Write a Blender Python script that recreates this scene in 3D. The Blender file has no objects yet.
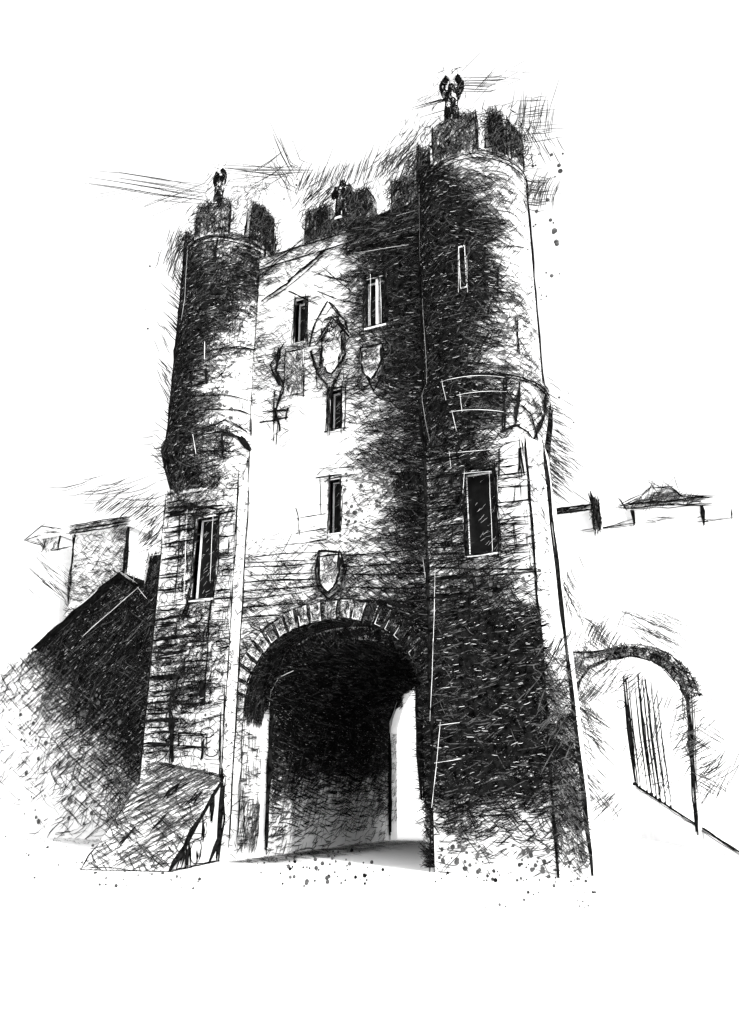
import bpy, math, random
import numpy as np
from mathutils import Matrix, Vector

# ink tone maps of each wall, its shade put into them (0 bare, 9 black; rows from the ground up), in metres on the wall itself
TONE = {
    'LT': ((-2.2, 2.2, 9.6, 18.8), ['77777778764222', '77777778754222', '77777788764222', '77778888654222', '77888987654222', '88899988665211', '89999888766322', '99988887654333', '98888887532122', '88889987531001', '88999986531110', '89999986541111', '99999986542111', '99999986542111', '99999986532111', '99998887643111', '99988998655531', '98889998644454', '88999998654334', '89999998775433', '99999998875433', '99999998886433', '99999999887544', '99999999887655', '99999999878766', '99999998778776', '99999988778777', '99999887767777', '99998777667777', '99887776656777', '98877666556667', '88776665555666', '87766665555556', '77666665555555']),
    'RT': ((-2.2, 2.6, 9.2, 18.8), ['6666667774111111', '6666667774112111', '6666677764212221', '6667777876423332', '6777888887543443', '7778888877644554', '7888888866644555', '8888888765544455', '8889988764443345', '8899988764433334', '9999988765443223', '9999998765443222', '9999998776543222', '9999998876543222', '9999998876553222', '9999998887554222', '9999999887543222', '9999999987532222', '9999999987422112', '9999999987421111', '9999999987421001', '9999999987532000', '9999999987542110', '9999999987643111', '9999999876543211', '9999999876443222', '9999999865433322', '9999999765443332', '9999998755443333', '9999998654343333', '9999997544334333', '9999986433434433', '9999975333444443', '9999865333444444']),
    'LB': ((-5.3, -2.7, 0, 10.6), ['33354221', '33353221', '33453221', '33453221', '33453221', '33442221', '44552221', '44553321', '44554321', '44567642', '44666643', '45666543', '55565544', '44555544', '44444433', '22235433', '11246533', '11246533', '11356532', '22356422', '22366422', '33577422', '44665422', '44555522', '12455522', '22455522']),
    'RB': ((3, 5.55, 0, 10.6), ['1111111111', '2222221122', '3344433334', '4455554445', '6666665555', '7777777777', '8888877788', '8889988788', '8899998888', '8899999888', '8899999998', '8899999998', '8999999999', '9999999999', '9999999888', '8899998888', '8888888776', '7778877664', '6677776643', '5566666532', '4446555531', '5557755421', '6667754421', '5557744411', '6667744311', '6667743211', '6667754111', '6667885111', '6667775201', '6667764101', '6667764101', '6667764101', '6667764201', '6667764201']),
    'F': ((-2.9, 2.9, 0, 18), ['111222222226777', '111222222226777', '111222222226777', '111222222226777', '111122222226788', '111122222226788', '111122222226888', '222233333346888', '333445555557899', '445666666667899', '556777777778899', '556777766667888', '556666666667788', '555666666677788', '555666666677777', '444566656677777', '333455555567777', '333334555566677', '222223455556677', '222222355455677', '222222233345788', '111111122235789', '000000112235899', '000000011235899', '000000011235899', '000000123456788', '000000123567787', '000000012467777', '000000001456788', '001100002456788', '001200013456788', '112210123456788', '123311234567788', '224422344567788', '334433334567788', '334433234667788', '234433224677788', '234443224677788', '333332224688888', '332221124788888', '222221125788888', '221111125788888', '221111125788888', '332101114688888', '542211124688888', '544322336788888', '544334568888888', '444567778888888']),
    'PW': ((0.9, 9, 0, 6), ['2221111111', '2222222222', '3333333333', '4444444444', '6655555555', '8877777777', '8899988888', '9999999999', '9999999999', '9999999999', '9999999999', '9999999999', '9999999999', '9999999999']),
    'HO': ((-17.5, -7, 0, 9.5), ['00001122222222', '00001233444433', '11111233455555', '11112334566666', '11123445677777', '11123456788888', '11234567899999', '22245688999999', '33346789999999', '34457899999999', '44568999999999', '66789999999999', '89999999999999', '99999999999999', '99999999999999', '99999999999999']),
}
PEN_LINES = [
    ('F', 0, 0.078, [(-2.629, 16.071), (-1.674, 16.57), (-0.36, 17.388)]),
    ('F', 1, 0.0375, [(-2.527, 16.227), (-0.466, 17.497)]),
    ('F', 0, 0.0467, [(-2.658, 15.931), (-1.458, 16.505), (-0.561, 17.08)]),
    ('F', 0, 0.0326, [(-2.634, 7.717), (-0.102, 7.577)]),
    ('F', 0, 0.0272, [(-2.59, 7.538), (-0.456, 7.371)]),
    ('F', 0, 0.0354, [(-2.712, 7.408), (-0.514, 7.267)]),
    ('F', 0, 0.0271, [(-2.665, 7.174), (-0.507, 7.019)]),
    ('F', 0, 0.0351, [(-2.687, 7.006), (-0.563, 6.861)]),
    ('F', 0, 0.0323, [(-2.671, 6.75), (-0.617, 6.65)]),
    ('F', 0, 0.035, [(-2.722, 6.53), (-0.972, 6.496)]),
    ('F', 0, 0.0323, [(-2.738, 6.281), (-1.267, 6.254)]),
    ('F', 0, 0.0278, [(-2.601, 7.713), (-2.59, 7.538)]),
    ('F', 0, 0.0323, [(-2.688, 6.0), (-1.622, 5.989)]),
    ('F', 0, 0.0334, [(0.372, 7.382), (1.344, 7.318), (2.602, 7.321)]),
    ('F', 0, 0.0306, [(0.375, 7.083), (2.592, 6.931)]),
    ('F', 0, 0.0381, [(0.407, 6.864), (2.558, 6.652)]),
    ('F', 0, 0.0378, [(0.496, 6.508), (2.549, 6.296)]),
    ('F', 0, 0.0326, [(0.641, 6.178), (2.539, 5.92)]),
    ('F', 0, 0.0329, [(-1.149, 8.889), (-1.076, 8.616), (-0.305, 8.649)]),
    ('F', 0, 0.0325, [(-1.093, 8.184), (-0.265, 8.215)]),
    ('F', 0, 0.0274, [(-1.075, 8.586), (-1.031, 8.205)]),
    ('F', 0, 0.0323, [(-0.927, 7.878), (-0.228, 7.9)]),
    ('F', 0, 0.0385, [(-0.516, 9.738), (0.163, 9.712)]),
    ('F', 0, 0.0356, [(-0.452, 9.667), (-0.367, 8.716)]),
    ('F', 0, 0.0272, [(-1.489, 7.921), (-0.927, 7.878)]),
    ('F', 0, 0.0274, [(-1.515, 7.781), (-1.28, 8.181)]),
    ('F', 0, 0.0341, [(-0.259, 12.422), (-0.296, 11.099), (0.299, 11.105), (0.316, 12.358), (-0.261, 12.487)]),
    ('F', 0, 0.0362, [(-1.012, 15.753), (-0.961, 14.089)]),
    ('F', 0, 0.0357, [(-1.712, 14.037), (-1.127, 13.959), (-1.042, 12.401), (-1.651, 12.568), (-1.712, 14.037)]),
    ('F', 0, 0.0354, [(-1.603, 13.057), (-1.091, 12.873)]),
    ('F', 0, 0.0356, [(-1.562, 13.725), (-1.204, 13.232), (-1.553, 12.646)]),
    ('F', 0, 0.0355, [(-1.224, 13.812), (-1.546, 13.313), (-1.114, 12.548)]),
    ('F', 0, 0.0891, [(-1.926, 14.16), (-2.032, 13.428), (-1.73, 12.818), (-1.972, 12.143), (-1.839, 11.466)]),
    ('F', 0, 0.0753, [(-1.828, 14.309), (-2.185, 13.704), (-1.907, 12.959)]),
    ('F', 0, 0.0588, [(-2.347, 12.123), (-1.563, 12.057), (-1.586, 11.802), (-2.436, 11.845)]),
    ('F', 0, 0.0382, [(-2.035, 12.753), (-1.994, 11.176)]),
    ('F', 0, 0.0349, [(-1.857, 11.857), (-1.886, 11.028)]),
    ('F', 0, 0.0748, [(-0.353, 15.386), (-0.709, 14.713), (-0.893, 14.071)]),
    ('F', 0, 0.059, [(-0.251, 15.357), (0.291, 14.547), (0.36, 14.189)]),
    ('F', 0, 0.059, [(-0.501, 14.485), (-0.507, 13.3)]),
    ('F', 0, 0.0869, [(0.231, 14.121), (0.271, 13.442), (0.052, 13.001)]),
    ('F', 0, 0.0871, [(-0.819, 13.814), (-0.6, 13.09), (-0.263, 12.585), (-0.125, 12.136)]),
    ('F', 0, 0.0717, [(0.118, 12.921), (-0.069, 12.541), (-0.19, 12.15)]),
    ('F', 0, 0.0443, [(-0.374, 14.797), (0.025, 14.792), (0.229, 14.291), (-0.227, 14.071), (-0.4, 14.458)]),
    ('F', 0, 0.044, [(-0.223, 13.901), (0.164, 14.24)]),
    ('F', 0, 0.0623, [(0.812, 13.538), (0.846, 12.813), (1.185, 12.099), (1.492, 12.66), (1.467, 13.406), (0.812, 13.538)]),
    ('F', 0, 0.0429, [(-0.658, 15.402), (-1.658, 16.159)]),
    ('F', 0, 0.0328, [(-0.67, 15.87), (0.25, 15.25), (0.807, 15.022)]),
    ('F', 0, 0.0333, [(-0.553, 16.707), (0.411, 15.624)]),
    ('F', 0, 0.0333, [(-0.616, 16.47), (0.475, 15.853)]),
    ('F', 0, 0.0579, [(-0.401, 7.587), (-0.509, 7.102), (-0.376, 6.544), (-0.076, 6.247), (0.267, 6.478), (0.376, 7.001), (0.195, 7.513), (-0.401, 7.587)]),
    ('F', 0, 0.042, [(-0.159, 7.446), (-0.057, 6.78), (-0.227, 6.475)]),
    ('F', 0, 0.042, [(0.08, 7.307), (-0.025, 6.642)]),
    ('F', 1, 0.0321, [(1.096, 15.912), (1.095, 14.195)]),
    ('F', 1, 0.0318, [(1.417, 15.675), (1.44, 14.07)]),
    ('F', 1, 0.0298, [(0.665, 17.237), (2.414, 16.839)]),
    ('F', 1, 0.0298, [(0.567, 16.866), (2.283, 16.598)]),
    ('F', 1, 0.0305, [(0.46, 17.677), (0.467, 16.862)]),
    ('F', 1, 0.0247, [(2.541, 7.015), (2.664, 5.734)]),
    ('RT', 1, 0.0375, [(-1.424, 19.284), (-1.623, 17.269), (-1.903, 14.569)]),
    ('RT', 1, 0.0291, [(-1.536, 14.313), (-1.332, 12.307), (-1.354, 9.993)]),
    ('RT', 0, 0.0396, [(1.122, 15.48), (0.2, 14.742)]),
    ('RT', 0, 0.0324, [(0.602, 12.423), (-0.007, 11.164)]),
    ('RT', 0, 0.0348, [(2.123, 15.453), (1.009, 15.039)]),
    ('RT', 0, 0.0324, [(1.119, 15.902), (1.603, 15.817), (2.198, 15.502)]),
    ('RT', 0, 0.0517, [(0.964, 14.277), (0.922, 13.566)]),
    ('RT', 0, 0.0609, [(1.397, 12.919), (1.385, 11.977)]),
    ('RT', 0, 0.0519, [(0.653, 14.944), (0.566, 13.704)]),
    ('RT', 1, 0.0262, [(-0.036, 14.935), (-0.084, 13.764)]),
    ('RT', 1, 0.026, [(0.174, 14.749), (0.155, 13.698)]),
    ('RT', 1, 0.0274, [(-0.5, 10.753), (-0.544, 11.22), (0.829, 11.064)]),
    ('RT', 1, 0.027, [(-0.12, 10.362), (-0.131, 10.722), (0.858, 10.707)]),
    ('RT', 1, 0.0269, [(-0.331, 9.876), (-0.368, 10.349), (0.78, 10.213)]),
    ('RT', 0, 0.0504, [(-0.78, 11.376), (0.586, 11.142), (1.378, 11.123), (2.704, 11.09)]),
    ('RT', 0, 0.0403, [(-0.783, 11.32), (0.831, 11.092), (1.71, 11.054), (2.703, 10.914)]),
    ('RT', 0, 0.0728, [(0.899, 10.958), (0.854, 9.789)]),
    ('RT', 0, 0.0732, [(1.22, 10.976), (1.199, 9.909)]),
    ('RT', 0, 0.0578, [(0.826, 9.735), (1.229, 9.941)]),
    ('RT', 0, 0.0491, [(1.266, 10.435), (1.63, 10.28), (1.97, 9.712)]),
    ('RT', 0, 0.0998, [(2.177, 10.957), (2.131, 10.376), (1.829, 9.664)]),
    ('RT', 0, 0.0608, [(1.2, 9.936), (1.583, 9.806), (1.866, 9.623)]),
    ('RB', 1, 0.0265, [(3.659, 9.006), (3.644, 9.299), (4.69, 9.212)]),
    ('RB', 1, 0.0259, [(4.002, 8.764), (3.922, 8.061), (3.913, 6.708)]),
    ('RB', 1, 0.0261, [(4.024, 8.709), (4.611, 8.66)]),
    ('RB', 1, 0.0231, [(4.607, 8.584), (4.576, 6.698)]),
    ('RB', 1, 0.023, [(4.794, 8.477), (4.713, 6.657)]),
    ('RB', 0, 0.047, [(4.879, 9.126), (4.82, 8.523)]),
    ('RB', 0, 0.0327, [(4.797, 8.527), (5.411, 8.498), (5.373, 9.343)]),
    ('RB', 0, 0.0277, [(4.827, 8.22), (5.481, 8.164)]),
    ('RB', 0, 0.0275, [(4.805, 7.851), (5.503, 7.818)]),
    ('RB', 0, 0.0319, [(4.782, 7.439), (5.474, 7.412)]),
    ('RB', 0, 0.0318, [(4.775, 7.318), (5.417, 7.253)]),
    ('RB', 0, 0.027, [(4.744, 6.795), (5.474, 6.773)]),
    ('RB', 0, 0.0294, [(5.098, 7.273), (5.11, 6.749)]),
    ('RB', 0, 0.0276, [(5.178, 8.164), (5.134, 7.85)]),
    ('RB', 0, 0.0372, [(3.158, 6.799), (3.939, 6.752)]),
    ('RB', 0, 0.034, [(3.149, 6.484), (5.498, 6.17)]),
    ('RB', 0, 0.0339, [(3.189, 6.191), (5.604, 6.113)]),
    ('RB', 0, 0.0559, [(5.356, 9.089), (5.3, 8.592)]),
    ('RB', 1, 0.0272, [(3.196, 6.431), (3.099, 4.802), (2.977, 3.05)]),
    ('RB', 1, 0.0258, [(3.594, 2.966), (3.205, 2.937), (3.087, 2.109), (2.973, 1.304)]),
    ('RB', 1, 0.0257, [(3.089, 2.15), (3.608, 2.224)]),
    ('RB', 0, 0.0254, [(2.988, 2.628), (2.953, 1.403), (2.865, -0.144)]),
    ('LB', 0, 0.0396, [(-4.674, 9.152), (-4.588, 8.294), (-4.548, 6.55)]),
    ('LB', 1, 0.0365, [(-4.389, 9.11), (-4.247, 6.577)]),
    ('LB', 1, 0.0305, [(-3.478, 8.887), (-3.424, 6.998)]),
    ('LB', 0, 0.0859, [(-5.041, 9.268), (-4.336, 9.286), (-3.223, 9.059)]),
    ('LB', 0, 0.0864, [(-4.952, 9.101), (-4.254, 9.151)]),
    ('LB', 0, 0.0558, [(-3.342, 8.867), (-2.812, 8.879)]),
    ('LB', 0, 0.0442, [(-3.389, 8.196), (-2.795, 8.176)]),
    ('LB', 0, 0.0438, [(-3.38, 7.675), (-2.757, 7.627)]),
    ('LB', 0, 0.0401, [(-4.603, 8.446), (-5.092, 8.42)]),
    ('LB', 0, 0.0529, [(-3.345, 6.434), (-3.383, 5.353), (-3.314, 3.793)]),
    ('LB', 0, 0.0538, [(-3.541, 6.453), (-2.706, 6.454)]),
    ('LB', 0, 0.0825, [(-5.315, 6.056), (-4.028, 6.028)]),
    ('LB', 0, 0.0815, [(-5.249, 5.493), (-3.812, 5.466)]),
    ('LB', 0, 0.0867, [(-5.269, 5.083), (-4.074, 5.136)]),
    ('LB', 0, 0.1072, [(-5.222, 4.406), (-4.202, 4.455)]),
    ('LB', 0, 0.0794, [(-5.177, 3.744), (-4.01, 3.824)]),
    ('LB', 0, 0.0789, [(-5.157, 3.303), (-4.152, 3.321)]),
    ('LB', 0, 0.1041, [(-4.398, 3.841), (-4.239, 2.329)]),
    ('LB', 0, 0.0678, [(-5.152, 2.718), (-4.283, 2.749)]),
    ('LB', 0, 0.041, [(-4.055, 2.992), (-3.24, 2.92)]),
    ('LB', 0, 0.0408, [(-4.022, 2.669), (-3.274, 2.604)]),
    ('LB', 0, 0.0759, [(-3.317, 2.751), (-3.316, 2.388)]),
    ('LB', 0, 0.0503, [(-2.791, 3.398), (-2.767, 2.308)]),
    ('LB', 0, 0.0408, [(-3.276, 3.341), (-2.789, 3.373)]),
    ('LB', 0, 0.1299, [(-3.48, 4.26), (-3.401, 3.721)]),
    ('LB', 0, 0.1093, [(-4.073, 6.504), (-4.226, 6.018)]),
    ('LT', 0, 0.0524, [(0.579, 11.376), (1.128, 11.74), (1.779, 11.525)]),
    ('LT', 0, 0.0867, [(0.304, 11.074), (1.015, 11.243), (1.624, 11.217)]),
    ('LT', 0, 0.1168, [(1.559, 11.198), (1.892, 10.983)]),
    ('LT', 0, 0.0445, [(-0.496, 12.558), (0.792, 12.481), (1.711, 12.554)]),
    ('LT', 0, 0.0458, [(0.393, 13.93), (2.223, 14.445)]),
    ('LT', 0, 0.0441, [(0.387, 11.962), (1.254, 12.09), (1.85, 12.141)]),
    ('LT', 1, 0.036, [(0.369, 14.243), (0.406, 13.758)]),
    ('LT', 1, 0.0373, [(0.299, 11.138), (0.368, 10.661)]),
    ('LT', 0, 0.0861, [(1.078, 11.157), (1.112, 10.627)]),
    ('LT', 0, 0.0459, [(0.368, 10.661), (1.396, 10.775)]),
    ('LT', 0, 0.0594, [(0.012, 13.311), (0.467, 13.346), (0.528, 12.907), (0.053, 12.865), (0.012, 13.311)]),
    ('LT', 0, 0.0485, [(-0.674, 18.342), (1.049, 18.08), (2.016, 18.535)]),
    ('LT', 0, 0.0451, [(-0.577, 18.558), (1.029, 18.424)]),
    ('LT', 0, 0.0362, [(2.256, 12.787), (2.186, 11.748)]),
    ('LT', 0, 0.0361, [(2.087, 12.98), (2.092, 11.709)]),
    ('LT', 1, 0.038, [(-0.702, 18.084), (-0.577, 16.11), (-0.655, 15.416)]),
    ('LT', 0, 0.082, [(0.516, 18.03), (0.508, 17.193)]),
    ('LT', 0, 0.0847, [(2.098, 18.791), (2.323, 16.718)]),
    ('RV', 1, 0.0404, [(-1.653, 4.606), (-2.021, 4.467), (-2.254, 4.105), (-2.318, 3.502), (-2.323, 2.984)]),
    ('RW', 1, 0.0534, [(-1.317, 5.241), (-1.87, 4.665), (-2.152, 3.905), (-2.28, 2.606), (-2.298, 0.565)]),
    ('RW', 0, 0.1069, [(-1.395, 5.209), (-1.948, 4.669), (-2.269, 3.805), (-2.358, 2.438), (-2.335, 0.564)]),
    ('HO', 1, 0.0508, [(-11.792, 9.517), (-13.624, 8.387), (-15.167, 7.167)]),
    ('HO', 1, 0.0534, [(-10.782, 8.817), (-12.064, 7.969), (-13.226, 7.176)]),
    ('HO', 1, 0.0537, [(-11.693, 9.506), (-10.904, 9.025)]),
    ('HO', 1, 0.0453, [(-10.782, 8.817), (-10.352, 8.387)]),
    ('G', 0, 0.0314, [(-3.979, -3.765), (-2.699, -3.649), (-1.731, -3.435), (-1.242, -1.802)]),
]
LOOSE_STROKES = [
    (0.6, 0.0121, [(-7.09, 19.76), (-7.03, 20.04), (-6.96, 20.34), (-6.89, 20.62)]),
    (0.6, 0.0122, [(-6.88, 19.29), (-6.78, 19.58), (-6.68, 19.89), (-6.58, 20.18)]),
    (0.6, 0.0172, [(-6.89, 19.29), (-6.8, 19.55), (-6.7, 19.82), (-6.61, 20.09)]),
    (0.6, 0.0136, [(-6.58, 19.5), (-6.48, 19.79), (-6.38, 20.08), (-6.28, 20.36)]),
    (0.6, 0.0183, [(-7.0, 18.71), (-6.95, 18.94), (-6.9, 19.17), (-6.85, 19.4)]),
    (0.6, 0.0169, [(-6.72, 19.47), (-6.67, 19.63), (-6.61, 19.8), (-6.55, 19.96)]),
    (0.6, 0.0131, [(-7.01, 19.86), (-6.89, 20.19), (-6.77, 20.53), (-6.65, 20.86)]),
    (0.6, 0.0131, [(-6.94, 19.67), (-6.74, 19.87), (-6.53, 20.08), (-6.33, 20.28)]),
    (0.6, 0.0146, [(-6.55, 18.88), (-6.49, 19.21), (-6.42, 19.55), (-6.36, 19.88)]),
    (0.6, 0.0143, [(-6.51, 18.52), (-6.48, 18.87), (-6.45, 19.23), (-6.42, 19.59)]),
    (0.6, 0.0184, [(-6.9, 19.95), (-6.8, 20.15), (-6.71, 20.35), (-6.61, 20.55)]),
    (0.6, 0.0129, [(-6.93, 19.21), (-6.86, 19.49), (-6.78, 19.78), (-6.7, 20.07)]),
    (0.6, 0.0186, [(-6.97, 18.97), (-6.89, 19.23), (-6.81, 19.51), (-6.73, 19.78)]),
    (0.6, 0.0162, [(-6.92, 18.66), (-6.85, 19.02), (-6.78, 19.39), (-6.71, 19.75)]),
    (0.6, 0.0116, [(-6.72, 18.5), (-6.6, 18.79), (-6.49, 19.09), (-6.37, 19.38)]),
    (0.6, 0.0183, [(-6.91, 20.05), (-6.86, 20.26), (-6.81, 20.48), (-6.76, 20.69)]),
    (0.6, 0.0187, [(-6.77, 18.99), (-6.59, 18.67), (-6.41, 18.35), (-6.24, 18.04)]),
    (0.6, 0.0115, [(-6.74, 18.99), (-6.52, 18.72), (-6.3, 18.45), (-6.09, 18.19)]),
    (0.6, 0.0163, [(-6.64, 18.81), (-6.48, 18.53), (-6.31, 18.25), (-6.15, 17.97)]),
    (0.6, 0.012, [(-6.63, 18.53), (-6.48, 18.28), (-6.32, 18.03), (-6.17, 17.79)]),
    (0.6, 0.0112, [(-6.66, 18.51), (-6.5, 18.29), (-6.32, 18.07), (-6.16, 17.87)]),
    (0.6, 0.0141, [(-6.67, 18.95), (-6.52, 18.72), (-6.37, 18.49), (-6.22, 18.27)]),
    (0.6, 0.0148, [(-6.65, 18.61), (-6.45, 18.43), (-6.25, 18.26), (-6.05, 18.09)]),
    (0.6, 0.0169, [(-6.74, 18.57), (-6.56, 18.32), (-6.39, 18.06), (-6.22, 17.81)]),
    (0.6, 0.0165, [(-6.52, 14.61), (-6.36, 14.28), (-6.2, 13.94), (-6.04, 13.61)]),
    (0.6, 0.015, [(-7.14, 15.51), (-6.95, 15.3), (-6.75, 15.09), (-6.57, 14.89)]),
    (0.6, 0.014, [(-6.97, 15.09), (-6.84, 14.9), (-6.69, 14.71), (-6.56, 14.53)]),
    (0.6, 0.0144, [(-6.93, 14.84), (-6.77, 14.65), (-6.61, 14.46), (-6.45, 14.28)]),
    (0.6, 0.0176, [(-6.87, 14.99), (-6.75, 14.78), (-6.63, 14.56), (-6.52, 14.35)]),
    (0.6, 0.0126, [(-7.18, 16.53), (-7.03, 16.27), (-6.89, 16.01), (-6.75, 15.76)]),
    (0.6, 0.0154, [(-6.77, 14.29), (-6.61, 14.04), (-6.44, 13.79), (-6.29, 13.55)]),
    (0.6, 0.0169, [(-6.52, 14.1), (-6.36, 13.83), (-6.19, 13.56), (-6.03, 13.3)]),
    (0.6, 0.0181, [(-6.97, 17.01), (-6.76, 16.75), (-6.54, 16.47), (-6.34, 16.21)]),
    (0.6, 0.0176, [(-6.89, 17.94), (-6.69, 17.75), (-6.49, 17.55), (-6.3, 17.36)]),
    (0.6, 0.0162, [(-6.8, 16.71), (-6.65, 16.54), (-6.49, 16.35), (-6.35, 16.18)]),
    (0.6, 0.017, [(-6.9, 17.31), (-6.7, 17.1), (-6.5, 16.88), (-6.31, 16.67)]),
    (0.6, 0.0153, [(-6.93, 17.8), (-6.69, 17.51), (-6.45, 17.22), (-6.23, 16.94)]),
    (0.6, 0.0163, [(-6.78, 18.03), (-6.56, 17.76), (-6.33, 17.48), (-6.12, 17.22)]),
    (0.6, 0.015, [(-6.79, 16.79), (-6.57, 16.55), (-6.35, 16.3), (-6.14, 16.07)]),
    (0.6, 0.0155, [(-6.75, 16.8), (-6.56, 16.55), (-6.36, 16.29), (-6.17, 16.05)]),
    (0.6, 0.0164, [(-6.55, 12.61), (-6.37, 12.46), (-6.19, 12.31), (-6.02, 12.16)]),
    (0.6, 0.0154, [(-6.51, 12.21), (-6.36, 12.08), (-6.21, 11.94), (-6.06, 11.81)]),
    (0.6, 0.0111, [(-6.73, 11.81), (-6.5, 11.62), (-6.27, 11.42), (-6.05, 11.23)]),
    (0.6, 0.0128, [(-6.57, 11.64), (-6.44, 11.52), (-6.3, 11.39), (-6.17, 11.27)]),
    (0.6, 0.0156, [(-6.67, 13.43), (-6.49, 13.25), (-6.31, 13.06), (-6.13, 12.88)]),
    (0.6, 0.0142, [(-6.68, 11.84), (-6.51, 11.71), (-6.33, 11.59), (-6.16, 11.47)]),
    (0.6, 0.0113, [(-6.56, 11.71), (-6.41, 11.55), (-6.25, 11.38), (-6.09, 11.22)]),
    (0.6, 0.0145, [(-6.41, 11.57), (-6.29, 11.47), (-6.17, 11.36), (-6.05, 11.25)]),
    (0.6, 0.0157, [(-6.64, 13.3), (-6.43, 13.13), (-6.22, 12.96), (-6.01, 12.8)]),
    (0.6, 0.0149, [(-6.56, 12.24), (-6.41, 12.1), (-6.27, 11.96), (-6.12, 11.83)]),
    (0.6, 0.0133, [(-6.51, 12.08), (-6.36, 11.95), (-6.21, 11.82), (-6.07, 11.7)]),
    (0.6, 0.0176, [(-6.65, 13.37), (-6.43, 13.18), (-6.21, 12.98), (-6.0, 12.79)]),
    (0.6, 0.0139, [(-6.79, 13.16), (-6.6, 13.01), (-6.4, 12.85), (-6.21, 12.7)]),
    (0.6, 0.0162, [(-6.6, 13.25), (-6.43, 13.11), (-6.26, 12.95), (-6.09, 12.81)]),
    (0.6, 0.0114, [(-6.55, 11.13), (-6.4, 11.14), (-6.25, 11.15), (-6.1, 11.16)]),
    (0.6, 0.0148, [(-6.59, 11.14), (-6.49, 11.14), (-6.4, 11.15), (-6.31, 11.15)]),
    (0.6, 0.0172, [(-6.91, 12.17), (-6.72, 12.15), (-6.53, 12.14), (-6.35, 12.13)]),
    (0.6, 0.0156, [(-6.79, 11.83), (-6.61, 11.82), (-6.42, 11.82), (-6.23, 11.81)]),
    (0.6, 0.015, [(-6.95, 12.1), (-6.8, 12.08), (-6.65, 12.06), (-6.49, 12.04)]),
    (0.6, 0.0117, [(-6.61, 11.53), (-6.46, 11.5), (-6.29, 11.47), (-6.14, 11.44)]),
    (0.6, 0.0159, [(-1.94, 20.62), (-1.87, 20.87), (-1.8, 21.13), (-1.73, 21.39)]),
    (0.6, 0.0137, [(-1.82, 20.64), (-1.7, 20.85), (-1.57, 21.07), (-1.45, 21.29)]),
    (0.6, 0.0178, [(-1.7, 20.54), (-1.57, 20.8), (-1.44, 21.08), (-1.31, 21.34)]),
    (0.6, 0.0177, [(-1.51, 20.56), (-1.41, 20.79), (-1.3, 21.03), (-1.2, 21.26)]),
    (0.6, 0.0139, [(-1.21, 20.49), (-1.14, 20.73), (-1.07, 20.99), (-0.99, 21.24)]),
    (0.6, 0.0117, [(-1.21, 20.35), (-1.08, 20.68), (-0.95, 21.01), (-0.82, 21.34)]),
    (0.6, 0.0167, [(-0.94, 20.45), (-0.84, 20.68), (-0.74, 20.92), (-0.64, 21.15)]),
    (0.6, 0.0153, [(-0.83, 20.41), (-0.72, 20.65), (-0.59, 20.9), (-0.47, 21.14)]),
    (0.6, 0.0124, [(-0.7, 20.36), (-0.58, 20.62), (-0.46, 20.88), (-0.34, 21.13)]),
    (0.6, 0.0156, [(-0.4, 20.17), (-0.29, 20.51), (-0.17, 20.87), (-0.05, 21.22)]),
    (0.6, 0.0122, [(-0.31, 20.32), (-0.2, 20.56), (-0.1, 20.8), (0.01, 21.03)]),
    (0.6, 0.0129, [(-0.24, 20.26), (-0.15, 20.53), (-0.05, 20.81), (0.04, 21.08)]),
    (0.6, 0.0108, [(-0.03, 20.28), (0.08, 20.51), (0.19, 20.74), (0.3, 20.96)]),
    (0.6, 0.0149, [(0.18, 20.15), (0.27, 20.44), (0.37, 20.74), (0.46, 21.03)]),
    (0.6, 0.0173, [(0.29, 20.04), (0.41, 20.38), (0.54, 20.74), (0.66, 21.08)]),
    (0.6, 0.0145, [(0.53, 20.1), (0.61, 20.38), (0.68, 20.67), (0.75, 20.95)]),
    (0.6, 0.0139, [(0.59, 20.01), (0.73, 20.33), (0.87, 20.66), (1.01, 20.98)]),
    (0.6, 0.0111, [(0.76, 19.99), (0.9, 20.3), (1.04, 20.62), (1.19, 20.94)]),
    (0.6, 0.011, [(0.93, 20.03), (1.02, 20.3), (1.1, 20.58), (1.19, 20.86)]),
    (0.6, 0.0105, [(1.07, 20.07), (1.16, 20.3), (1.25, 20.54), (1.33, 20.77)]),
    (0.6, 0.0115, [(1.25, 19.98), (1.36, 20.24), (1.47, 20.51), (1.57, 20.78)]),
    (0.6, 0.0139, [(1.42, 19.89), (1.53, 20.19), (1.65, 20.5), (1.77, 20.8)]),
    (0.6, 0.0106, [(1.53, 19.89), (1.63, 20.18), (1.74, 20.47), (1.84, 20.76)]),
    (0.6, 0.0145, [(1.7, 19.81), (1.8, 20.13), (1.91, 20.45), (2.02, 20.77)]),
    (0.6, 0.0132, [(-0.97, 19.97), (-0.82, 20.09), (-0.67, 20.2), (-0.53, 20.32)]),
    (0.6, 0.0158, [(-1.52, 20.0), (-1.36, 20.08), (-1.2, 20.16), (-1.04, 20.24)]),
    (0.6, 0.0121, [(-1.57, 20.14), (-1.28, 20.23), (-0.99, 20.31), (-0.71, 20.4)]),
    (0.6, 0.015, [(-1.63, 20.09), (-1.49, 20.24), (-1.34, 20.38), (-1.19, 20.52)]),
    (0.6, 0.0108, [(-1.0, 19.82), (-0.88, 19.91), (-0.75, 20.0), (-0.63, 20.09)]),
    (0.6, 0.0139, [(-1.68, 19.94), (-1.53, 20.11), (-1.38, 20.29), (-1.23, 20.47)]),
    (0.6, 0.0131, [(-1.72, 20.23), (-1.48, 20.39), (-1.24, 20.56), (-1.0, 20.72)]),
    (0.6, 0.0133, [(-1.41, 20.04), (-1.21, 20.21), (-1.01, 20.38), (-0.81, 20.54)]),
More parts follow.
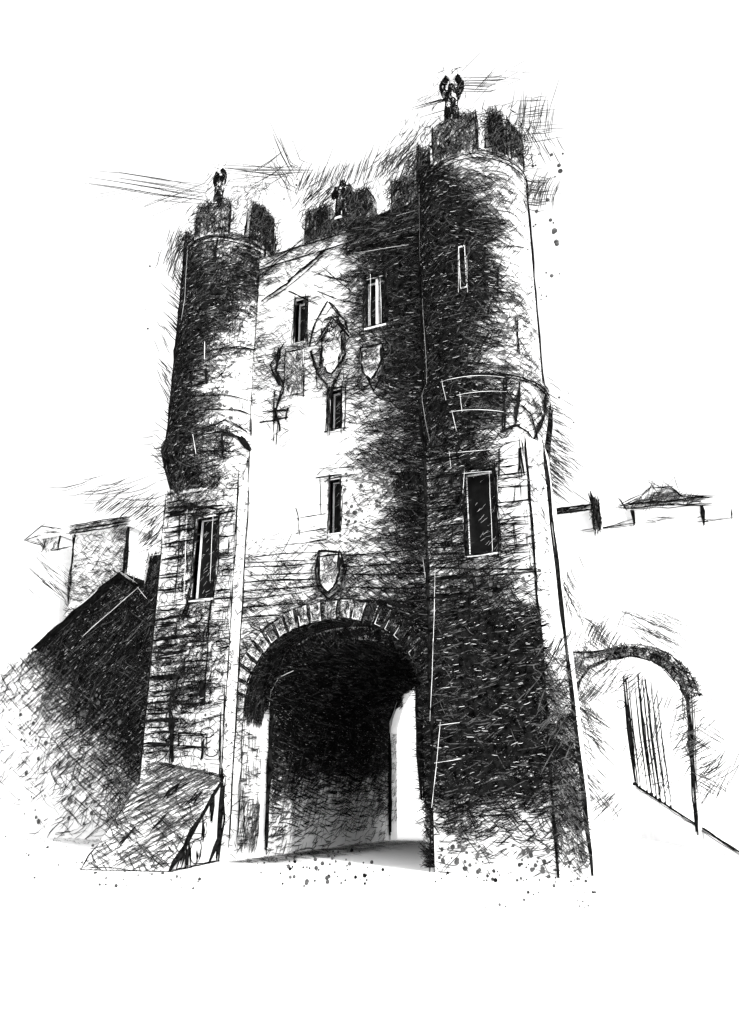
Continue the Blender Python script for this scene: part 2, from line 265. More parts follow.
    (0.6, 0.0147, [(-1.29, 19.97), (-1.11, 20.12), (-0.92, 20.28), (-0.74, 20.44)]),
    (0.6, 0.0106, [(-0.85, 19.68), (-0.66, 19.77), (-0.47, 19.85), (-0.29, 19.94)]),
    (0.6, 0.0107, [(1.31, 20.64), (1.48, 20.75), (1.66, 20.87), (1.83, 20.98)]),
    (0.6, 0.0103, [(1.75, 20.24), (1.94, 20.36), (2.15, 20.49), (2.34, 20.61)]),
    (0.6, 0.0138, [(1.21, 20.71), (1.31, 20.82), (1.41, 20.94), (1.51, 21.05)]),
    (0.6, 0.0151, [(1.75, 20.29), (1.87, 20.39), (2.0, 20.5), (2.12, 20.6)]),
    (0.6, 0.0167, [(1.36, 20.03), (1.47, 20.15), (1.59, 20.26), (1.71, 20.38)]),
    (0.6, 0.0122, [(0.98, 20.42), (1.13, 20.6), (1.28, 20.79), (1.43, 20.98)]),
    (0.6, 0.0162, [(1.76, 19.76), (1.83, 19.92), (1.9, 20.09), (1.97, 20.25)]),
    (0.6, 0.017, [(1.85, 20.3), (2.02, 20.47), (2.2, 20.64), (2.37, 20.81)]),
    (0.6, 0.0153, [(1.41, 20.38), (1.51, 20.48), (1.61, 20.58), (1.71, 20.68)]),
    (0.6, 0.0156, [(0.93, 20.57), (1.12, 20.69), (1.32, 20.8), (1.5, 20.91)]),
    (0.6, 0.0149, [(1.98, 19.96), (2.11, 20.09), (2.25, 20.21), (2.38, 20.34)]),
    (0.6, 0.0116, [(1.9, 19.77), (1.97, 19.88), (2.05, 20.0), (2.13, 20.12)]),
    (0.6, 0.0129, [(1.8, 20.68), (1.91, 20.75), (2.02, 20.82), (2.13, 20.89)]),
    (0.6, 0.0161, [(1.87, 20.02), (2.03, 20.2), (2.19, 20.39), (2.35, 20.57)]),
    (0.6, 0.014, [(1.16, 20.45), (1.26, 20.56), (1.37, 20.68), (1.47, 20.79)]),
    (0.6, 0.0147, [(1.32, 20.65), (1.39, 20.79), (1.47, 20.94), (1.55, 21.08)]),
    (0.6, 0.0113, [(1.54, 20.07), (1.69, 20.23), (1.85, 20.4), (2.0, 20.57)]),
    (0.6, 0.0157, [(1.7, 20.26), (1.8, 20.37), (1.91, 20.49), (2.01, 20.6)]),
    (0.6, 0.0137, [(1.7, 20.28), (1.85, 20.44), (2.01, 20.61), (2.16, 20.77)]),
    (0.6, 0.0102, [(1.82, 20.43), (1.96, 20.58), (2.1, 20.73), (2.24, 20.88)]),
    (0.6, 0.0161, [(1.95, 20.59), (2.05, 20.7), (2.16, 20.81), (2.27, 20.92)]),
    (0.6, 0.0156, [(2.03, 20.67), (2.15, 20.82), (2.28, 20.97), (2.4, 21.13)]),
    (0.6, 0.0161, [(2.1, 20.78), (2.22, 20.92), (2.35, 21.06), (2.48, 21.2)]),
    (0.6, 0.0131, [(2.17, 20.86), (2.3, 21.01), (2.42, 21.16), (2.55, 21.3)]),
    (0.6, 0.0138, [(5.64, 20.18), (5.7, 20.57), (5.76, 20.99), (5.82, 21.39)]),
    (0.6, 0.0148, [(5.74, 20.18), (5.83, 20.5), (5.92, 20.83), (6.0, 21.16)]),
    (0.6, 0.0134, [(5.95, 19.88), (6.01, 20.31), (6.07, 20.77), (6.13, 21.22)]),
    (0.6, 0.0139, [(6.05, 19.86), (6.12, 20.24), (6.2, 20.65), (6.28, 21.04)]),
    (0.6, 0.014, [(6.05, 19.72), (6.2, 20.14), (6.35, 20.57), (6.5, 21.0)]),
    (0.6, 0.0126, [(6.37, 19.68), (6.44, 20.02), (6.51, 20.38), (6.58, 20.73)]),
    (0.6, 0.0103, [(6.56, 19.52), (6.62, 19.88), (6.69, 20.24), (6.76, 20.6)]),
    (0.6, 0.0117, [(5.72, 21.2), (5.95, 21.12), (6.17, 21.04), (6.39, 20.95)]),
    (0.6, 0.0107, [(5.68, 20.76), (5.94, 20.72), (6.21, 20.68), (6.47, 20.64)]),
    (0.6, 0.0125, [(5.62, 20.63), (5.93, 20.54), (6.24, 20.45), (6.54, 20.36)]),
    (0.6, 0.0115, [(5.63, 20.37), (5.94, 20.26), (6.26, 20.15), (6.56, 20.04)]),
    (0.6, 0.0095, [(5.7, 19.91), (5.97, 19.82), (6.26, 19.73), (6.53, 19.64)]),
    (0.6, 0.0104, [(5.73, 19.59), (5.99, 19.52), (6.26, 19.46), (6.52, 19.39)]),
    (0.6, 0.0129, [(5.75, 20.22), (5.82, 19.97), (5.89, 19.71), (5.95, 19.47)]),
    (0.6, 0.0137, [(5.85, 20.09), (5.91, 19.84), (5.97, 19.59), (6.03, 19.35)]),
    (0.6, 0.0093, [(5.91, 20.01), (6.0, 19.72), (6.08, 19.44), (6.17, 19.16)]),
    (0.6, 0.0124, [(6.03, 19.85), (6.1, 19.59), (6.17, 19.32), (6.24, 19.07)]),
    (0.6, 0.0102, [(6.18, 19.59), (6.25, 19.36), (6.32, 19.13), (6.39, 18.91)]),
    (0.6, 0.0148, [(6.31, 19.42), (6.37, 19.19), (6.44, 18.96), (6.51, 18.74)]),
    (0.6, 0.0134, [(5.5, 18.46), (5.76, 18.22), (6.05, 18.05), (6.34, 17.98)]),
    (0.6, 0.0129, [(5.53, 18.29), (5.77, 18.08), (6.03, 17.93), (6.29, 17.87)]),
    (0.6, 0.0097, [(5.49, 18.17), (5.75, 17.93), (6.02, 17.76), (6.3, 17.68)]),
    (0.6, 0.0102, [(5.36, 18.04), (5.7, 17.78), (6.05, 17.62), (6.4, 17.56)]),
    (0.6, 0.0093, [(5.47, 17.83), (5.72, 17.59), (6.0, 17.42), (6.28, 17.34)]),
    (0.6, 0.0102, [(5.49, 17.7), (5.72, 17.48), (5.98, 17.31), (6.25, 17.23)]),
    (0.6, 0.0149, [(5.5, 17.52), (5.72, 17.32), (5.97, 17.19), (6.21, 17.14)]),
    (0.6, 0.0152, [(5.58, 17.4), (5.67, 17.72), (5.8, 18.01), (5.99, 18.24)]),
    (0.6, 0.0123, [(5.71, 17.33), (5.78, 17.66), (5.91, 17.96), (6.08, 18.21)]),
    (0.6, 0.0122, [(5.9, 17.33), (5.94, 17.61), (6.03, 17.87), (6.16, 18.09)]),
    (0.6, 0.0153, [(5.89, 17.28), (5.97, 17.58), (6.11, 17.85), (6.29, 18.07)]),
    (0.6, 0.0143, [(6.04, 17.26), (6.09, 17.54), (6.18, 17.8), (6.32, 18.02)]),
    (0.6, 0.012, [(6.08, 17.06), (6.15, 17.45), (6.29, 17.81), (6.48, 18.11)]),
    (0.6, 0.0148, [(6.22, 17.12), (6.28, 17.43), (6.38, 17.72), (6.53, 17.96)]),
    (0.6, 0.012, [(6.37, 17.13), (6.42, 17.39), (6.52, 17.63), (6.65, 17.83)]),
    (0.6, 0.0114, [(5.66, 9.28), (5.78, 9.13), (5.91, 8.99), (6.04, 8.84)]),
    (0.6, 0.0115, [(5.74, 9.25), (5.81, 9.15), (5.89, 9.05), (5.96, 8.96)]),
    (0.6, 0.0093, [(5.56, 9.47), (5.68, 9.34), (5.81, 9.2), (5.93, 9.06)]),
    (0.6, 0.0087, [(5.59, 9.92), (5.73, 9.78), (5.87, 9.64), (6.01, 9.5)]),
    (0.6, 0.0129, [(5.63, 9.84), (5.74, 9.74), (5.85, 9.65), (5.96, 9.55)]),
    (0.6, 0.0119, [(5.51, 9.15), (5.66, 8.98), (5.81, 8.81), (5.96, 8.65)]),
    (0.6, 0.0119, [(5.79, 9.13), (5.89, 9.02), (5.99, 8.9), (6.08, 8.79)]),
    (0.6, 0.01, [(5.53, 9.03), (5.68, 8.93), (5.83, 8.82), (5.98, 8.71)]),
    (0.6, 0.0101, [(5.84, 10.05), (5.95, 9.87), (6.06, 9.69), (6.17, 9.52)]),
    (0.6, 0.0128, [(5.71, 9.58), (5.79, 9.45), (5.87, 9.32), (5.95, 9.19)]),
    (0.6, 0.0124, [(5.7, 9.62), (5.85, 9.48), (6.0, 9.33), (6.15, 9.19)]),
    (0.6, 0.0124, [(5.58, 9.83), (5.68, 9.73), (5.78, 9.63), (5.89, 9.53)]),
    (0.6, 0.0126, [(5.57, 8.75), (5.73, 8.6), (5.89, 8.44), (6.05, 8.3)]),
    (0.6, 0.0101, [(5.51, 9.04), (5.65, 8.88), (5.79, 8.71), (5.93, 8.55)]),
    (0.6, 0.0084, [(5.66, 8.89), (5.79, 8.72), (5.92, 8.55), (6.05, 8.38)]),
    (0.6, 0.009, [(5.54, 9.42), (5.66, 9.28), (5.79, 9.13), (5.91, 8.99)]),
    (0.6, 0.0094, [(5.64, 8.84), (5.76, 8.74), (5.89, 8.65), (6.0, 8.55)]),
    (0.6, 0.0103, [(5.66, 9.09), (5.77, 8.94), (5.88, 8.8), (5.99, 8.66)]),
    (0.6, 0.0095, [(5.62, 8.9), (5.7, 8.81), (5.77, 8.72), (5.84, 8.64)]),
    (0.6, 0.0109, [(5.6, 9.28), (5.68, 9.19), (5.77, 9.09), (5.85, 9.0)]),
    (0.6, 0.0082, [(5.8, 9.52), (5.86, 9.42), (5.92, 9.31), (5.98, 9.2)]),
    (0.6, 0.0107, [(5.65, 9.26), (5.8, 9.09), (5.95, 8.92), (6.09, 8.75)]),
    (0.6, 0.0133, [(5.73, 9.05), (5.84, 8.93), (5.95, 8.8), (6.06, 8.68)]),
    (0.6, 0.0082, [(5.64, 9.49), (5.74, 9.33), (5.83, 9.16), (5.93, 9.0)]),
    (0.6, 0.0111, [(5.76, 10.05), (5.87, 9.92), (5.98, 9.79), (6.09, 9.66)]),
    (0.6, 0.012, [(5.68, 9.11), (5.78, 9.0), (5.88, 8.89), (5.98, 8.79)]),
    (0.6, 0.0114, [(5.77, 11.32), (5.88, 11.21), (5.99, 11.1), (6.1, 11.0)]),
    (0.6, 0.0088, [(5.82, 11.13), (5.91, 11.05), (5.99, 10.96), (6.08, 10.88)]),
    (0.6, 0.0138, [(5.83, 10.92), (5.92, 10.85), (6.01, 10.78), (6.11, 10.71)]),
    (0.6, 0.0108, [(5.78, 10.81), (5.91, 10.72), (6.05, 10.62), (6.18, 10.52)]),
    (0.6, 0.0098, [(5.84, 10.61), (5.94, 10.52), (6.05, 10.42), (6.15, 10.33)]),
    (0.6, 0.013, [(5.87, 10.53), (5.96, 10.45), (6.05, 10.36), (6.14, 10.28)]),
    (0.6, 0.0131, [(5.89, 10.3), (5.98, 10.21), (6.06, 10.12), (6.15, 10.04)]),
    (0.6, 0.0132, [(5.88, 10.22), (5.98, 10.13), (6.08, 10.04), (6.17, 9.96)]),
    (0.6, 0.0103, [(5.89, 10.01), (5.99, 9.92), (6.1, 9.84), (6.2, 9.75)]),
    (0.6, 0.0081, [(5.86, 9.86), (5.99, 9.75), (6.13, 9.65), (6.25, 9.54)]),
    (0.6, 0.0134, [(5.92, 9.69), (6.02, 9.61), (6.12, 9.53), (6.22, 9.45)]),
    (0.6, 0.0104, [(5.95, 9.49), (6.04, 9.42), (6.13, 9.34), (6.22, 9.27)]),
    (0.6, 0.0121, [(5.97, 9.33), (6.06, 9.26), (6.15, 9.18), (6.23, 9.11)]),
    (0.6, 0.0084, [(5.96, 9.19), (6.06, 9.11), (6.17, 9.03), (6.27, 8.96)]),
    (0.6, 0.0117, [(-11.29, 11.4), (-10.54, 11.29), (-9.83, 11.31), (-9.21, 11.44)]),
    (0.6, 0.013, [(-10.03, 11.1), (-9.44, 11.0), (-8.87, 11.0), (-8.37, 11.09)]),
    (0.6, 0.0133, [(-9.66, 10.91), (-8.96, 10.82), (-8.3, 10.85), (-7.72, 11.0)]),
    (0.6, 0.0164, [(-8.81, 10.73), (-8.33, 10.68), (-7.89, 10.7), (-7.49, 10.81)]),
    (0.6, 0.0117, [(-8.46, 10.54), (-7.81, 10.48), (-7.21, 10.53), (-6.67, 10.69)]),
    (0.6, 0.0162, [(-7.93, 10.48), (-7.29, 10.35), (-6.67, 10.34), (-6.12, 10.44)]),
    (0.6, 0.0115, [(-9.31, 10.18), (-9.07, 10.34), (-8.83, 10.5), (-8.6, 10.65)]),
    (0.6, 0.0149, [(-8.96, 10.17), (-8.78, 10.29), (-8.59, 10.42), (-8.41, 10.54)]),
    (0.6, 0.0107, [(-8.72, 10.13), (-8.54, 10.24), (-8.36, 10.35), (-8.19, 10.46)]),
    (0.6, 0.0156, [(-8.62, 10.08), (-8.4, 10.2), (-8.17, 10.31), (-7.94, 10.43)]),
    (0.6, 0.0135, [(-8.46, 10.02), (-8.26, 10.16), (-8.05, 10.29), (-7.85, 10.43)]),
    (0.6, 0.0173, [(-8.29, 9.98), (-8.05, 10.1), (-7.8, 10.23), (-7.57, 10.36)]),
    (0.6, 0.0136, [(-8.08, 9.92), (-7.87, 10.06), (-7.65, 10.2), (-7.44, 10.34)]),
    (0.6, 0.0145, [(-7.88, 9.88), (-7.66, 10.01), (-7.42, 10.14), (-7.2, 10.27)]),
    (0.6, 0.0125, [(-7.73, 9.91), (-7.55, 10.0), (-7.37, 10.11), (-7.2, 10.21)]),
    (0.6, 0.0144, [(-7.45, 9.82), (-7.25, 9.93), (-7.05, 10.03), (-6.86, 10.14)]),
    (0.6, 0.0153, [(-7.26, 9.76), (-7.06, 9.87), (-6.84, 9.99), (-6.64, 10.1)]),
    (0.6, 0.0168, [(-7.12, 9.67), (-6.89, 9.82), (-6.66, 9.96), (-6.44, 10.1)]),
    (0.6, 0.0126, [(-6.88, 9.66), (-6.65, 9.77), (-6.42, 9.89), (-6.19, 10.0)]),
    (0.6, 0.0163, [(-6.66, 9.62), (-6.46, 9.73), (-6.27, 9.84), (-6.07, 9.95)]),
    (0.6, 0.0146, [(-6.96, 8.86), (-6.83, 9.04), (-6.7, 9.22), (-6.57, 9.4)]),
    (0.6, 0.016, [(-6.7, 8.79), (-6.58, 8.91), (-6.46, 9.03), (-6.34, 9.15)]),
    (0.6, 0.0168, [(-7.19, 9.54), (-7.05, 9.62), (-6.92, 9.69), (-6.79, 9.77)]),
    (0.6, 0.0159, [(-6.82, 8.74), (-6.69, 8.82), (-6.57, 8.9), (-6.45, 8.98)]),
    (0.6, 0.0111, [(-6.7, 9.41), (-6.55, 9.53), (-6.39, 9.64), (-6.24, 9.76)]),
    (0.6, 0.0136, [(-7.04, 8.87), (-6.87, 8.97), (-6.7, 9.08), (-6.53, 9.18)]),
    (0.6, 0.0147, [(-6.96, 9.4), (-6.8, 9.51), (-6.63, 9.62), (-6.47, 9.72)]),
    (0.6, 0.0163, [(-6.76, 9.21), (-6.67, 9.34), (-6.58, 9.48), (-6.5, 9.62)]),
    (0.6, 0.0166, [(-6.93, 9.37), (-6.82, 9.49), (-6.71, 9.62), (-6.6, 9.74)]),
    (0.6, 0.0119, [(-6.95, 8.76), (-6.85, 8.83), (-6.73, 8.91), (-6.62, 8.99)]),
    (0.6, 0.0157, [(-6.74, 8.98), (-6.59, 9.07), (-6.44, 9.17), (-6.29, 9.26)]),
    (0.6, 0.0156, [(-7.2, 8.89), (-6.98, 8.95), (-6.75, 9.02), (-6.53, 9.08)]),
    (0.6, 0.0106, [(-7.01, 9.48), (-6.86, 9.53), (-6.71, 9.59), (-6.56, 9.64)]),
    (0.6, 0.0164, [(-7.02, 8.88), (-6.83, 9.03), (-6.64, 9.18), (-6.44, 9.33)]),
    (0.6, 0.0105, [(-10.53, 7.91), (-10.15, 7.68), (-9.77, 7.45), (-9.41, 7.23)]),
    (0.6, 0.0106, [(-11.42, 8.98), (-11.11, 8.68), (-10.79, 8.37), (-10.49, 8.08)]),
    (0.6, 0.012, [(-10.84, 8.23), (-10.57, 7.97), (-10.29, 7.71), (-10.02, 7.46)]),
    (0.6, 0.0149, [(-11.35, 8.4), (-10.97, 8.12), (-10.58, 7.85), (-10.21, 7.58)]),
    (0.6, 0.0143, [(-11.17, 8.76), (-10.9, 8.58), (-10.63, 8.4), (-10.37, 8.23)]),
    (0.6, 0.0142, [(-11.27, 8.21), (-10.88, 7.96), (-10.48, 7.72), (-10.1, 7.48)]),
    (0.6, 0.0103, [(-10.67, 8.62), (-10.28, 8.34), (-9.88, 8.06), (-9.5, 7.8)]),
    (0.6, 0.0137, [(-10.13, 8.11), (-9.93, 7.89), (-9.73, 7.68), (-9.54, 7.47)]),
    (0.6, 0.0122, [(5.63, 6.81), (5.64, 6.62), (5.69, 6.43), (5.79, 6.27)]),
    (0.6, 0.0124, [(5.67, 6.69), (5.68, 6.51), (5.73, 6.34), (5.82, 6.18)]),
    (0.6, 0.0123, [(5.71, 6.55), (5.72, 6.37), (5.78, 6.21), (5.88, 6.07)]),
    (0.6, 0.0125, [(5.72, 6.54), (5.74, 6.33), (5.81, 6.13), (5.92, 5.96)]),
    (0.6, 0.0098, [(5.8, 6.34), (5.8, 6.19), (5.84, 6.05), (5.91, 5.92)]),
    (0.6, 0.0124, [(5.82, 6.23), (5.85, 6.04), (5.92, 5.87), (6.03, 5.72)]),
    (0.6, 0.01, [(5.87, 6.14), (5.88, 5.97), (5.94, 5.81), (6.03, 5.67)]),
    (0.6, 0.0091, [(5.92, 6.04), (5.93, 5.85), (5.98, 5.67), (6.08, 5.51)]),
    (0.6, 0.0098, [(5.95, 5.87), (5.97, 5.72), (6.03, 5.58), (6.11, 5.47)]),
    (0.6, 0.0102, [(6.0, 5.8), (6.01, 5.62), (6.07, 5.45), (6.17, 5.3)]),
    (0.6, 0.0109, [(5.7, 6.28), (5.74, 6.15), (5.79, 6.01), (5.83, 5.87)]),
    (0.6, 0.0083, [(5.73, 6.01), (5.76, 5.89), (5.79, 5.77), (5.82, 5.66)]),
    (0.6, 0.0118, [(5.74, 5.88), (5.77, 5.74), (5.8, 5.59), (5.82, 5.45)]),
    (0.6, 0.012, [(5.75, 5.75), (5.78, 5.58), (5.8, 5.41), (5.83, 5.25)]),
    (0.6, 0.0114, [(5.73, 5.58), (5.78, 5.44), (5.82, 5.29), (5.86, 5.15)]),
    (0.6, 0.0095, [(6.16, 4.84), (6.21, 5.03), (6.31, 5.21), (6.43, 5.36)]),
    (0.6, 0.0085, [(6.26, 4.88), (6.3, 5.01), (6.36, 5.14), (6.45, 5.25)]),
    (0.6, 0.0121, [(6.25, 4.83), (6.31, 4.99), (6.4, 5.13), (6.51, 5.25)]),
    (0.6, 0.0081, [(6.35, 4.82), (6.39, 4.95), (6.46, 5.08), (6.54, 5.19)]),
    (0.6, 0.0111, [(6.34, 4.72), (6.4, 4.91), (6.49, 5.09), (6.62, 5.24)]),
    (0.6, 0.0098, [(6.4, 4.78), (6.45, 4.91), (6.53, 5.04), (6.62, 5.14)]),
    (0.6, 0.0117, [(6.44, 4.71), (6.5, 4.87), (6.58, 5.02), (6.7, 5.15)]),
    (0.6, 0.012, [(6.5, 4.67), (6.56, 4.83), (6.65, 4.97), (6.77, 5.09)]),
    (0.6, 0.0094, [(6.57, 4.63), (6.62, 4.79), (6.69, 4.95), (6.79, 5.09)]),
    (0.6, 0.0073, [(6.58, 4.62), (6.64, 4.78), (6.73, 4.92), (6.85, 5.05)]),
    (0.6, 0.0076, [(6.66, 4.63), (6.7, 4.76), (6.76, 4.89), (6.84, 5.0)]),
    (0.6, 0.012, [(6.68, 4.56), (6.74, 4.72), (6.83, 4.86), (6.95, 4.99)]),
    (0.6, 0.0112, [(6.12, 5.41), (6.27, 5.32), (6.4, 5.2), (6.51, 5.06)]),
    (0.6, 0.0088, [(6.19, 5.3), (6.33, 5.21), (6.45, 5.1), (6.54, 4.97)]),
    (0.6, 0.0091, [(6.21, 5.24), (6.37, 5.13), (6.51, 4.99), (6.62, 4.83)]),
    (0.6, 0.0075, [(6.28, 5.08), (6.43, 5.0), (6.56, 4.89), (6.67, 4.76)]),
    (0.6, 0.0111, [(6.36, 4.99), (6.49, 4.9), (6.61, 4.78), (6.7, 4.65)]),
    (0.6, 0.0101, [(6.36, 4.95), (6.52, 4.84), (6.66, 4.71), (6.77, 4.55)]),
    (0.6, 0.0079, [(6.44, 4.85), (6.58, 4.76), (6.69, 4.63), (6.77, 4.49)]),
    (0.6, 0.0103, [(6.84, 5.46), (7.23, 5.34), (7.58, 5.14), (7.89, 4.9)]),
    (0.6, 0.0086, [(7.07, 5.41), (7.46, 5.25), (7.82, 5.01), (8.12, 4.73)]),
    (0.6, 0.009, [(7.54, 5.14), (7.82, 5.05), (8.07, 4.91), (8.3, 4.73)]),
    (0.6, 0.0073, [(7.96, 4.9), (8.24, 4.83), (8.51, 4.71), (8.74, 4.55)]),
    (0.6, 0.008, [(6.99, 5.26), (7.33, 5.1), (7.63, 4.88), (7.88, 4.63)]),
    (0.6, 0.0104, [(7.26, 5.06), (7.54, 4.96), (7.8, 4.8), (8.02, 4.61)]),
    (0.6, 0.0084, [(7.4, 5.0), (7.73, 4.86), (8.03, 4.66), (8.28, 4.42)]),
    (0.6, 0.0071, [(7.65, 4.86), (7.92, 4.74), (8.17, 4.58), (8.38, 4.38)]),
    (0.6, 0.0071, [(7.22, 5.03), (7.33, 4.91), (7.45, 4.78), (7.57, 4.65)]),
    (0.6, 0.0118, [(7.38, 4.92), (7.47, 4.81), (7.57, 4.71), (7.66, 4.61)]),
    (0.6, 0.0112, [(7.7, 5.19), (7.85, 5.09), (8.0, 4.99), (8.15, 4.89)]),
    (0.6, 0.0079, [(7.75, 4.96), (7.83, 4.87), (7.91, 4.77), (7.99, 4.68)]),
    (0.6, 0.0076, [(7.63, 5.06), (7.7, 4.97), (7.77, 4.87), (7.85, 4.78)]),
    (0.6, 0.0083, [(7.25, 5.26), (7.37, 5.16), (7.5, 5.05), (7.62, 4.95)]),
    (8, 0.0094, [(7.5, 2.99), (7.76, 3.07), (8.0, 3.19), (8.22, 3.36)]),
    (8, 0.0126, [(7.61, 2.87), (7.84, 2.93), (8.06, 3.04), (8.25, 3.19)]),
    (8, 0.0132, [(7.56, 2.7), (7.85, 2.8), (8.13, 2.97), (8.38, 3.18)]),
    (8, 0.0135, [(7.69, 2.61), (7.94, 2.69), (8.17, 2.82), (8.38, 2.98)]),
    (8, 0.0132, [(7.68, 2.51), (7.96, 2.6), (8.23, 2.74), (8.47, 2.92)]),
    (8, 0.0106, [(7.69, 2.34), (8.01, 2.43), (8.32, 2.58), (8.6, 2.78)]),
    (8, 0.0092, [(7.88, 2.27), (8.11, 2.34), (8.33, 2.46), (8.53, 2.61)]),
    (8, 0.0149, [(7.84, 2.15), (8.12, 2.25), (8.39, 2.4), (8.62, 2.6)]),
    (8, 0.0148, [(7.87, 1.98), (8.18, 2.09), (8.47, 2.26), (8.72, 2.48)]),
    (8, 0.0135, [(7.97, 1.95), (8.23, 2.05), (8.47, 2.19), (8.69, 2.38)]),
    (8, 0.0102, [(7.65, 1.26), (7.79, 1.42), (7.93, 1.58), (8.07, 1.74)]),
    (8, 0.0111, [(8.27, 1.34), (8.36, 1.48), (8.45, 1.63), (8.54, 1.77)]),
    (8, 0.0094, [(8.26, 1.32), (8.35, 1.5), (8.45, 1.69), (8.55, 1.87)]),
    (8, 0.0117, [(8.11, 1.36), (8.26, 1.57), (8.43, 1.79), (8.58, 2.0)]),
    (8, 0.0122, [(7.7, 1.77), (7.91, 1.97), (8.12, 2.18), (8.33, 2.38)]),
    (8, 0.0095, [(7.81, 1.17), (7.93, 1.31), (8.05, 1.46), (8.17, 1.61)]),
    (8, 0.015, [(8.31, 2.01), (8.45, 2.25), (8.6, 2.5), (8.74, 2.74)]),
    (8, 0.0129, [(7.74, 2.93), (7.93, 3.15), (8.12, 3.39), (8.31, 3.61)]),
    (8, 0.0101, [(8.34, 3.34), (8.45, 3.44), (8.57, 3.55), (8.68, 3.65)]),
    (8, 0.0139, [(7.59, 2.09), (7.71, 2.26), (7.83, 2.44), (7.95, 2.61)]),
    (8, 0.0144, [(7.87, 3.05), (8.03, 2.93), (8.19, 2.81), (8.35, 2.7)]),
    (8, 0.0107, [(7.82, 1.87), (7.95, 1.8), (8.09, 1.73), (8.22, 1.66)]),
    (8, 0.0127, [(8.38, 3.4), (8.51, 3.3), (8.64, 3.19), (8.76, 3.08)]),
    (8, 0.0129, [(8.01, 3.34), (8.22, 3.19), (8.44, 3.02), (8.65, 2.87)]),
    (8, 0.0117, [(8.16, 1.93), (8.35, 1.76), (8.54, 1.6), (8.72, 1.44)]),
    (8, 0.0122, [(7.9, 2.02), (8.04, 1.95), (8.18, 1.88), (8.33, 1.81)]),
    (8, 0.0148, [(7.87, 1.87), (8.05, 1.74), (8.24, 1.61), (8.41, 1.48)]),
    (6, 0.0091, [(4.81, 2.88), (4.91, 2.71), (5.01, 2.54), (5.11, 2.37)]),
    (6, 0.0097, [(4.67, 2.8), (4.79, 2.7), (4.9, 2.59), (5.01, 2.49)]),
    (6, 0.0108, [(4.75, 2.58), (4.9, 2.41), (5.04, 2.23), (5.19, 2.06)]),
    (6, 0.0096, [(4.8, 1.78), (4.91, 1.64), (5.03, 1.5), (5.14, 1.36)]),
    (6, 0.014, [(4.51, 1.74), (4.62, 1.6), (4.74, 1.47), (4.85, 1.34)]),
    (6, 0.0148, [(5.34, 2.19), (5.42, 2.1), (5.49, 2.02), (5.57, 1.93)]),
    (6, 0.015, [(5.28, 3.09), (5.36, 2.96), (5.44, 2.83), (5.51, 2.7)]),
    (6, 0.0098, [(4.87, 3.02), (4.97, 2.9), (5.07, 2.77), (5.17, 2.65)]),
    (6, 0.0134, [(4.65, 2.95), (4.77, 2.85), (4.89, 2.75), (5.0, 2.65)]),
    (6, 0.0132, [(5.27, 3.07), (5.41, 2.9), (5.55, 2.73), (5.69, 2.57)]),
    (6, 0.0101, [(5.32, 3.05), (5.42, 2.93), (5.52, 2.81), (5.61, 2.69)]),
    (6, 0.0104, [(4.74, 1.85), (4.89, 1.68), (5.05, 1.51), (5.2, 1.35)]),
    (6, 0.0097, [(4.87, 3.0), (5.04, 2.85), (5.22, 2.7), (5.4, 2.55)]),
    (6, 0.0148, [(5.21, 1.65), (5.31, 1.49), (5.41, 1.32), (5.51, 1.17)]),
    (6, 0.0137, [(5.11, 1.83), (5.2, 1.75), (5.28, 1.66), (5.37, 1.57)]),
    (6, 0.0124, [(5.14, 2.67), (5.24, 2.54), (5.35, 2.42), (5.46, 2.3)]),
    (6, 0.0149, [(4.79, 2.3), (4.93, 2.14), (5.07, 1.98), (5.2, 1.83)]),
    (6, 0.0119, [(4.6, 2.13), (4.68, 2.04), (4.76, 1.95), (4.84, 1.87)]),
    (6, 0.009, [(5.18, 2.07), (5.27, 1.95), (5.37, 1.82), (5.47, 1.7)]),
    (6, 0.012, [(4.86, 1.88), (5.0, 1.73), (5.14, 1.57), (5.27, 1.42)]),
    (6, 0.009, [(4.83, 2.8), (4.91, 2.66), (5.0, 2.52), (5.08, 2.38)]),
    (6, 0.0124, [(4.77, 1.94), (4.95, 1.79), (5.13, 1.64), (5.3, 1.49)]),
    (6, 0.0098, [(5.09, 1.53), (5.2, 1.41), (5.31, 1.29), (5.42, 1.17)]),
    (6, 0.0147, [(4.62, 2.06), (4.74, 1.91), (4.86, 1.75), (4.98, 1.6)]),
    (6, 0.0138, [(4.82, 2.13), (4.96, 1.96), (5.1, 1.79), (5.23, 1.63)]),
    (6, 0.0089, [(4.97, 1.73), (5.07, 1.57), (5.17, 1.4), (5.27, 1.24)]),
    (6, 0.0101, [(5.16, 3.88), (5.21, 3.74), (5.27, 3.59), (5.32, 3.45)]),
    (6, 0.0124, [(4.97, 2.7), (4.99, 2.59), (5.01, 2.48), (5.04, 2.38)]),
    (6, 0.013, [(5.25, 4.58), (5.3, 4.39), (5.36, 4.19), (5.41, 4.01)]),
    (6, 0.0098, [(5.18, 3.88), (5.21, 3.77), (5.23, 3.65), (5.25, 3.53)]),
    (6, 0.009, [(5.01, 2.83), (5.03, 2.74), (5.06, 2.64), (5.08, 2.55)]),
    (6, 0.0151, [(5.14, 3.81), (5.19, 3.69), (5.24, 3.56), (5.28, 3.45)]),
    (6, 0.0153, [(5.09, 4.23), (5.12, 4.13), (5.16, 4.02), (5.2, 3.92)]),
    (6, 0.0143, [(4.99, 3.64), (5.05, 3.52), (5.11, 3.4), (5.16, 3.29)]),
    (6, 0.0111, [(5.13, 3.76), (5.2, 3.56), (5.26, 3.36), (5.32, 3.17)]),
    (6, 0.0126, [(4.91, 4.33), (5.01, 4.16), (5.11, 3.98), (5.2, 3.81)]),
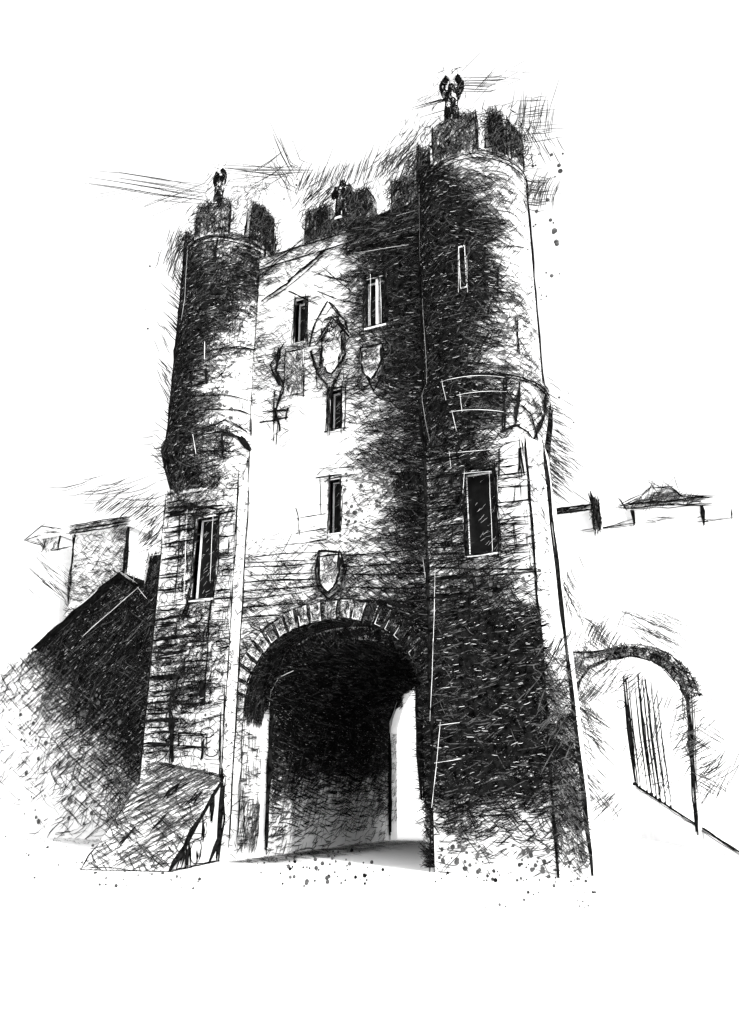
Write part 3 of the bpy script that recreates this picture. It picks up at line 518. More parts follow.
    (6, 0.0115, [(5.56, 1.32), (5.66, 1.4), (5.75, 1.47), (5.85, 1.55)]),
    (6, 0.0119, [(5.36, 1.32), (5.45, 1.4), (5.55, 1.49), (5.64, 1.57)]),
    (6, 0.0131, [(5.34, 1.0), (5.44, 1.09), (5.54, 1.19), (5.64, 1.29)]),
    (6, 0.0121, [(5.34, 1.06), (5.43, 1.17), (5.52, 1.28), (5.6, 1.39)]),
    (6, 0.0118, [(5.14, 1.03), (5.28, 1.13), (5.43, 1.24), (5.57, 1.34)]),
    (6, 0.0104, [(5.62, 0.98), (5.7, 1.07), (5.78, 1.16), (5.86, 1.24)]),
    (6, 0.0135, [(5.34, 0.98), (5.49, 1.12), (5.65, 1.26), (5.79, 1.39)]),
    (6, 0.011, [(5.36, 1.14), (5.48, 1.25), (5.61, 1.36), (5.73, 1.47)]),
    (0.6, 0.0191, [(-11.57, 24.59), (-9.92, 23.77), (-7.61, 22.54), (-5.64, 21.59)]),
    (0.6, 0.0226, [(-10.06, 24.07), (-7.89, 22.92), (-5.74, 21.72)]),
    (0.6, 0.0196, [(-11.35, 23.86), (-8.89, 23.34)]),
    (0.6, 0.0186, [(-8.68, 22.41), (-5.81, 22.51)]),
    (0.6, 0.0187, [(-8.45, 23.7), (-6.02, 22.36)]),
    (0.6, 0.0185, [(-8.33, 22.66), (-5.73, 21.53)]),
    (0.6, 0.0225, [(-8.53, 22.41), (-6.93, 22.57)]),
    (0.6, 0.0293, [(-7.23, 21.99), (-5.8, 21.87)]),
    (0.6, 0.0185, [(-7.89, 22.92), (-5.98, 21.94)]),
    (0.6, 0.0176, [(-5.55, 23.1), (-3.45, 22.15), (-1.31, 21.32)]),
    (0.6, 0.0175, [(-4.83, 22.78), (-2.81, 21.68), (-1.82, 21.43)]),
    (0.6, 0.0211, [(-4.9, 21.99), (-2.99, 21.1)]),
    (0.6, 0.0176, [(-4.79, 22.22), (-2.41, 21.57)]),
    (0.6, 0.0174, [(-3.81, 21.41), (-2.81, 21.64), (-2.23, 21.89)]),
    (0.6, 0.0175, [(-4.55, 21.24), (-3.33, 21.49)]),
    (0.6, 0.0157, [(-2.95, 23.57), (-2.57, 22.47), (-1.96, 21.14)]),
    (0.6, 0.0156, [(-2.69, 23.28), (-2.23, 21.89), (-1.66, 21.37)]),
    (0.6, 0.0154, [(-3.04, 22.21), (-2.4, 21.22), (-1.99, 19.81)]),
    (0.6, 0.0154, [(-2.81, 22.34), (-2.19, 21.02), (-1.79, 20.65)]),
    (0.6, 0.0154, [(-3.08, 21.35), (-2.39, 20.2)]),
    (0.6, 0.0155, [(-2.12, 22.15), (-1.47, 22.59)]),
    (0.6, 0.0157, [(-3.28, 22.17), (-3.31, 21.13)]),
    (0.6, 0.0157, [(-2.87, 22.81), (-2.69, 21.64)]),
    (0.6, 0.0159, [(-4.04, 22.38), (-3.74, 21.46)]),
    (0.6, 0.0208, [(2.29, 22.5), (3.25, 22.41), (3.84, 22.18)]),
    (0.6, 0.0193, [(2.57, 22.46), (3.44, 22.96)]),
    (0.6, 0.0194, [(2.5, 22.57), (2.92, 22.6)]),
    (0.6, 0.0159, [(3.05, 22.67), (4.11, 22.27)]),
    (0.6, 0.0157, [(3.26, 22.87), (4.56, 22.19), (5.03, 21.93)]),
    (0.6, 0.0203, [(4.0, 22.78), (5.2, 22.26), (5.39, 22.21)]),
    (0.6, 0.0251, [(4.37, 22.27), (4.98, 22.78)]),
    (0.6, 0.0187, [(4.57, 22.27), (5.04, 22.71)]),
    (0.6, 0.0185, [(4.91, 22.61), (5.82, 22.09)]),
    (0.6, 0.0185, [(5.36, 22.27), (5.78, 22.36)]),
    (0.6, 0.016, [(3.62, 23.38), (4.0, 22.86)]),
    (0.6, 0.0158, [(4.0, 22.78), (4.33, 22.79)]),
    (0.6, 0.0158, [(3.14, 21.18), (3.46, 21.57)]),
    (0.6, 0.0159, [(2.68, 21.37), (2.96, 21.75)]),
    (0.6, 0.016, [(2.13, 21.19), (2.72, 21.77)]),
    (0.6, 0.0123, [(5.44, 8.7), (5.67, 7.56)]),
    (0.6, 0.0127, [(-6.06, 9.62), (-5.95, 9.49), (-5.84, 9.36), (-5.73, 9.24)]),
    (0.6, 0.0154, [(-6.13, 8.72), (-5.98, 8.59), (-5.82, 8.46), (-5.68, 8.33)]),
    (0.6, 0.0144, [(-6.13, 8.72), (-6.03, 8.66), (-5.93, 8.59), (-5.83, 8.52)]),
    (0.6, 0.0157, [(-5.9, 9.49), (-5.82, 9.42), (-5.73, 9.34), (-5.65, 9.27)]),
    (0.6, 0.0111, [(-6.21, 9.59), (-6.09, 9.45), (-5.96, 9.31), (-5.83, 9.17)]),
    (-0.9, 0.0109, [(5.78, 4.35), (5.85, 4.46), (5.91, 4.58), (5.97, 4.69)]),
    (-0.9, 0.0154, [(5.34, 3.03), (5.41, 3.16), (5.48, 3.3), (5.55, 3.43)]),
    (-0.9, 0.0119, [(5.57, 4.37), (5.68, 4.52), (5.78, 4.69), (5.89, 4.84)]),
    (-0.9, 0.013, [(5.4, 4.11), (5.46, 4.28), (5.53, 4.47), (5.59, 4.65)]),
    (-0.9, 0.0102, [(5.37, 3.96), (5.49, 4.15), (5.6, 4.34), (5.72, 4.53)]),
    (-0.9, 0.0119, [(5.38, 4.28), (5.45, 4.37), (5.52, 4.46), (5.6, 4.55)]),
    (-0.9, 0.0116, [(5.32, 3.31), (5.45, 3.48), (5.59, 3.65), (5.72, 3.82)]),
    (-0.9, 0.0096, [(5.32, 2.52), (5.37, 2.63), (5.42, 2.74), (5.47, 2.86)]),
    (-0.9, 0.015, [(5.64, 2.82), (5.71, 2.92), (5.78, 3.02), (5.85, 3.11)]),
    (-0.9, 0.0107, [(5.28, 2.68), (5.34, 2.83), (5.4, 2.99), (5.46, 3.14)]),
    (-0.9, 0.014, [(5.72, 4.26), (5.83, 4.42), (5.93, 4.58), (6.03, 4.74)]),
    (-0.9, 0.0165, [(5.29, 3.67), (5.43, 3.86), (5.57, 4.05), (5.71, 4.24)]),
    (-0.9, 0.0123, [(5.23, 2.36), (5.31, 2.47), (5.4, 2.58), (5.48, 2.69)]),
    (-0.9, 0.0097, [(5.22, 2.68), (5.31, 2.78), (5.41, 2.89), (5.5, 2.99)]),
    (-0.9, 0.013, [(5.41, 1.95), (5.53, 2.13), (5.66, 2.32), (5.79, 2.51)]),
    (-0.9, 0.0133, [(5.31, 2.55), (5.39, 2.67), (5.47, 2.8), (5.55, 2.93)]),
    (-0.9, 0.0149, [(5.35, 2.96), (5.42, 3.1), (5.49, 3.23), (5.56, 3.37)]),
    (-0.9, 0.0134, [(5.48, 2.74), (5.61, 2.89), (5.75, 3.05), (5.88, 3.2)]),
    (-0.9, 0.0149, [(5.63, 4.1), (5.7, 4.22), (5.77, 4.35), (5.83, 4.47)]),
    (-0.9, 0.0107, [(5.62, 3.83), (5.77, 3.98), (5.92, 4.14), (6.07, 4.29)]),
    (-0.6, 0.0081, [(5.96, 1.33), (6.0, 1.22), (6.04, 1.11), (6.07, 1.01)]),
    (-0.6, 0.0066, [(5.89, 1.29), (5.98, 1.19), (6.07, 1.08), (6.16, 0.98)]),
    (-0.6, 0.0066, [(5.87, 1.21), (5.96, 1.07), (6.06, 0.93), (6.14, 0.79)]),
    (-0.6, 0.0103, [(5.97, 0.94), (6.02, 0.87), (6.08, 0.8), (6.14, 0.73)]),
    (-0.6, 0.008, [(5.93, 0.93), (5.99, 0.86), (6.05, 0.79), (6.1, 0.72)]),
    (-0.6, 0.0101, [(5.73, 1.26), (5.82, 1.19), (5.91, 1.11), (6.0, 1.03)]),
    (-0.6, 0.0066, [(5.98, 1.02), (6.05, 0.95), (6.12, 0.87), (6.19, 0.8)]),
    (-0.6, 0.0067, [(5.87, 1.43), (5.91, 1.36), (5.95, 1.28), (5.99, 1.21)]),
    (7.5, 0.0141, [(4.42, 4.31), (4.61, 4.13), (4.8, 3.96), (4.99, 3.79)]),
    (7.5, 0.0122, [(5.02, 3.83), (5.21, 3.69), (5.41, 3.54), (5.6, 3.39)]),
    (7.5, 0.0168, [(4.69, 5.22), (4.83, 5.15), (4.97, 5.07), (5.1, 4.99)]),
    (7.5, 0.0102, [(4.88, 3.69), (5.05, 3.52), (5.22, 3.35), (5.38, 3.19)]),
    (7.5, 0.0109, [(5.2, 5.3), (5.31, 5.22), (5.42, 5.15), (5.52, 5.08)]),
    (7.5, 0.0102, [(4.87, 5.07), (4.99, 4.95), (5.11, 4.82), (5.23, 4.7)]),
    (7.5, 0.0113, [(4.78, 3.75), (4.95, 3.66), (5.12, 3.56), (5.29, 3.47)]),
    (7.5, 0.0165, [(4.73, 4.01), (4.89, 3.91), (5.05, 3.81), (5.21, 3.71)]),
    (7.5, 0.0154, [(4.79, 4.05), (4.87, 3.96), (4.97, 3.86), (5.05, 3.77)]),
    (7.5, 0.011, [(5.15, 5.15), (5.29, 5.05), (5.43, 4.94), (5.57, 4.84)]),
    (7.5, 0.015, [(4.59, 5.19), (4.78, 5.05), (4.97, 4.9), (5.15, 4.76)]),
    (7.5, 0.0098, [(4.51, 3.81), (4.65, 3.69), (4.8, 3.57), (4.94, 3.45)]),
    (7.5, 0.0111, [(5.2, 4.57), (5.32, 4.51), (5.44, 4.44), (5.55, 4.38)]),
    (7.5, 0.014, [(4.97, 3.82), (5.11, 3.73), (5.25, 3.64), (5.39, 3.54)]),
    (7.5, 0.0126, [(5.05, 3.55), (5.19, 3.46), (5.34, 3.36), (5.49, 3.27)]),
    (7.5, 0.0128, [(5.22, 4.78), (5.32, 4.68), (5.44, 4.58), (5.54, 4.49)]),
    (7.5, 0.0151, [(4.55, 3.46), (4.67, 3.36), (4.8, 3.25), (4.93, 3.15)]),
    (7.5, 0.0139, [(4.98, 3.39), (5.11, 3.33), (5.24, 3.26), (5.37, 3.2)]),
    (7.5, 0.0161, [(4.7, 4.32), (4.8, 4.24), (4.89, 4.16), (4.98, 4.09)]),
    (7.5, 0.0142, [(4.85, 4.27), (4.94, 4.2), (5.04, 4.12), (5.13, 4.04)]),
    (7.5, 0.0134, [(5.09, 5.34), (5.22, 5.2), (5.36, 5.07), (5.49, 4.93)]),
    (7.5, 0.0154, [(4.77, 5.28), (4.9, 5.2), (5.03, 5.12), (5.15, 5.04)]),
    (7.5, 0.0142, [(4.74, 3.32), (4.93, 3.21), (5.12, 3.09), (5.3, 2.98)]),
    (7.5, 0.0115, [(4.7, 3.87), (4.86, 3.73), (5.03, 3.59), (5.19, 3.45)]),
    (7.5, 0.0105, [(4.76, 4.04), (4.93, 3.86), (5.1, 3.68), (5.27, 3.5)]),
    (7.5, 0.0149, [(5.05, 3.28), (5.17, 3.15), (5.29, 3.03), (5.41, 2.91)]),
    (7.5, 0.0106, [(4.44, 3.94), (4.59, 4.13), (4.74, 4.33), (4.88, 4.53)]),
    (7.5, 0.0106, [(4.53, 4.01), (4.68, 4.18), (4.84, 4.35), (4.99, 4.52)]),
    (7.5, 0.0122, [(4.68, 4.1), (4.8, 4.23), (4.93, 4.37), (5.05, 4.5)]),
    (7.5, 0.0098, [(4.7, 4.1), (4.86, 4.25), (5.02, 4.4), (5.17, 4.55)]),
    (7.5, 0.0106, [(4.8, 4.12), (4.95, 4.28), (5.12, 4.44), (5.27, 4.59)]),
    (7.5, 0.0127, [(4.9, 4.17), (5.03, 4.31), (5.17, 4.45), (5.31, 4.59)]),
    (7.5, 0.0151, [(4.98, 4.2), (5.11, 4.34), (5.24, 4.48), (5.37, 4.62)]),
    (7.5, 0.0139, [(4.98, 4.18), (5.16, 4.35), (5.35, 4.52), (5.53, 4.69)]),
    (7.5, 0.012, [(5.13, 4.27), (5.26, 4.4), (5.4, 4.53), (5.53, 4.65)]),
    (7.5, 0.0115, [(5.2, 4.23), (5.34, 4.4), (5.5, 4.58), (5.64, 4.76)]),
    (7.5, 0.012, [(6.0, 4.54), (6.08, 4.61), (6.16, 4.68), (6.24, 4.74)]),
    (7.5, 0.0098, [(5.76, 5.0), (5.91, 5.09), (6.06, 5.19), (6.21, 5.28)]),
    (7.5, 0.0102, [(5.66, 4.67), (5.76, 4.74), (5.87, 4.81), (5.97, 4.88)]),
    (7.5, 0.0143, [(6.35, 4.53), (6.48, 4.64), (6.62, 4.74), (6.76, 4.85)]),
    (7.5, 0.014, [(5.43, 5.04), (5.54, 5.12), (5.65, 5.19), (5.76, 5.27)]),
    (7.5, 0.0128, [(6.13, 4.67), (6.25, 4.77), (6.38, 4.87), (6.51, 4.97)]),
    (7.5, 0.0123, [(5.73, 4.79), (5.8, 4.86), (5.87, 4.93), (5.95, 5.0)]),
    (7.5, 0.0129, [(5.56, 4.72), (5.67, 4.81), (5.78, 4.91), (5.89, 5.01)]),
    (7.5, 0.0161, [(5.47, 4.94), (5.62, 5.02), (5.77, 5.1), (5.91, 5.18)]),
    (7.5, 0.0132, [(5.93, 4.69), (6.12, 4.75), (6.32, 4.82), (6.51, 4.89)]),
    (7.5, 0.0109, [(5.78, 4.36), (5.94, 4.46), (6.1, 4.56), (6.26, 4.66)]),
    (7.5, 0.0112, [(5.54, 4.9), (5.65, 4.98), (5.77, 5.07), (5.88, 5.15)]),
    (7.5, 0.0152, [(5.4, 5.02), (5.55, 5.14), (5.7, 5.26), (5.84, 5.38)]),
    (7.5, 0.0126, [(6.05, 4.59), (6.17, 4.72), (6.29, 4.85), (6.4, 4.98)]),
    (7.5, 0.013, [(7.84, 3.78), (7.97, 3.85), (8.1, 3.93), (8.23, 4.01)]),
    (7.5, 0.0095, [(7.69, 2.86), (7.8, 2.9), (7.91, 2.94), (8.02, 2.97)]),
    (7.5, 0.0147, [(7.44, 2.42), (7.58, 2.49), (7.73, 2.56), (7.88, 2.63)]),
    (7.5, 0.0114, [(7.79, 3.92), (7.94, 4.0), (8.09, 4.09), (8.24, 4.18)]),
    (7.5, 0.0098, [(7.61, 4.02), (7.7, 4.05), (7.8, 4.08), (7.9, 4.11)]),
    (7.5, 0.0093, [(7.49, 3.57), (7.65, 3.62), (7.82, 3.68), (7.98, 3.73)]),
    (7.5, 0.0115, [(7.71, 2.53), (7.83, 2.58), (7.94, 2.64), (8.05, 2.7)]),
    (7.5, 0.012, [(7.61, 3.75), (7.7, 3.78), (7.8, 3.81), (7.9, 3.84)]),
    (7.5, 0.0148, [(7.62, 4.07), (7.69, 4.1), (7.77, 4.14), (7.85, 4.17)]),
    (7.5, 0.0144, [(7.73, 3.8), (7.89, 3.85), (8.05, 3.9), (8.21, 3.95)]),
    (7.5, 0.0118, [(7.48, 3.08), (7.63, 3.14), (7.78, 3.2), (7.92, 3.26)]),
    (7.5, 0.0136, [(7.52, 3.49), (7.67, 3.55), (7.82, 3.61), (7.96, 3.67)]),
    (6, 0.0153, [(4.73, 4.47), (4.81, 4.59), (4.88, 4.72), (4.96, 4.85)]),
    (6, 0.0118, [(4.56, 4.48), (4.66, 4.65), (4.77, 4.82), (4.87, 4.98)]),
    (6, 0.0115, [(4.78, 4.79), (4.86, 4.91), (4.93, 5.03), (5.01, 5.15)]),
    (6, 0.0094, [(4.68, 4.94), (4.82, 5.19), (4.97, 5.44), (5.11, 5.69)]),
    (6, 0.013, [(4.46, 4.59), (4.56, 4.82), (4.66, 5.05), (4.76, 5.28)]),
    (6, 0.015, [(4.62, 4.52), (4.74, 4.75), (4.86, 4.99), (4.98, 5.22)]),
    (6, 0.014, [(4.98, 4.78), (5.09, 4.93), (5.2, 5.08), (5.31, 5.22)]),
    (6, 0.0133, [(4.88, 4.72), (4.96, 5.0), (5.04, 5.28), (5.12, 5.56)]),
    (6, 0.0149, [(4.52, 4.56), (4.61, 4.8), (4.71, 5.05), (4.8, 5.29)]),
    (6, 0.014, [(4.81, 4.93), (4.97, 5.12), (5.14, 5.31), (5.3, 5.5)]),
    (6, 0.0151, [(4.4, 4.37), (4.52, 4.6), (4.66, 4.84), (4.79, 5.07)]),
    (6, 0.0117, [(4.63, 4.47), (4.78, 4.68), (4.94, 4.9), (5.1, 5.11)]),
    (6, 0.0144, [(4.98, 4.64), (5.09, 4.9), (5.21, 5.16), (5.32, 5.42)]),
    (6, 0.0156, [(4.72, 3.98), (4.82, 4.15), (4.93, 4.32), (5.03, 4.49)]),
    (9, 0.0148, [(6.88, 3.34), (6.94, 3.45), (7.0, 3.56), (7.06, 3.67)]),
    (9, 0.0128, [(6.17, 2.15), (6.23, 2.28), (6.28, 2.41), (6.34, 2.55)]),
    (9, 0.0147, [(6.42, 4.09), (6.51, 4.33), (6.6, 4.59), (6.69, 4.84)]),
    (9, 0.0133, [(7.15, 3.91), (7.23, 4.05), (7.31, 4.2), (7.39, 4.34)]),
    (9, 0.0109, [(7.18, 3.0), (7.2, 3.13), (7.23, 3.26), (7.26, 3.39)]),
    (9, 0.0118, [(6.73, 3.48), (6.83, 3.67), (6.94, 3.86), (7.04, 4.05)]),
    (9, 0.0137, [(7.22, 2.71), (7.35, 2.86), (7.47, 3.0), (7.6, 3.15)]),
    (9, 0.0114, [(7.33, 3.13), (7.45, 3.33), (7.57, 3.54), (7.68, 3.74)]),
    (9, 0.0167, [(6.67, 3.14), (6.75, 3.36), (6.83, 3.59), (6.91, 3.81)]),
    (9, 0.0156, [(6.15, 2.44), (6.22, 2.58), (6.3, 2.73), (6.38, 2.87)]),
    (9, 0.0168, [(6.8, 4.04), (6.88, 4.25), (6.97, 4.46), (7.05, 4.67)]),
    (9, 0.0155, [(6.72, 1.51), (6.77, 1.65), (6.83, 1.79), (6.88, 1.92)]),
    (9, 0.0147, [(6.49, 2.31), (6.59, 2.46), (6.69, 2.62), (6.78, 2.77)]),
    (9, 0.012, [(6.78, 1.36), (6.88, 1.55), (6.98, 1.75), (7.07, 1.94)]),
]
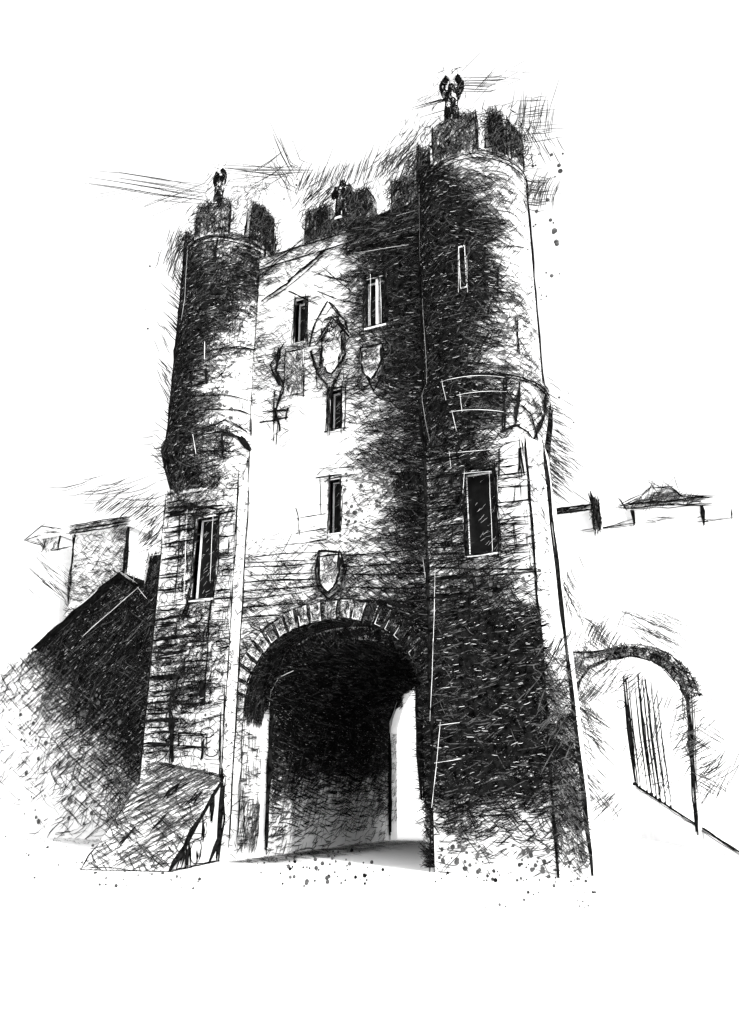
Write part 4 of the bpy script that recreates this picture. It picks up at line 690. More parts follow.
INK_BLOTS = [
    ('RB', 4.86, 0.44, 0.05), ('RB', 4.96, 0.49, 0.042), ('RB', 5.22, 0.11, 0.053), ('RB', 4.51, 0.49, 0.02), ('RB', 3.16, 0.45, 0.04), ('RB', 3.1, 0.29, 0.036), ('RB', 3.65, 0.23, 0.036), ('RB', 4.67, 0.56, 0.033), ('RB', 3.4, 0.51, 0.047), ('RB', 5.44, 0.14, 0.019), ('RB', 4.0, 0.45, 0.023), ('RB', 3.48, 0.26, 0.044), ('RB', 5.74, 0.21, 0.027), ('RB', 4.14, 0.39, 0.033), ('RB', 5.01, 0.4, 0.032), ('RB', 3.53, 0.51, 0.043), ('RB', 3.64, 0.1, 0.052), ('RB', 3.69, 0.4, 0.032), ('RB', 3.96, 0.52, 0.03), ('RB', 3.49, 0.25, 0.021), ('RB', 4.9, 0.17, 0.02), ('RB', 5.67, 0.26, 0.034), ('RB', 4.95, 0.44, 0.019), ('RB', 5.01, 0.39, 0.046), ('RB', 3.75, 0.17, 0.039), ('RB', 5.13, 0.28, 0.022), ('RB', 5.75, 0.45, 0.022), ('RB', 5.47, 0.14, 0.026), ('RB', 3.17, 0.24, 0.048), ('RB', 5.73, 0.46, 0.042), ('RB', 5.22, 0.16, 0.043), ('RB', 4.95, 0.35, 0.025), ('RB', 5.02, 0.45, 0.031), ('RB', 3.36, 0.38, 0.02), ('RB', 3.31, 0.49, 0.02), ('RB', 3.61, 0.46, 0.047), ('RB', 4.64, 0.54, 0.02), ('RB', 5.37, 0.28, 0.022), ('RB', 3.14, 0.34, 0.024), ('RB', 3.91, 0.06, 0.044), ('RB', 5.26, 0.29, 0.044), ('RB', 5.55, 0.31, 0.025), ('RB', 3.9, 0.28, 0.021), ('RB', 3.64, 0.13, 0.02), ('RB', 3.95, 0.09, 0.037), ('RB', 4.81, 0.53, 0.019), ('RB', 3.29, 0.45, 0.021), ('RB', 3.39, 0.49, 0.052), ('RB', 5.76, 0.27, 0.037), ('RB', 3.99, 0.33, 0.024), ('RB', 4.99, 0.46, 0.022), ('RB', 3.47, 0.21, 0.053), ('RB', 4.93, 0.5, 0.021), ('RB', 4.83, 0.3, 0.024), ('RB', 3.11, 0.46, 0.022), ('RB', 4.77, 0.21, 0.042), ('RB', 5.35, 0.47, 0.043), ('RB', 3.68, 0.4, 0.022), ('RB', 3.91, 0.35, 0.037), ('RB', 3.6, 0.43, 0.033), ('RB', 4.32, 0.07, 0.019), ('RB', 3.36, 0.29, 0.02), ('RB', 5.15, 0.35, 0.028), ('RB', 4.82, 0.23, 0.027), ('RB', 3.88, 0.21, 0.02), ('RB', 4.02, 0.24, 0.024), ('RB', 5.09, 0.21, 0.039), ('RB', 4.8, 0.41, 0.026), ('RB', 5.01, 0.13, 0.044), ('RB', 4.95, 0.22, 0.019), ('RB', 4.24, 0.08, 0.037), ('RB', 5.05, 0.15, 0.023), ('RB', 3.2, 0.19, 0.026), ('F', 0.91, 9.52, 0.029), ('F', 1.43, 7.66, 0.026), ('F', 1.19, 9.09, 0.046), ('F', 0.65, 7.82, 0.033), ('F', 1.27, 8.77, 0.05), ('F', 1.32, 8.98, 0.027), ('F', 0.33, 9.24, 0.056), ('F', 1.11, 8.69, 0.027), ('F', 0.79, 8.61, 0.051), ('F', 1.41, 8.86, 0.051), ('F', 0.37, 8.85, 0.049), ('F', 1.55, 7.64, 0.05), ('F', 1.36, 8.71, 0.037), ('F', 0.81, 7.79, 0.033), ('F', 0.7, 8.02, 0.039), ('F', 0.97, 7.77, 0.026), ('F', 0.47, 8.61, 0.027), ('F', 1.61, 7.61, 0.03), ('F', 1.59, 8.64, 0.041), ('F', 0.96, 7.82, 0.031), ('F', 1.67, 8.89, 0.029), ('F', 1.78, 9.39, 0.028), ('F', 1.21, 7.7, 0.062), ('F', 1.37, 9.62, 0.027), ('F', 1.48, 7.96, 0.073), ('F', 0.86, 8.55, 0.03), ('F', 0.47, 8.31, 0.051), ('F', 0.43, 8.57, 0.063), ('F', 1.44, 8.99, 0.027), ('F', 0.67, 9.46, 0.034), ('F', 1.03, 8.7, 0.028), ('F', 0.82, 9.26, 0.063), ('F', 1.48, 7.67, 0.034), ('F', 1.51, 9.21, 0.033), ('F', 0.89, 9.09, 0.029), ('F', 1.66, 8.65, 0.051), ('F', 0.65, 8.28, 0.051), ('F', 1.64, 9.03, 0.071), ('F', 1.57, 9.29, 0.035), ('F', 0.89, 7.62, 0.049), ('F', 0.54, 8.73, 0.056), ('F', 0.42, 8.23, 0.049), ('F', 1.43, 9.31, 0.071), ('F', 0.9, 8.31, 0.029), ('F', 0.37, 9.7, 0.044), ('F', 1.63, 8.18, 0.026), ('F', 0.37, 7.72, 0.035), ('F', 1.61, 8.02, 0.052), ('F', 1.55, 8.82, 0.031), ('F', 0.42, 7.72, 0.027), ('F', 1.6, 9.45, 0.045), ('F', 1.6, 8.4, 0.043), ('F', 1.1, 9.5, 0.073), ('F', 1.33, 7.68, 0.062), ('F', 0.67, 8.13, 0.041), ('F', 0.64, 8.53, 0.074), ('F', 0.38, 8.38, 0.035), ('F', 1.06, 8.24, 0.028), ('F', 0.39, 9.49, 0.035), ('F', 1.28, 8.63, 0.057), ('F', 0.72, 9.51, 0.045), ('F', 1.37, 8.62, 0.027), ('F', 0.98, 8.23, 0.033), ('F', 1.55, 9.12, 0.049), ('RT', 1.36, 13.28, 0.028), ('RT', 1.03, 12.3, 0.056), ('RT', 1.7, 12.31, 0.025), ('RT', 1.49, 11.94, 0.029), ('RT', 1.38, 12.58, 0.035), ('RT', 0.99, 12.36, 0.027), ('RT', 1.54, 13.42, 0.029), ('RT', 0.97, 11.87, 0.063), ('RT', 1.7, 12.81, 0.033), ('RT', 1.59, 13.15, 0.025), ('RT', 1.89, 12.7, 0.049), ('RT', 1.4, 12.97, 0.025), ('RT', 1.52, 12.45, 0.024), ('RT', 0.98, 11.51, 0.047), ('RT', 1.13, 12.67, 0.044), ('RT', 1.97, 13.5, 0.046), ('RT', 1.46, 12.07, 0.025), ('RT', 1.25, 12.13, 0.028), ('RT', 1.48, 12.66, 0.038), ('RT', 1.8, 12.1, 0.025), ('RT', 1.71, 13.54, 0.03), ('RT', 1.64, 12.0, 0.069), ('RT', 1.16, 12.37, 0.043), ('RT', 1.7, 11.81, 0.029), ('RT', 1.09, 12.94, 0.051), ('RT', 1.0, 12.91, 0.056), ('RT', 2.11, 12.89, 0.053), ('RT', 1.32, 12.93, 0.039), ('RT', 1.02, 12.46, 0.044), ('RT', 1.96, 11.9, 0.027), ('RT', 1.4, 13.41, 0.025), ('RT', 2.33, 13.58, 0.032), ('RT', 1.75, 13.19, 0.033), ('RT', 0.97, 11.79, 0.029), ('RT', 1.09, 12.82, 0.04), ('RT', 1.37, 12.88, 0.028), ('RT', 1.25, 12.5, 0.03), ('RT', 1.66, 12.89, 0.025), ('RT', 0.99, 12.67, 0.067), ('RT', 1.34, 12.68, 0.025), ('RT', 1.48, 13.49, 0.027), ('LT', 0.75, 12.23, 0.027), ('LT', 0.71, 12.67, 0.037), ('LT', 0.86, 11.6, 0.054), ('LT', 1.09, 11.54, 0.03), ('LT', 0.64, 11.56, 0.068), ('LT', 0.57, 12.16, 0.026), ('LT', 1.31, 11.69, 0.026), ('LT', 1.38, 12.08, 0.027), ('LT', 0.79, 12.4, 0.028), ('LT', 1.12, 12.64, 0.065), ('LT', 0.96, 12.16, 0.051), ('LT', 0.59, 12.4, 0.048), ('LT', 1.29, 12.13, 0.051), ('LT', 1.27, 11.83, 0.059), ('LT', 1.39, 11.66, 0.035), ('LT', 1.51, 11.85, 0.026), ('LT', 1.17, 11.55, 0.035), ('LT', 0.94, 12.22, 0.057), ('LT', 0.91, 12.41, 0.048), ('G', 6.05, -0.89, 0.016), ('G', 3.33, -1.22, 0.033), ('G', 5.89, -1.36, 0.016), ('G', 5.29, -1.68, 0.022), ('G', 3.85, -1.62, 0.022), ('G', 3.82, -0.08, 0.02), ('G', 5.22, -0.41, 0.03), ('G', 4.19, -0.57, 0.034), ('G', 5.92, -1.24, 0.032), ('G', 4.6, -2.22, 0.043), ('G', 5.04, -1.65, 0.016), ('G', 3.53, -2.16, 0.02), ('G', 4.11, -1.73, 0.016), ('G', 4.93, -1.62, 0.032), ('G', 2.87, -0.68, 0.038), ('G', 5.88, -1.7, 0.024), ('G', 4.37, -2.19, 0.019), ('G', 5.87, -0.68, 0.016), ('G', 3.61, -2.73, 0.018), ('G', 3.37, -0.44, 0.021), ('G', 5.64, 0.77, 0.039), ('G', 4.49, -2.03, 0.036), ('G', 5.62, 0.17, 0.033), ('G', 3.39, -0.91, 0.019), ('G', 6.13, -1.59, 0.031), ('G', 3.46, -0.59, 0.036), ('G', 4.94, -1.96, 0.029), ('G', 4.24, -1.5, 0.036), ('G', 4.17, 0.03, 0.023), ('G', 5.35, -1.11, 0.036), ('G', 5.35, -1.19, 0.032), ('G', 3.63, -0.68, 0.018), ('G', 4.37, -1.1, 0.019), ('G', 5.32, -0.06, 0.017), ('G', 4.4, -0.93, 0.017), ('G', 5.55, -3.66, 0.028), ('G', 5.75, -2.58, 0.033), ('G', 6.59, -4.86, 0.013), ('G', 5.5, -5.24, 0.023), ('G', 5.63, -1.86, 0.017), ('G', 5.38, -5.58, 0.011), ('G', 6.55, -4.36, 0.016), ('G', 5.94, -2.7, 0.012), ('G', 6.25, -3.15, 0.012), ('G', 5.7, -4.56, 0.023), ('G', 6.02, -2.22, 0.012), ('G', 6.46, -3.35, 0.013), ('G', 5.3, -5.26, 0.01), ('G', 6.45, -4.22, 0.012), ('G', 6.68, -4.88, 0.01), ('G', 5.67, -3.8, 0.015), ('G', 6.54, -3.15, 0.022), ('G', 6.7, -4.78, 0.017), ('G', 6.51, -3.18, 0.023), ('G', -1.31, -0.69, 0.024), ('G', -1.46, 3.15, 0.025), ('G', 1.89, -3.73, 0.041), ('G', -0.77, 1.53, 0.043), ('G', -1.51, 1.1, 0.032), ('G', -2.8, 1.75, 0.05), ('G', -2.14, 2.2, 0.034), ('G', 1.22, -4.19, 0.023), ('G', 2.0, -3.22, 0.023), ('G', 0.69, -0.3, 0.045), ('G', 0.11, -0.51, 0.051), ('G', -0.56, 0.41, 0.051), ('G', 1.15, -1.96, 0.025), ('G', 1.41, -3.19, 0.017), ('G', 1.88, -1.17, 0.037), ('G', 2.43, -2.1, 0.017), ('G', 2.06, -2.48, 0.045), ('G', 0.84, -3.25, 0.035), ('G', 1.55, -2.64, 0.019), ('G', 0.48, -1.51, 0.049), ('G', -1.02, 3.41, 0.055), ('G', 1.99, -2.75, 0.036), ('G', 1.1, -1.26, 0.019), ('G', 1.58, -3.15, 0.045), ('G', 0.24, -2.59, 0.021), ('G', -0.04, 0.46, 0.022), ('G', 0.07, 0.25, 0.027), ('G', 1.83, -1.52, 0.02), ('G', -0.12, -1.49, 0.019), ('G', 1.96, -2.17, 0.018), ('G', -3.13, 2.4, 0.034), ('G', -0.45, -1.08, 0.029), ('G', 1.34, -0.75, 0.019), ('G', 0.87, -3.15, 0.036), ('G', 1.84, -2.06, 0.019), ('G', -1.0, -0.06, 0.023), ('G', -0.37, 0.94, 0.043), ('G', -0.19, -2.64, 0.02), ('G', 2.36, -3.05, 0.026), ('G', -3.29, 2.31, 0.049), ('G', -0.22, -1.46, 0.042), ('G', 2.57, -3.59, 0.027), ('G', 0.07, -1.33, 0.027), ('G', 1.63, -4.05, 0.038), ('G', 1.52, -3.83, 0.045), ('G', 0.62, -1.66, 0.026), ('G', 1.41, -2.74, 0.034), ('G', -3.58, 3.04, 0.042), ('G', 0.79, -3.01, 0.017), ('G', 0.03, -1.84, 0.038), ('G', 0.1, -1.22, 0.024), ('G', -0.75, -0.24, 0.039), ('G', -1.15, 2.82, 0.039), ('G', 0.97, 0.3, 0.046), ('G', -14.38, 7.68, 0.028), ('G', -30.69, 23.17, 0.125), ('G', -11.44, 5.18, 0.046), ('G', -3.22, -4.1, 0.026), ('G', -61.9, 52.68, 0.175), ('G', -304.28, 268.61, 0.706), ('G', -20.02, 13.71, 0.078), ('G', -18.02, 12.84, 0.033), ('G', -20.14, 9.53, 0.034), ('G', -23.22, 12.15, 0.046), ('G', -5.24, -2.32, 0.027), ('G', -37.72, 36.17, 0.085), ('G', -22.95, 13.55, 0.035), ('G', -9.51, 1.55, 0.022), ('G', -129.05, 109.06, 0.205), ('G', -371.09, 408.92, 0.463), ('G', -25.37, 20.18, 0.061), ('G', -32.17, 26.89, 0.134), ('G', -15.94, 7.08, 0.076), ('G', -48.6, 41.4, 0.073), ('G', -20.49, 15.08, 0.042), ('G', -756.55, 666.01, 0.821), ('G', -3.65, -5.26, 0.02), ('G', -15.57, 4.78, 0.03), ('G', -2.36, -4.73, 0.021), ('G', -23.09, 17.17, 0.04), ('G', -155.44, 155.25, 0.282), ('G', -51.36, 48.67, 0.142), ('G', -8.62, -0.77, 0.02), ('G', -22.28, 13.83, 0.035), ('G', -147.03, 145.19, 0.312), ('G', -5.26, -3.02, 0.022), ('G', -28.65, 16.73, 0.075), ('G', -59.76, 45.2, 0.073), ('G', -33.4, 28.74, 0.052), ('G', -35.16, 28.92, 0.083), ('G', -9.01, 2.11, 0.047), ('G', -8.01, -1.28, 0.03), ('G', -9.82, 1.14, 0.036), ('G', -39.22, 27.21, 0.079), ('G', -18.82, 8.72, 0.037), ('G', -2.02, -3.8, 0.024), ('G', -1.01, -4.49, 0.016), ('G', -1.24, -5.73, 0.033), ('G', -1.25, -4.01, 0.03), ('G', -2.16, -4.04, 0.019), ('G', -3.24, -4.04, 0.023), ('G', 0.17, -5.42, 0.022), ('G', -2.94, -3.53, 0.033), ('G', -1.67, -5.66, 0.025), ('G', -1.62, -5.56, 0.019), ('G', -1.17, -5.55, 0.014), ('G', -1.91, -3.6, 0.036), ('G', -1.12, -4.36, 0.014), ('G', -0.55, -4.24, 0.034), ('G', -0.38, -4.52, 0.018), ('G', -1.86, -4.81, 0.017), ('LB', -4.41, 5.71, 0.049), ('LB', -2.83, 4.43, 0.058), ('LB', -3.4, 5.16, 0.041), ('LB', -3.1, 3.31, 0.056), ('LB', -4.06, 5.75, 0.035), ('LB', -3.85, 4.03, 0.046), ('LB', -3.95, 4.04, 0.049), ('LB', -3.1, 6.03, 0.025), ('LB', -3.7, 3.98, 0.028), ('LB', -3.87, 4.77, 0.036), ('LB', -4.42, 4.62, 0.054), ('LB', -3.27, 3.41, 0.043), ('LB', -2.92, 6.07, 0.021), ('LB', -4.29, 5.22, 0.021), ('LB', -3.23, 3.31, 0.042), ('LB', -3.65, 4.66, 0.024), ('LB', -2.61, 3.14, 0.045), ('LB', -3.68, 6.15, 0.022), ('LB', -4.17, 2.65, 0.021), ('LB', -3.42, 3.57, 0.046), ('LB', -3.46, 3.78, 0.026), ('LB', -3.05, 5.99, 0.022), ('F', -1.89, 6.74, 0.023), ('F', -2.36, 6.58, 0.019), ('F', -2.02, 6.5, 0.038), ('F', -1.27, 6.6, 0.022), ('F', -1.12, 6.88, 0.024), ('F', -1.27, 6.8, 0.048), ('F', -1.98, 7.08, 0.038), ('F', -2.49, 7.17, 0.04), ('F', -2.5, 7.24, 0.037), ('F', -1.77, 7.21, 0.02), ('F', -1.07, 6.87, 0.033), ('F', -0.71, 6.31, 0.036), ('RB', 4.06, 5.95, 0.051), ('RB', 5.23, 5.99, 0.05), ('RB', 5.37, 6.04, 0.03), ('RB', 4.21, 6.37, 0.051), ('RB', 5.33, 6.31, 0.021), ('RB', 5.16, 6.4, 0.022), ('RB', 4.49, 5.93, 0.047), ('RB', 3.86, 6.32, 0.021), ('RB', 3.87, 5.93, 0.025), ('RB', 4.67, 5.88, 0.033), ('RB', 4.2, 6.08, 0.047), ('RB', 4.07, 6.38, 0.022), ('RB', 3.91, 6.44, 0.056), ('RB', 3.51, 5.89, 0.032), ('RB', 5.6, 6.14, 0.047), ('RB', 3.49, 6.39, 0.028), ('RB', 5.26, 5.86, 0.041), ('RB', 4.42, 6.47, 0.02), ('RB', 3.93, 6.45, 0.054), ('RB', 4.47, 5.72, 0.055), ('RB', 5.47, 6.31, 0.019), ('RB', 4.91, 6.15, 0.028), ('HO', -10.95, 2.04, 0.074), ('HO', -11.73, 2.85, 0.042), ('HO', -11.83, 0.84, 0.079), ('HO', -11.34, 3.79, 0.037), ('HO', -11.93, 2.71, 0.095), ('HO', -14.25, 0.54, 0.092), ('HO', -15.9, 4.33, 0.076), ('HO', -12.83, 4.25, 0.082), ('HO', -11.49, 2.64, 0.045), ('HO', -11.02, 3.53, 0.06), ('HO', -12.69, 4.34, 0.07), ('HO', -14.11, 3.17, 0.04), ('HO', -14.3, 1.71, 0.036), ('HO', -12.35, 1.93, 0.072), ('HO', -14.53, 4.94, 0.061), ('HO', -14.97, 0.79, 0.035), ('HO', -11.3, 2.79, 0.046), ('HO', -14.08, 5.05, 0.063), ('HO', -12.9, 2.49, 0.05), ('HO', -11.2, 3.11, 0.085), ('HO', -15.67, 3.41, 0.058), ('HO', -15.6, 2.52, 0.038), ('HO', -10.35, 1.38, 0.056), ('HO', -11.74, 1.22, 0.06), ('HO', -10.88, 4.77, 0.057), ('HO', -15.5, 3.35, 0.062), ('HO', -12.41, 4.78, 0.063), ('HO', -12.64, 5.07, 0.037), ('HO', -12.78, 1.2, 0.042), ('HO', -12.09, 4.62, 0.084), ('HO', -12.13, 4.15, 0.036), ('HO', -12.1, 1.15, 0.054), ('HO', -15.8, 3.82, 0.051), ('HO', -16.11, 5.15, 0.05), ('HO', -14.63, 1.32, 0.045), ('HO', -11.19, 3.17, 0.042), ('HO', -11.74, 2.19, 0.051), ('HO', -15.05, 4.5, 0.095), ('HO', -13.07, 0.67, 0.036), ('HO', -12.06, 1.74, 0.076), ('HO', -14.23, 1.59, 0.036), ('HO', -10.79, 4.4, 0.053), ('HO', -10.69, 3.25, 0.054), ('HO', -12.76, 2.02, 0.062), ('HO', -14.32, 5.08, 0.061), ('HO', -10.87, 1.87, 0.092), ('HO', -15.16, 3.98, 0.088), ('HO', -15.84, 3.82, 0.037), ('HO', -14.1, 1.41, 0.04), ('HO', -15.28, 3.62, 0.071), ('HO', -11.94, 2.02, 0.087), ('HO', -13.22, 2.48, 0.071), ('HO', -15.17, 2.21, 0.09), ('HO', -12.86, 1.26, 0.083), ('HO', -10.99, 2.68, 0.035), ('HO', -12.22, 4.89, 0.06), ('HO', -12.11, 0.5, 0.063), ('HO', -14.89, 4.97, 0.087), ('HO', -12.83, 0.66, 0.08), ('HO', -12.8, 0.84, 0.036), ('HO', -11.14, 0.63, 0.033), ('HO', -12.62, 1.19, 0.056), ('HO', -11.41, 3.57, 0.06), ('HO', -14.4, 0.68, 0.066), ('HO', -12.76, 1.66, 0.091), ('HO', -14.93, 3.37, 0.063), ('HO', -13.21, 2.74, 0.08), ('HO', -15.45, 4.05, 0.038), ('HO', -14.67, 2.71, 0.07), ('HO', -13.99, 3.03, 0.048), ('HO', -12.12, 5.06, 0.061), ('HO', -10.58, 1.83, 0.066), ('HO', -12.68, 4.2, 0.088), ('HO', -14.76, 1.37, 0.041), ('HO', -11.81, 4.14, 0.089), ('HO', -12.03, 4.8, 0.039), ('HO', -14.89, 4.65, 0.047), ('HO', -14.49, 0.92, 0.038), ('HO', -12.96, 4.05, 0.059), ('HO', -12.73, 5.02, 0.036), ('HO', -10.34, 1.62, 0.086), ('HO', -12.12, 1.36, 0.034), ('HO', -13.7, 2.4, 0.055), ('HO', -14.09, 5.01, 0.054), ('HO', -10.55, 1.78, 0.072), ('HO', -10.19, 0.65, 0.072), ('HO', -10.99, 3.9, 0.089), ('HO', -13.46, 4.76, 0.04), ('HO', -10.87, 0.92, 0.08), ('HO', -10.73, 0.56, 0.046), ('HO', -15.94, 5.03, 0.071), ('HO', -13.62, 4.25, 0.039), ('HO', -14.4, 3.24, 0.097), ('HO', -12.0, 4.27, 0.044), ('HO', -11.88, 1.2, 0.038), ('HO', -11.72, 2.49, 0.094)]
AIR_BLOTS = [(5.97, 0.6, 18.63, 0.045), (6.72, 0.6, 18.16, 0.068), (6.53, 0.6, 18.83, 0.047), (6.11, 0.6, 18.02, 0.029), (6.05, 0.6, 18.63, 0.031), (6.17, 0.6, 18.99, 0.027), (6.7, 0.6, 18.37, 0.056), (6.56, 0.6, 18.02, 0.026), (6.84, 0.6, 18.74, 0.034), (6.37, 0.6, 16.15, 0.051), (6.4, 0.6, 16.2, 0.076), (6.42, 0.6, 15.82, 0.068), (6.43, 0.6, 15.74, 0.059), (6.29, 0.6, 17.3, 0.058), (5.9, 0.6, 16.58, 0.03), (5.96, 0.6, 17.02, 0.052), (6.39, 0.6, 16.47, 0.027), (6.32, 0.6, 16.59, 0.052), (5.84, 0.6, 16.54, 0.03), (6.07, 0.6, 14.91, 0.027), (5.89, 0.6, 14.24, 0.022), (6.02, 0.6, 14.17, 0.024), (5.87, 0.6, 14.1, 0.021), (5.85, 0.6, 14.49, 0.021), (6.21, 0.6, 14.77, 0.052), (6.42, 0.6, 14.77, 0.021), (6.34, 0.6, 11.19, 0.014), (5.8, 0.6, 11.05, 0.031), (6.35, 0.6, 11.15, 0.014), (6.41, 0.6, 10.31, 0.021), (6.33, 0.6, 10.16, 0.013), (6.11, 0.6, 11.08, 0.032), (-7.96, 0.6, 19.5, 0.038), (-8.08, 0.6, 20.95, 0.017), (-7.93, 0.6, 17.64, 0.016), (-7.63, 0.6, 19.98, 0.022), (-7.73, 0.6, 16.81, 0.037), (-7.5, 0.6, 7.38, 0.017), (-7.35, 0.6, 7.48, 0.019), (-9.89, 0.6, 7.8, 0.021), (-7.82, 0.6, 7.23, 0.03), (-7.58, 0.6, 8.33, 0.025), (-9.64, 0.6, 8.41, 0.051), (-9.96, 0.6, 7.87, 0.043), (-8.88, 0.6, 8.22, 0.038), (-2.27, 0.6, 21.04, 0.019), (-1.93, 0.6, 21.14, 0.025), (-1.89, 0.6, 21.16, 0.019), (-1.94, 0.6, 20.92, 0.039), (-2.41, 0.6, 20.5, 0.03), (-2.94, 0.6, 22.92, 0.019), (6.15, 0.6, 3.11, 0.018), (6.07, 0.6, 2.25, 0.015), (6.17, 0.6, 3.3, 0.02), (5.86, 0.6, 3.22, 0.014), (6.35, 0.6, 3.7, 0.012), (6.0, 0.6, 3.57, 0.013)]
# ------------------------------------------------------------------ scene basics
PI = math.pi
rng = np.random.default_rng(11)
random.seed(5)
scene = bpy.context.scene
COL = scene.collection

# ------------------------------------------------------------------ materials (procedural)
def make_mat(name, c1, c2, scale=3.0, rough=0.9, bump=0.0, spec=0.1, detail=6):
    m = bpy.data.materials.new(name); m.use_nodes = True
    nt = m.node_tree; b = nt.nodes['Principled BSDF']
    tc = nt.nodes.new('ShaderNodeTexCoord'); nz = nt.nodes.new('ShaderNodeTexNoise')
    nz.inputs['Scale'].default_value = scale; nz.inputs['Detail'].default_value = detail
    rp = nt.nodes.new('ShaderNodeValToRGB')
    rp.color_ramp.elements[0].position = .35; rp.color_ramp.elements[0].color = (*c1, 1)
    rp.color_ramp.elements[1].position = .65; rp.color_ramp.elements[1].color = (*c2, 1)
    nt.links.new(tc.outputs['Object'], nz.inputs['Vector'])
    nt.links.new(nz.outputs['Fac'], rp.inputs['Fac'])
    nt.links.new(rp.outputs['Color'], b.inputs['Base Color'])
    b.inputs['Roughness'].default_value = rough
    b.inputs['Specular IOR Level'].default_value = spec
    if bump:
        bn = nt.nodes.new('ShaderNodeBump'); bn.inputs['Strength'].default_value = bump
        nt.links.new(nz.outputs['Fac'], bn.inputs['Height']); nt.links.new(bn.outputs['Normal'], b.inputs['Normal'])
    return m
STONE = make_mat('white_stone', (.76, .76, .76), (.84, .84, .84), 2.5, .95, .05, 0)
INK = make_mat('black_ink', (.001, .001, .001), (.012, .012, .012), 9, 1, 0, 0)
GREY_INK = make_mat('thin_ink', (.03, .03, .03), (.10, .10, .10), 7, 1, 0, 0)
GLASS = make_mat('dark_glass', (.003, .003, .003), (.01, .01, .01), 4, .6, 0, .05)
GROUND = make_mat('pale_ground', (.78, .78, .78), (.84, .84, .84), .4, 1, .02, 0)
SLATE = make_mat('dark_slate', (.006, .006, .006), (.02, .02, .02), 4, .9, .1, 0)
MATS = [STONE, INK, GREY_INK, GLASS, GROUND, SLATE]
PAPER, BLACK, GREY, PANE, EARTH, ROOF = range(6)

# ------------------------------------------------------------------ mesh builder
class Mesh:
    def __init__(s): s.v = []; s.f = []; s.m = []; s.n = 0
    def add(s, verts, faces, mat=0):
        verts = np.asarray(verts, float).reshape(-1, 3)
        s.v.append(verts)
        for q in faces: s.f.append(tuple(int(i) + s.n for i in q)); s.m.append(mat)
        s.n += len(verts)
    def quad(s, a, b, c, d, mat=0): s.add([a, b, c, d], [(0, 1, 2, 3)], mat)
    def box(s, x0, x1, y0, y1, z0, z1, mat=0):
        v = [(x0,y0,z0),(x1,y0,z0),(x1,y1,z0),(x0,y1,z0),(x0,y0,z1),(x1,y0,z1),(x1,y1,z1),(x0,y1,z1)]
        s.add(v, [(3,2,1,0),(4,5,6,7),(0,1,5,4),(1,2,6,5),(2,3,7,6),(3,0,4,7)], mat)
    def prism(s, poly, z0, z1, mat=0, top=None):
        """poly: list of (x, y) counter-clockwise; top: optional other outline at z1"""
        n = len(poly); top = top or poly
        v = [(x, y, z0) for x, y in poly] + [(x, y, z1) for x, y in top]
        f = [(i, (i+1) % n, n+(i+1) % n, n+i) for i in range(n)]
        f += [tuple(range(n-1, -1, -1)), tuple(range(n, 2*n))]
        s.add(v, f, mat)
    def extrude_y(s, poly, y0, y1, mat=0):
        """poly: list of (x, z) counter-clockwise seen from the front (-y)"""
        n = len(poly)
        v = [(x, y0, z) for x, z in poly] + [(x, y1, z) for x, z in poly]
        f = [(n+i, n+(i+1) % n, (i+1) % n, i) for i in range(n)]
        f += [tuple(range(n)), tuple(range(2*n-1, n-1, -1))]
        s.add(v, f, mat)
    def lathe(s, cx, cy, prof, n=48, mat=0, cap=True):
        v = []; f = []
        for r, z in prof:
            for i in range(n):
                a = 2*PI*i/n; v.append((cx+r*math.cos(a), cy+r*math.sin(a), z))
        for k in range(len(prof)-1):
            for i in range(n):
                j = (i+1) % n; f.append((k*n+i, k*n+j, (k+1)*n+j, (k+1)*n+i))
        if cap: f.append(tuple(range((len(prof)-1)*n, len(prof)*n))); f.append(tuple(range(n-1, -1, -1)))
        s.add(v, f, mat)
    def tube(s, pts, r, mat=1, sides=4, taper=True):
        pts = np.asarray(pts, float); n = len(pts)
        t = np.gradient(pts, axis=0); t /= np.linalg.norm(t, axis=1)[:, None] + 1e-9
        ref = np.array([0, 0, 1.]) if abs(t[:, 2]).mean() < .8 else np.array([1., 0, 0])
        a = np.cross(t, ref); a /= np.linalg.norm(a, axis=1)[:, None] + 1e-9; b = np.cross(t, a)
        v = []
        for i in range(n):
            k = (.35 if taper and i in (0, n-1) else 1)*r
            for j in range(sides):
                q = 2*PI*j/sides; v.append(pts[i] + k*(math.cos(q)*a[i]+math.sin(q)*b[i]))
        f = [(i*sides+j, i*sides+(j+1) % sides, (i+1)*sides+(j+1) % sides, (i+1)*sides+j) for i in range(n-1) for j in range(sides)]
        f += [tuple(range(sides-1, -1, -1)), tuple(range((n-1)*sides, n*sides))]
        s.add(v, f, mat)
    def build(s, name, parent=None):
        me = bpy.data.meshes.new(name)
        me.from_pydata(np.concatenate(s.v).tolist(), [], s.f)
        used = sorted(set(s.m)); remap = {k: i for i, k in enumerate(used)}
        for k in used: me.materials.append(MATS[k])
        me.polygons.foreach_set('material_index', [remap[k] for k in s.m])
        me.update()
        o = bpy.data.objects.new(name, me); COL.objects.link(o)
        if parent is not None:
            o.parent = parent; o.matrix_parent_inverse = parent.matrix_world.inverted() if False else Matrix.Translation(-parent.location)
        return o

def tag(o, label=None, cat=None, group=None, kind=None):
    if label: o['label'] = label
    if cat: o['category'] = cat
    if group: o['group'] = group
    if kind: o['kind'] = kind
    return o
def thing(name, loc, label, cat, group=None):
    o = bpy.data.objects.new(name, None); COL.objects.link(o); o.location = loc; o.empty_display_size = .3
    return tag(o, label, cat, group)

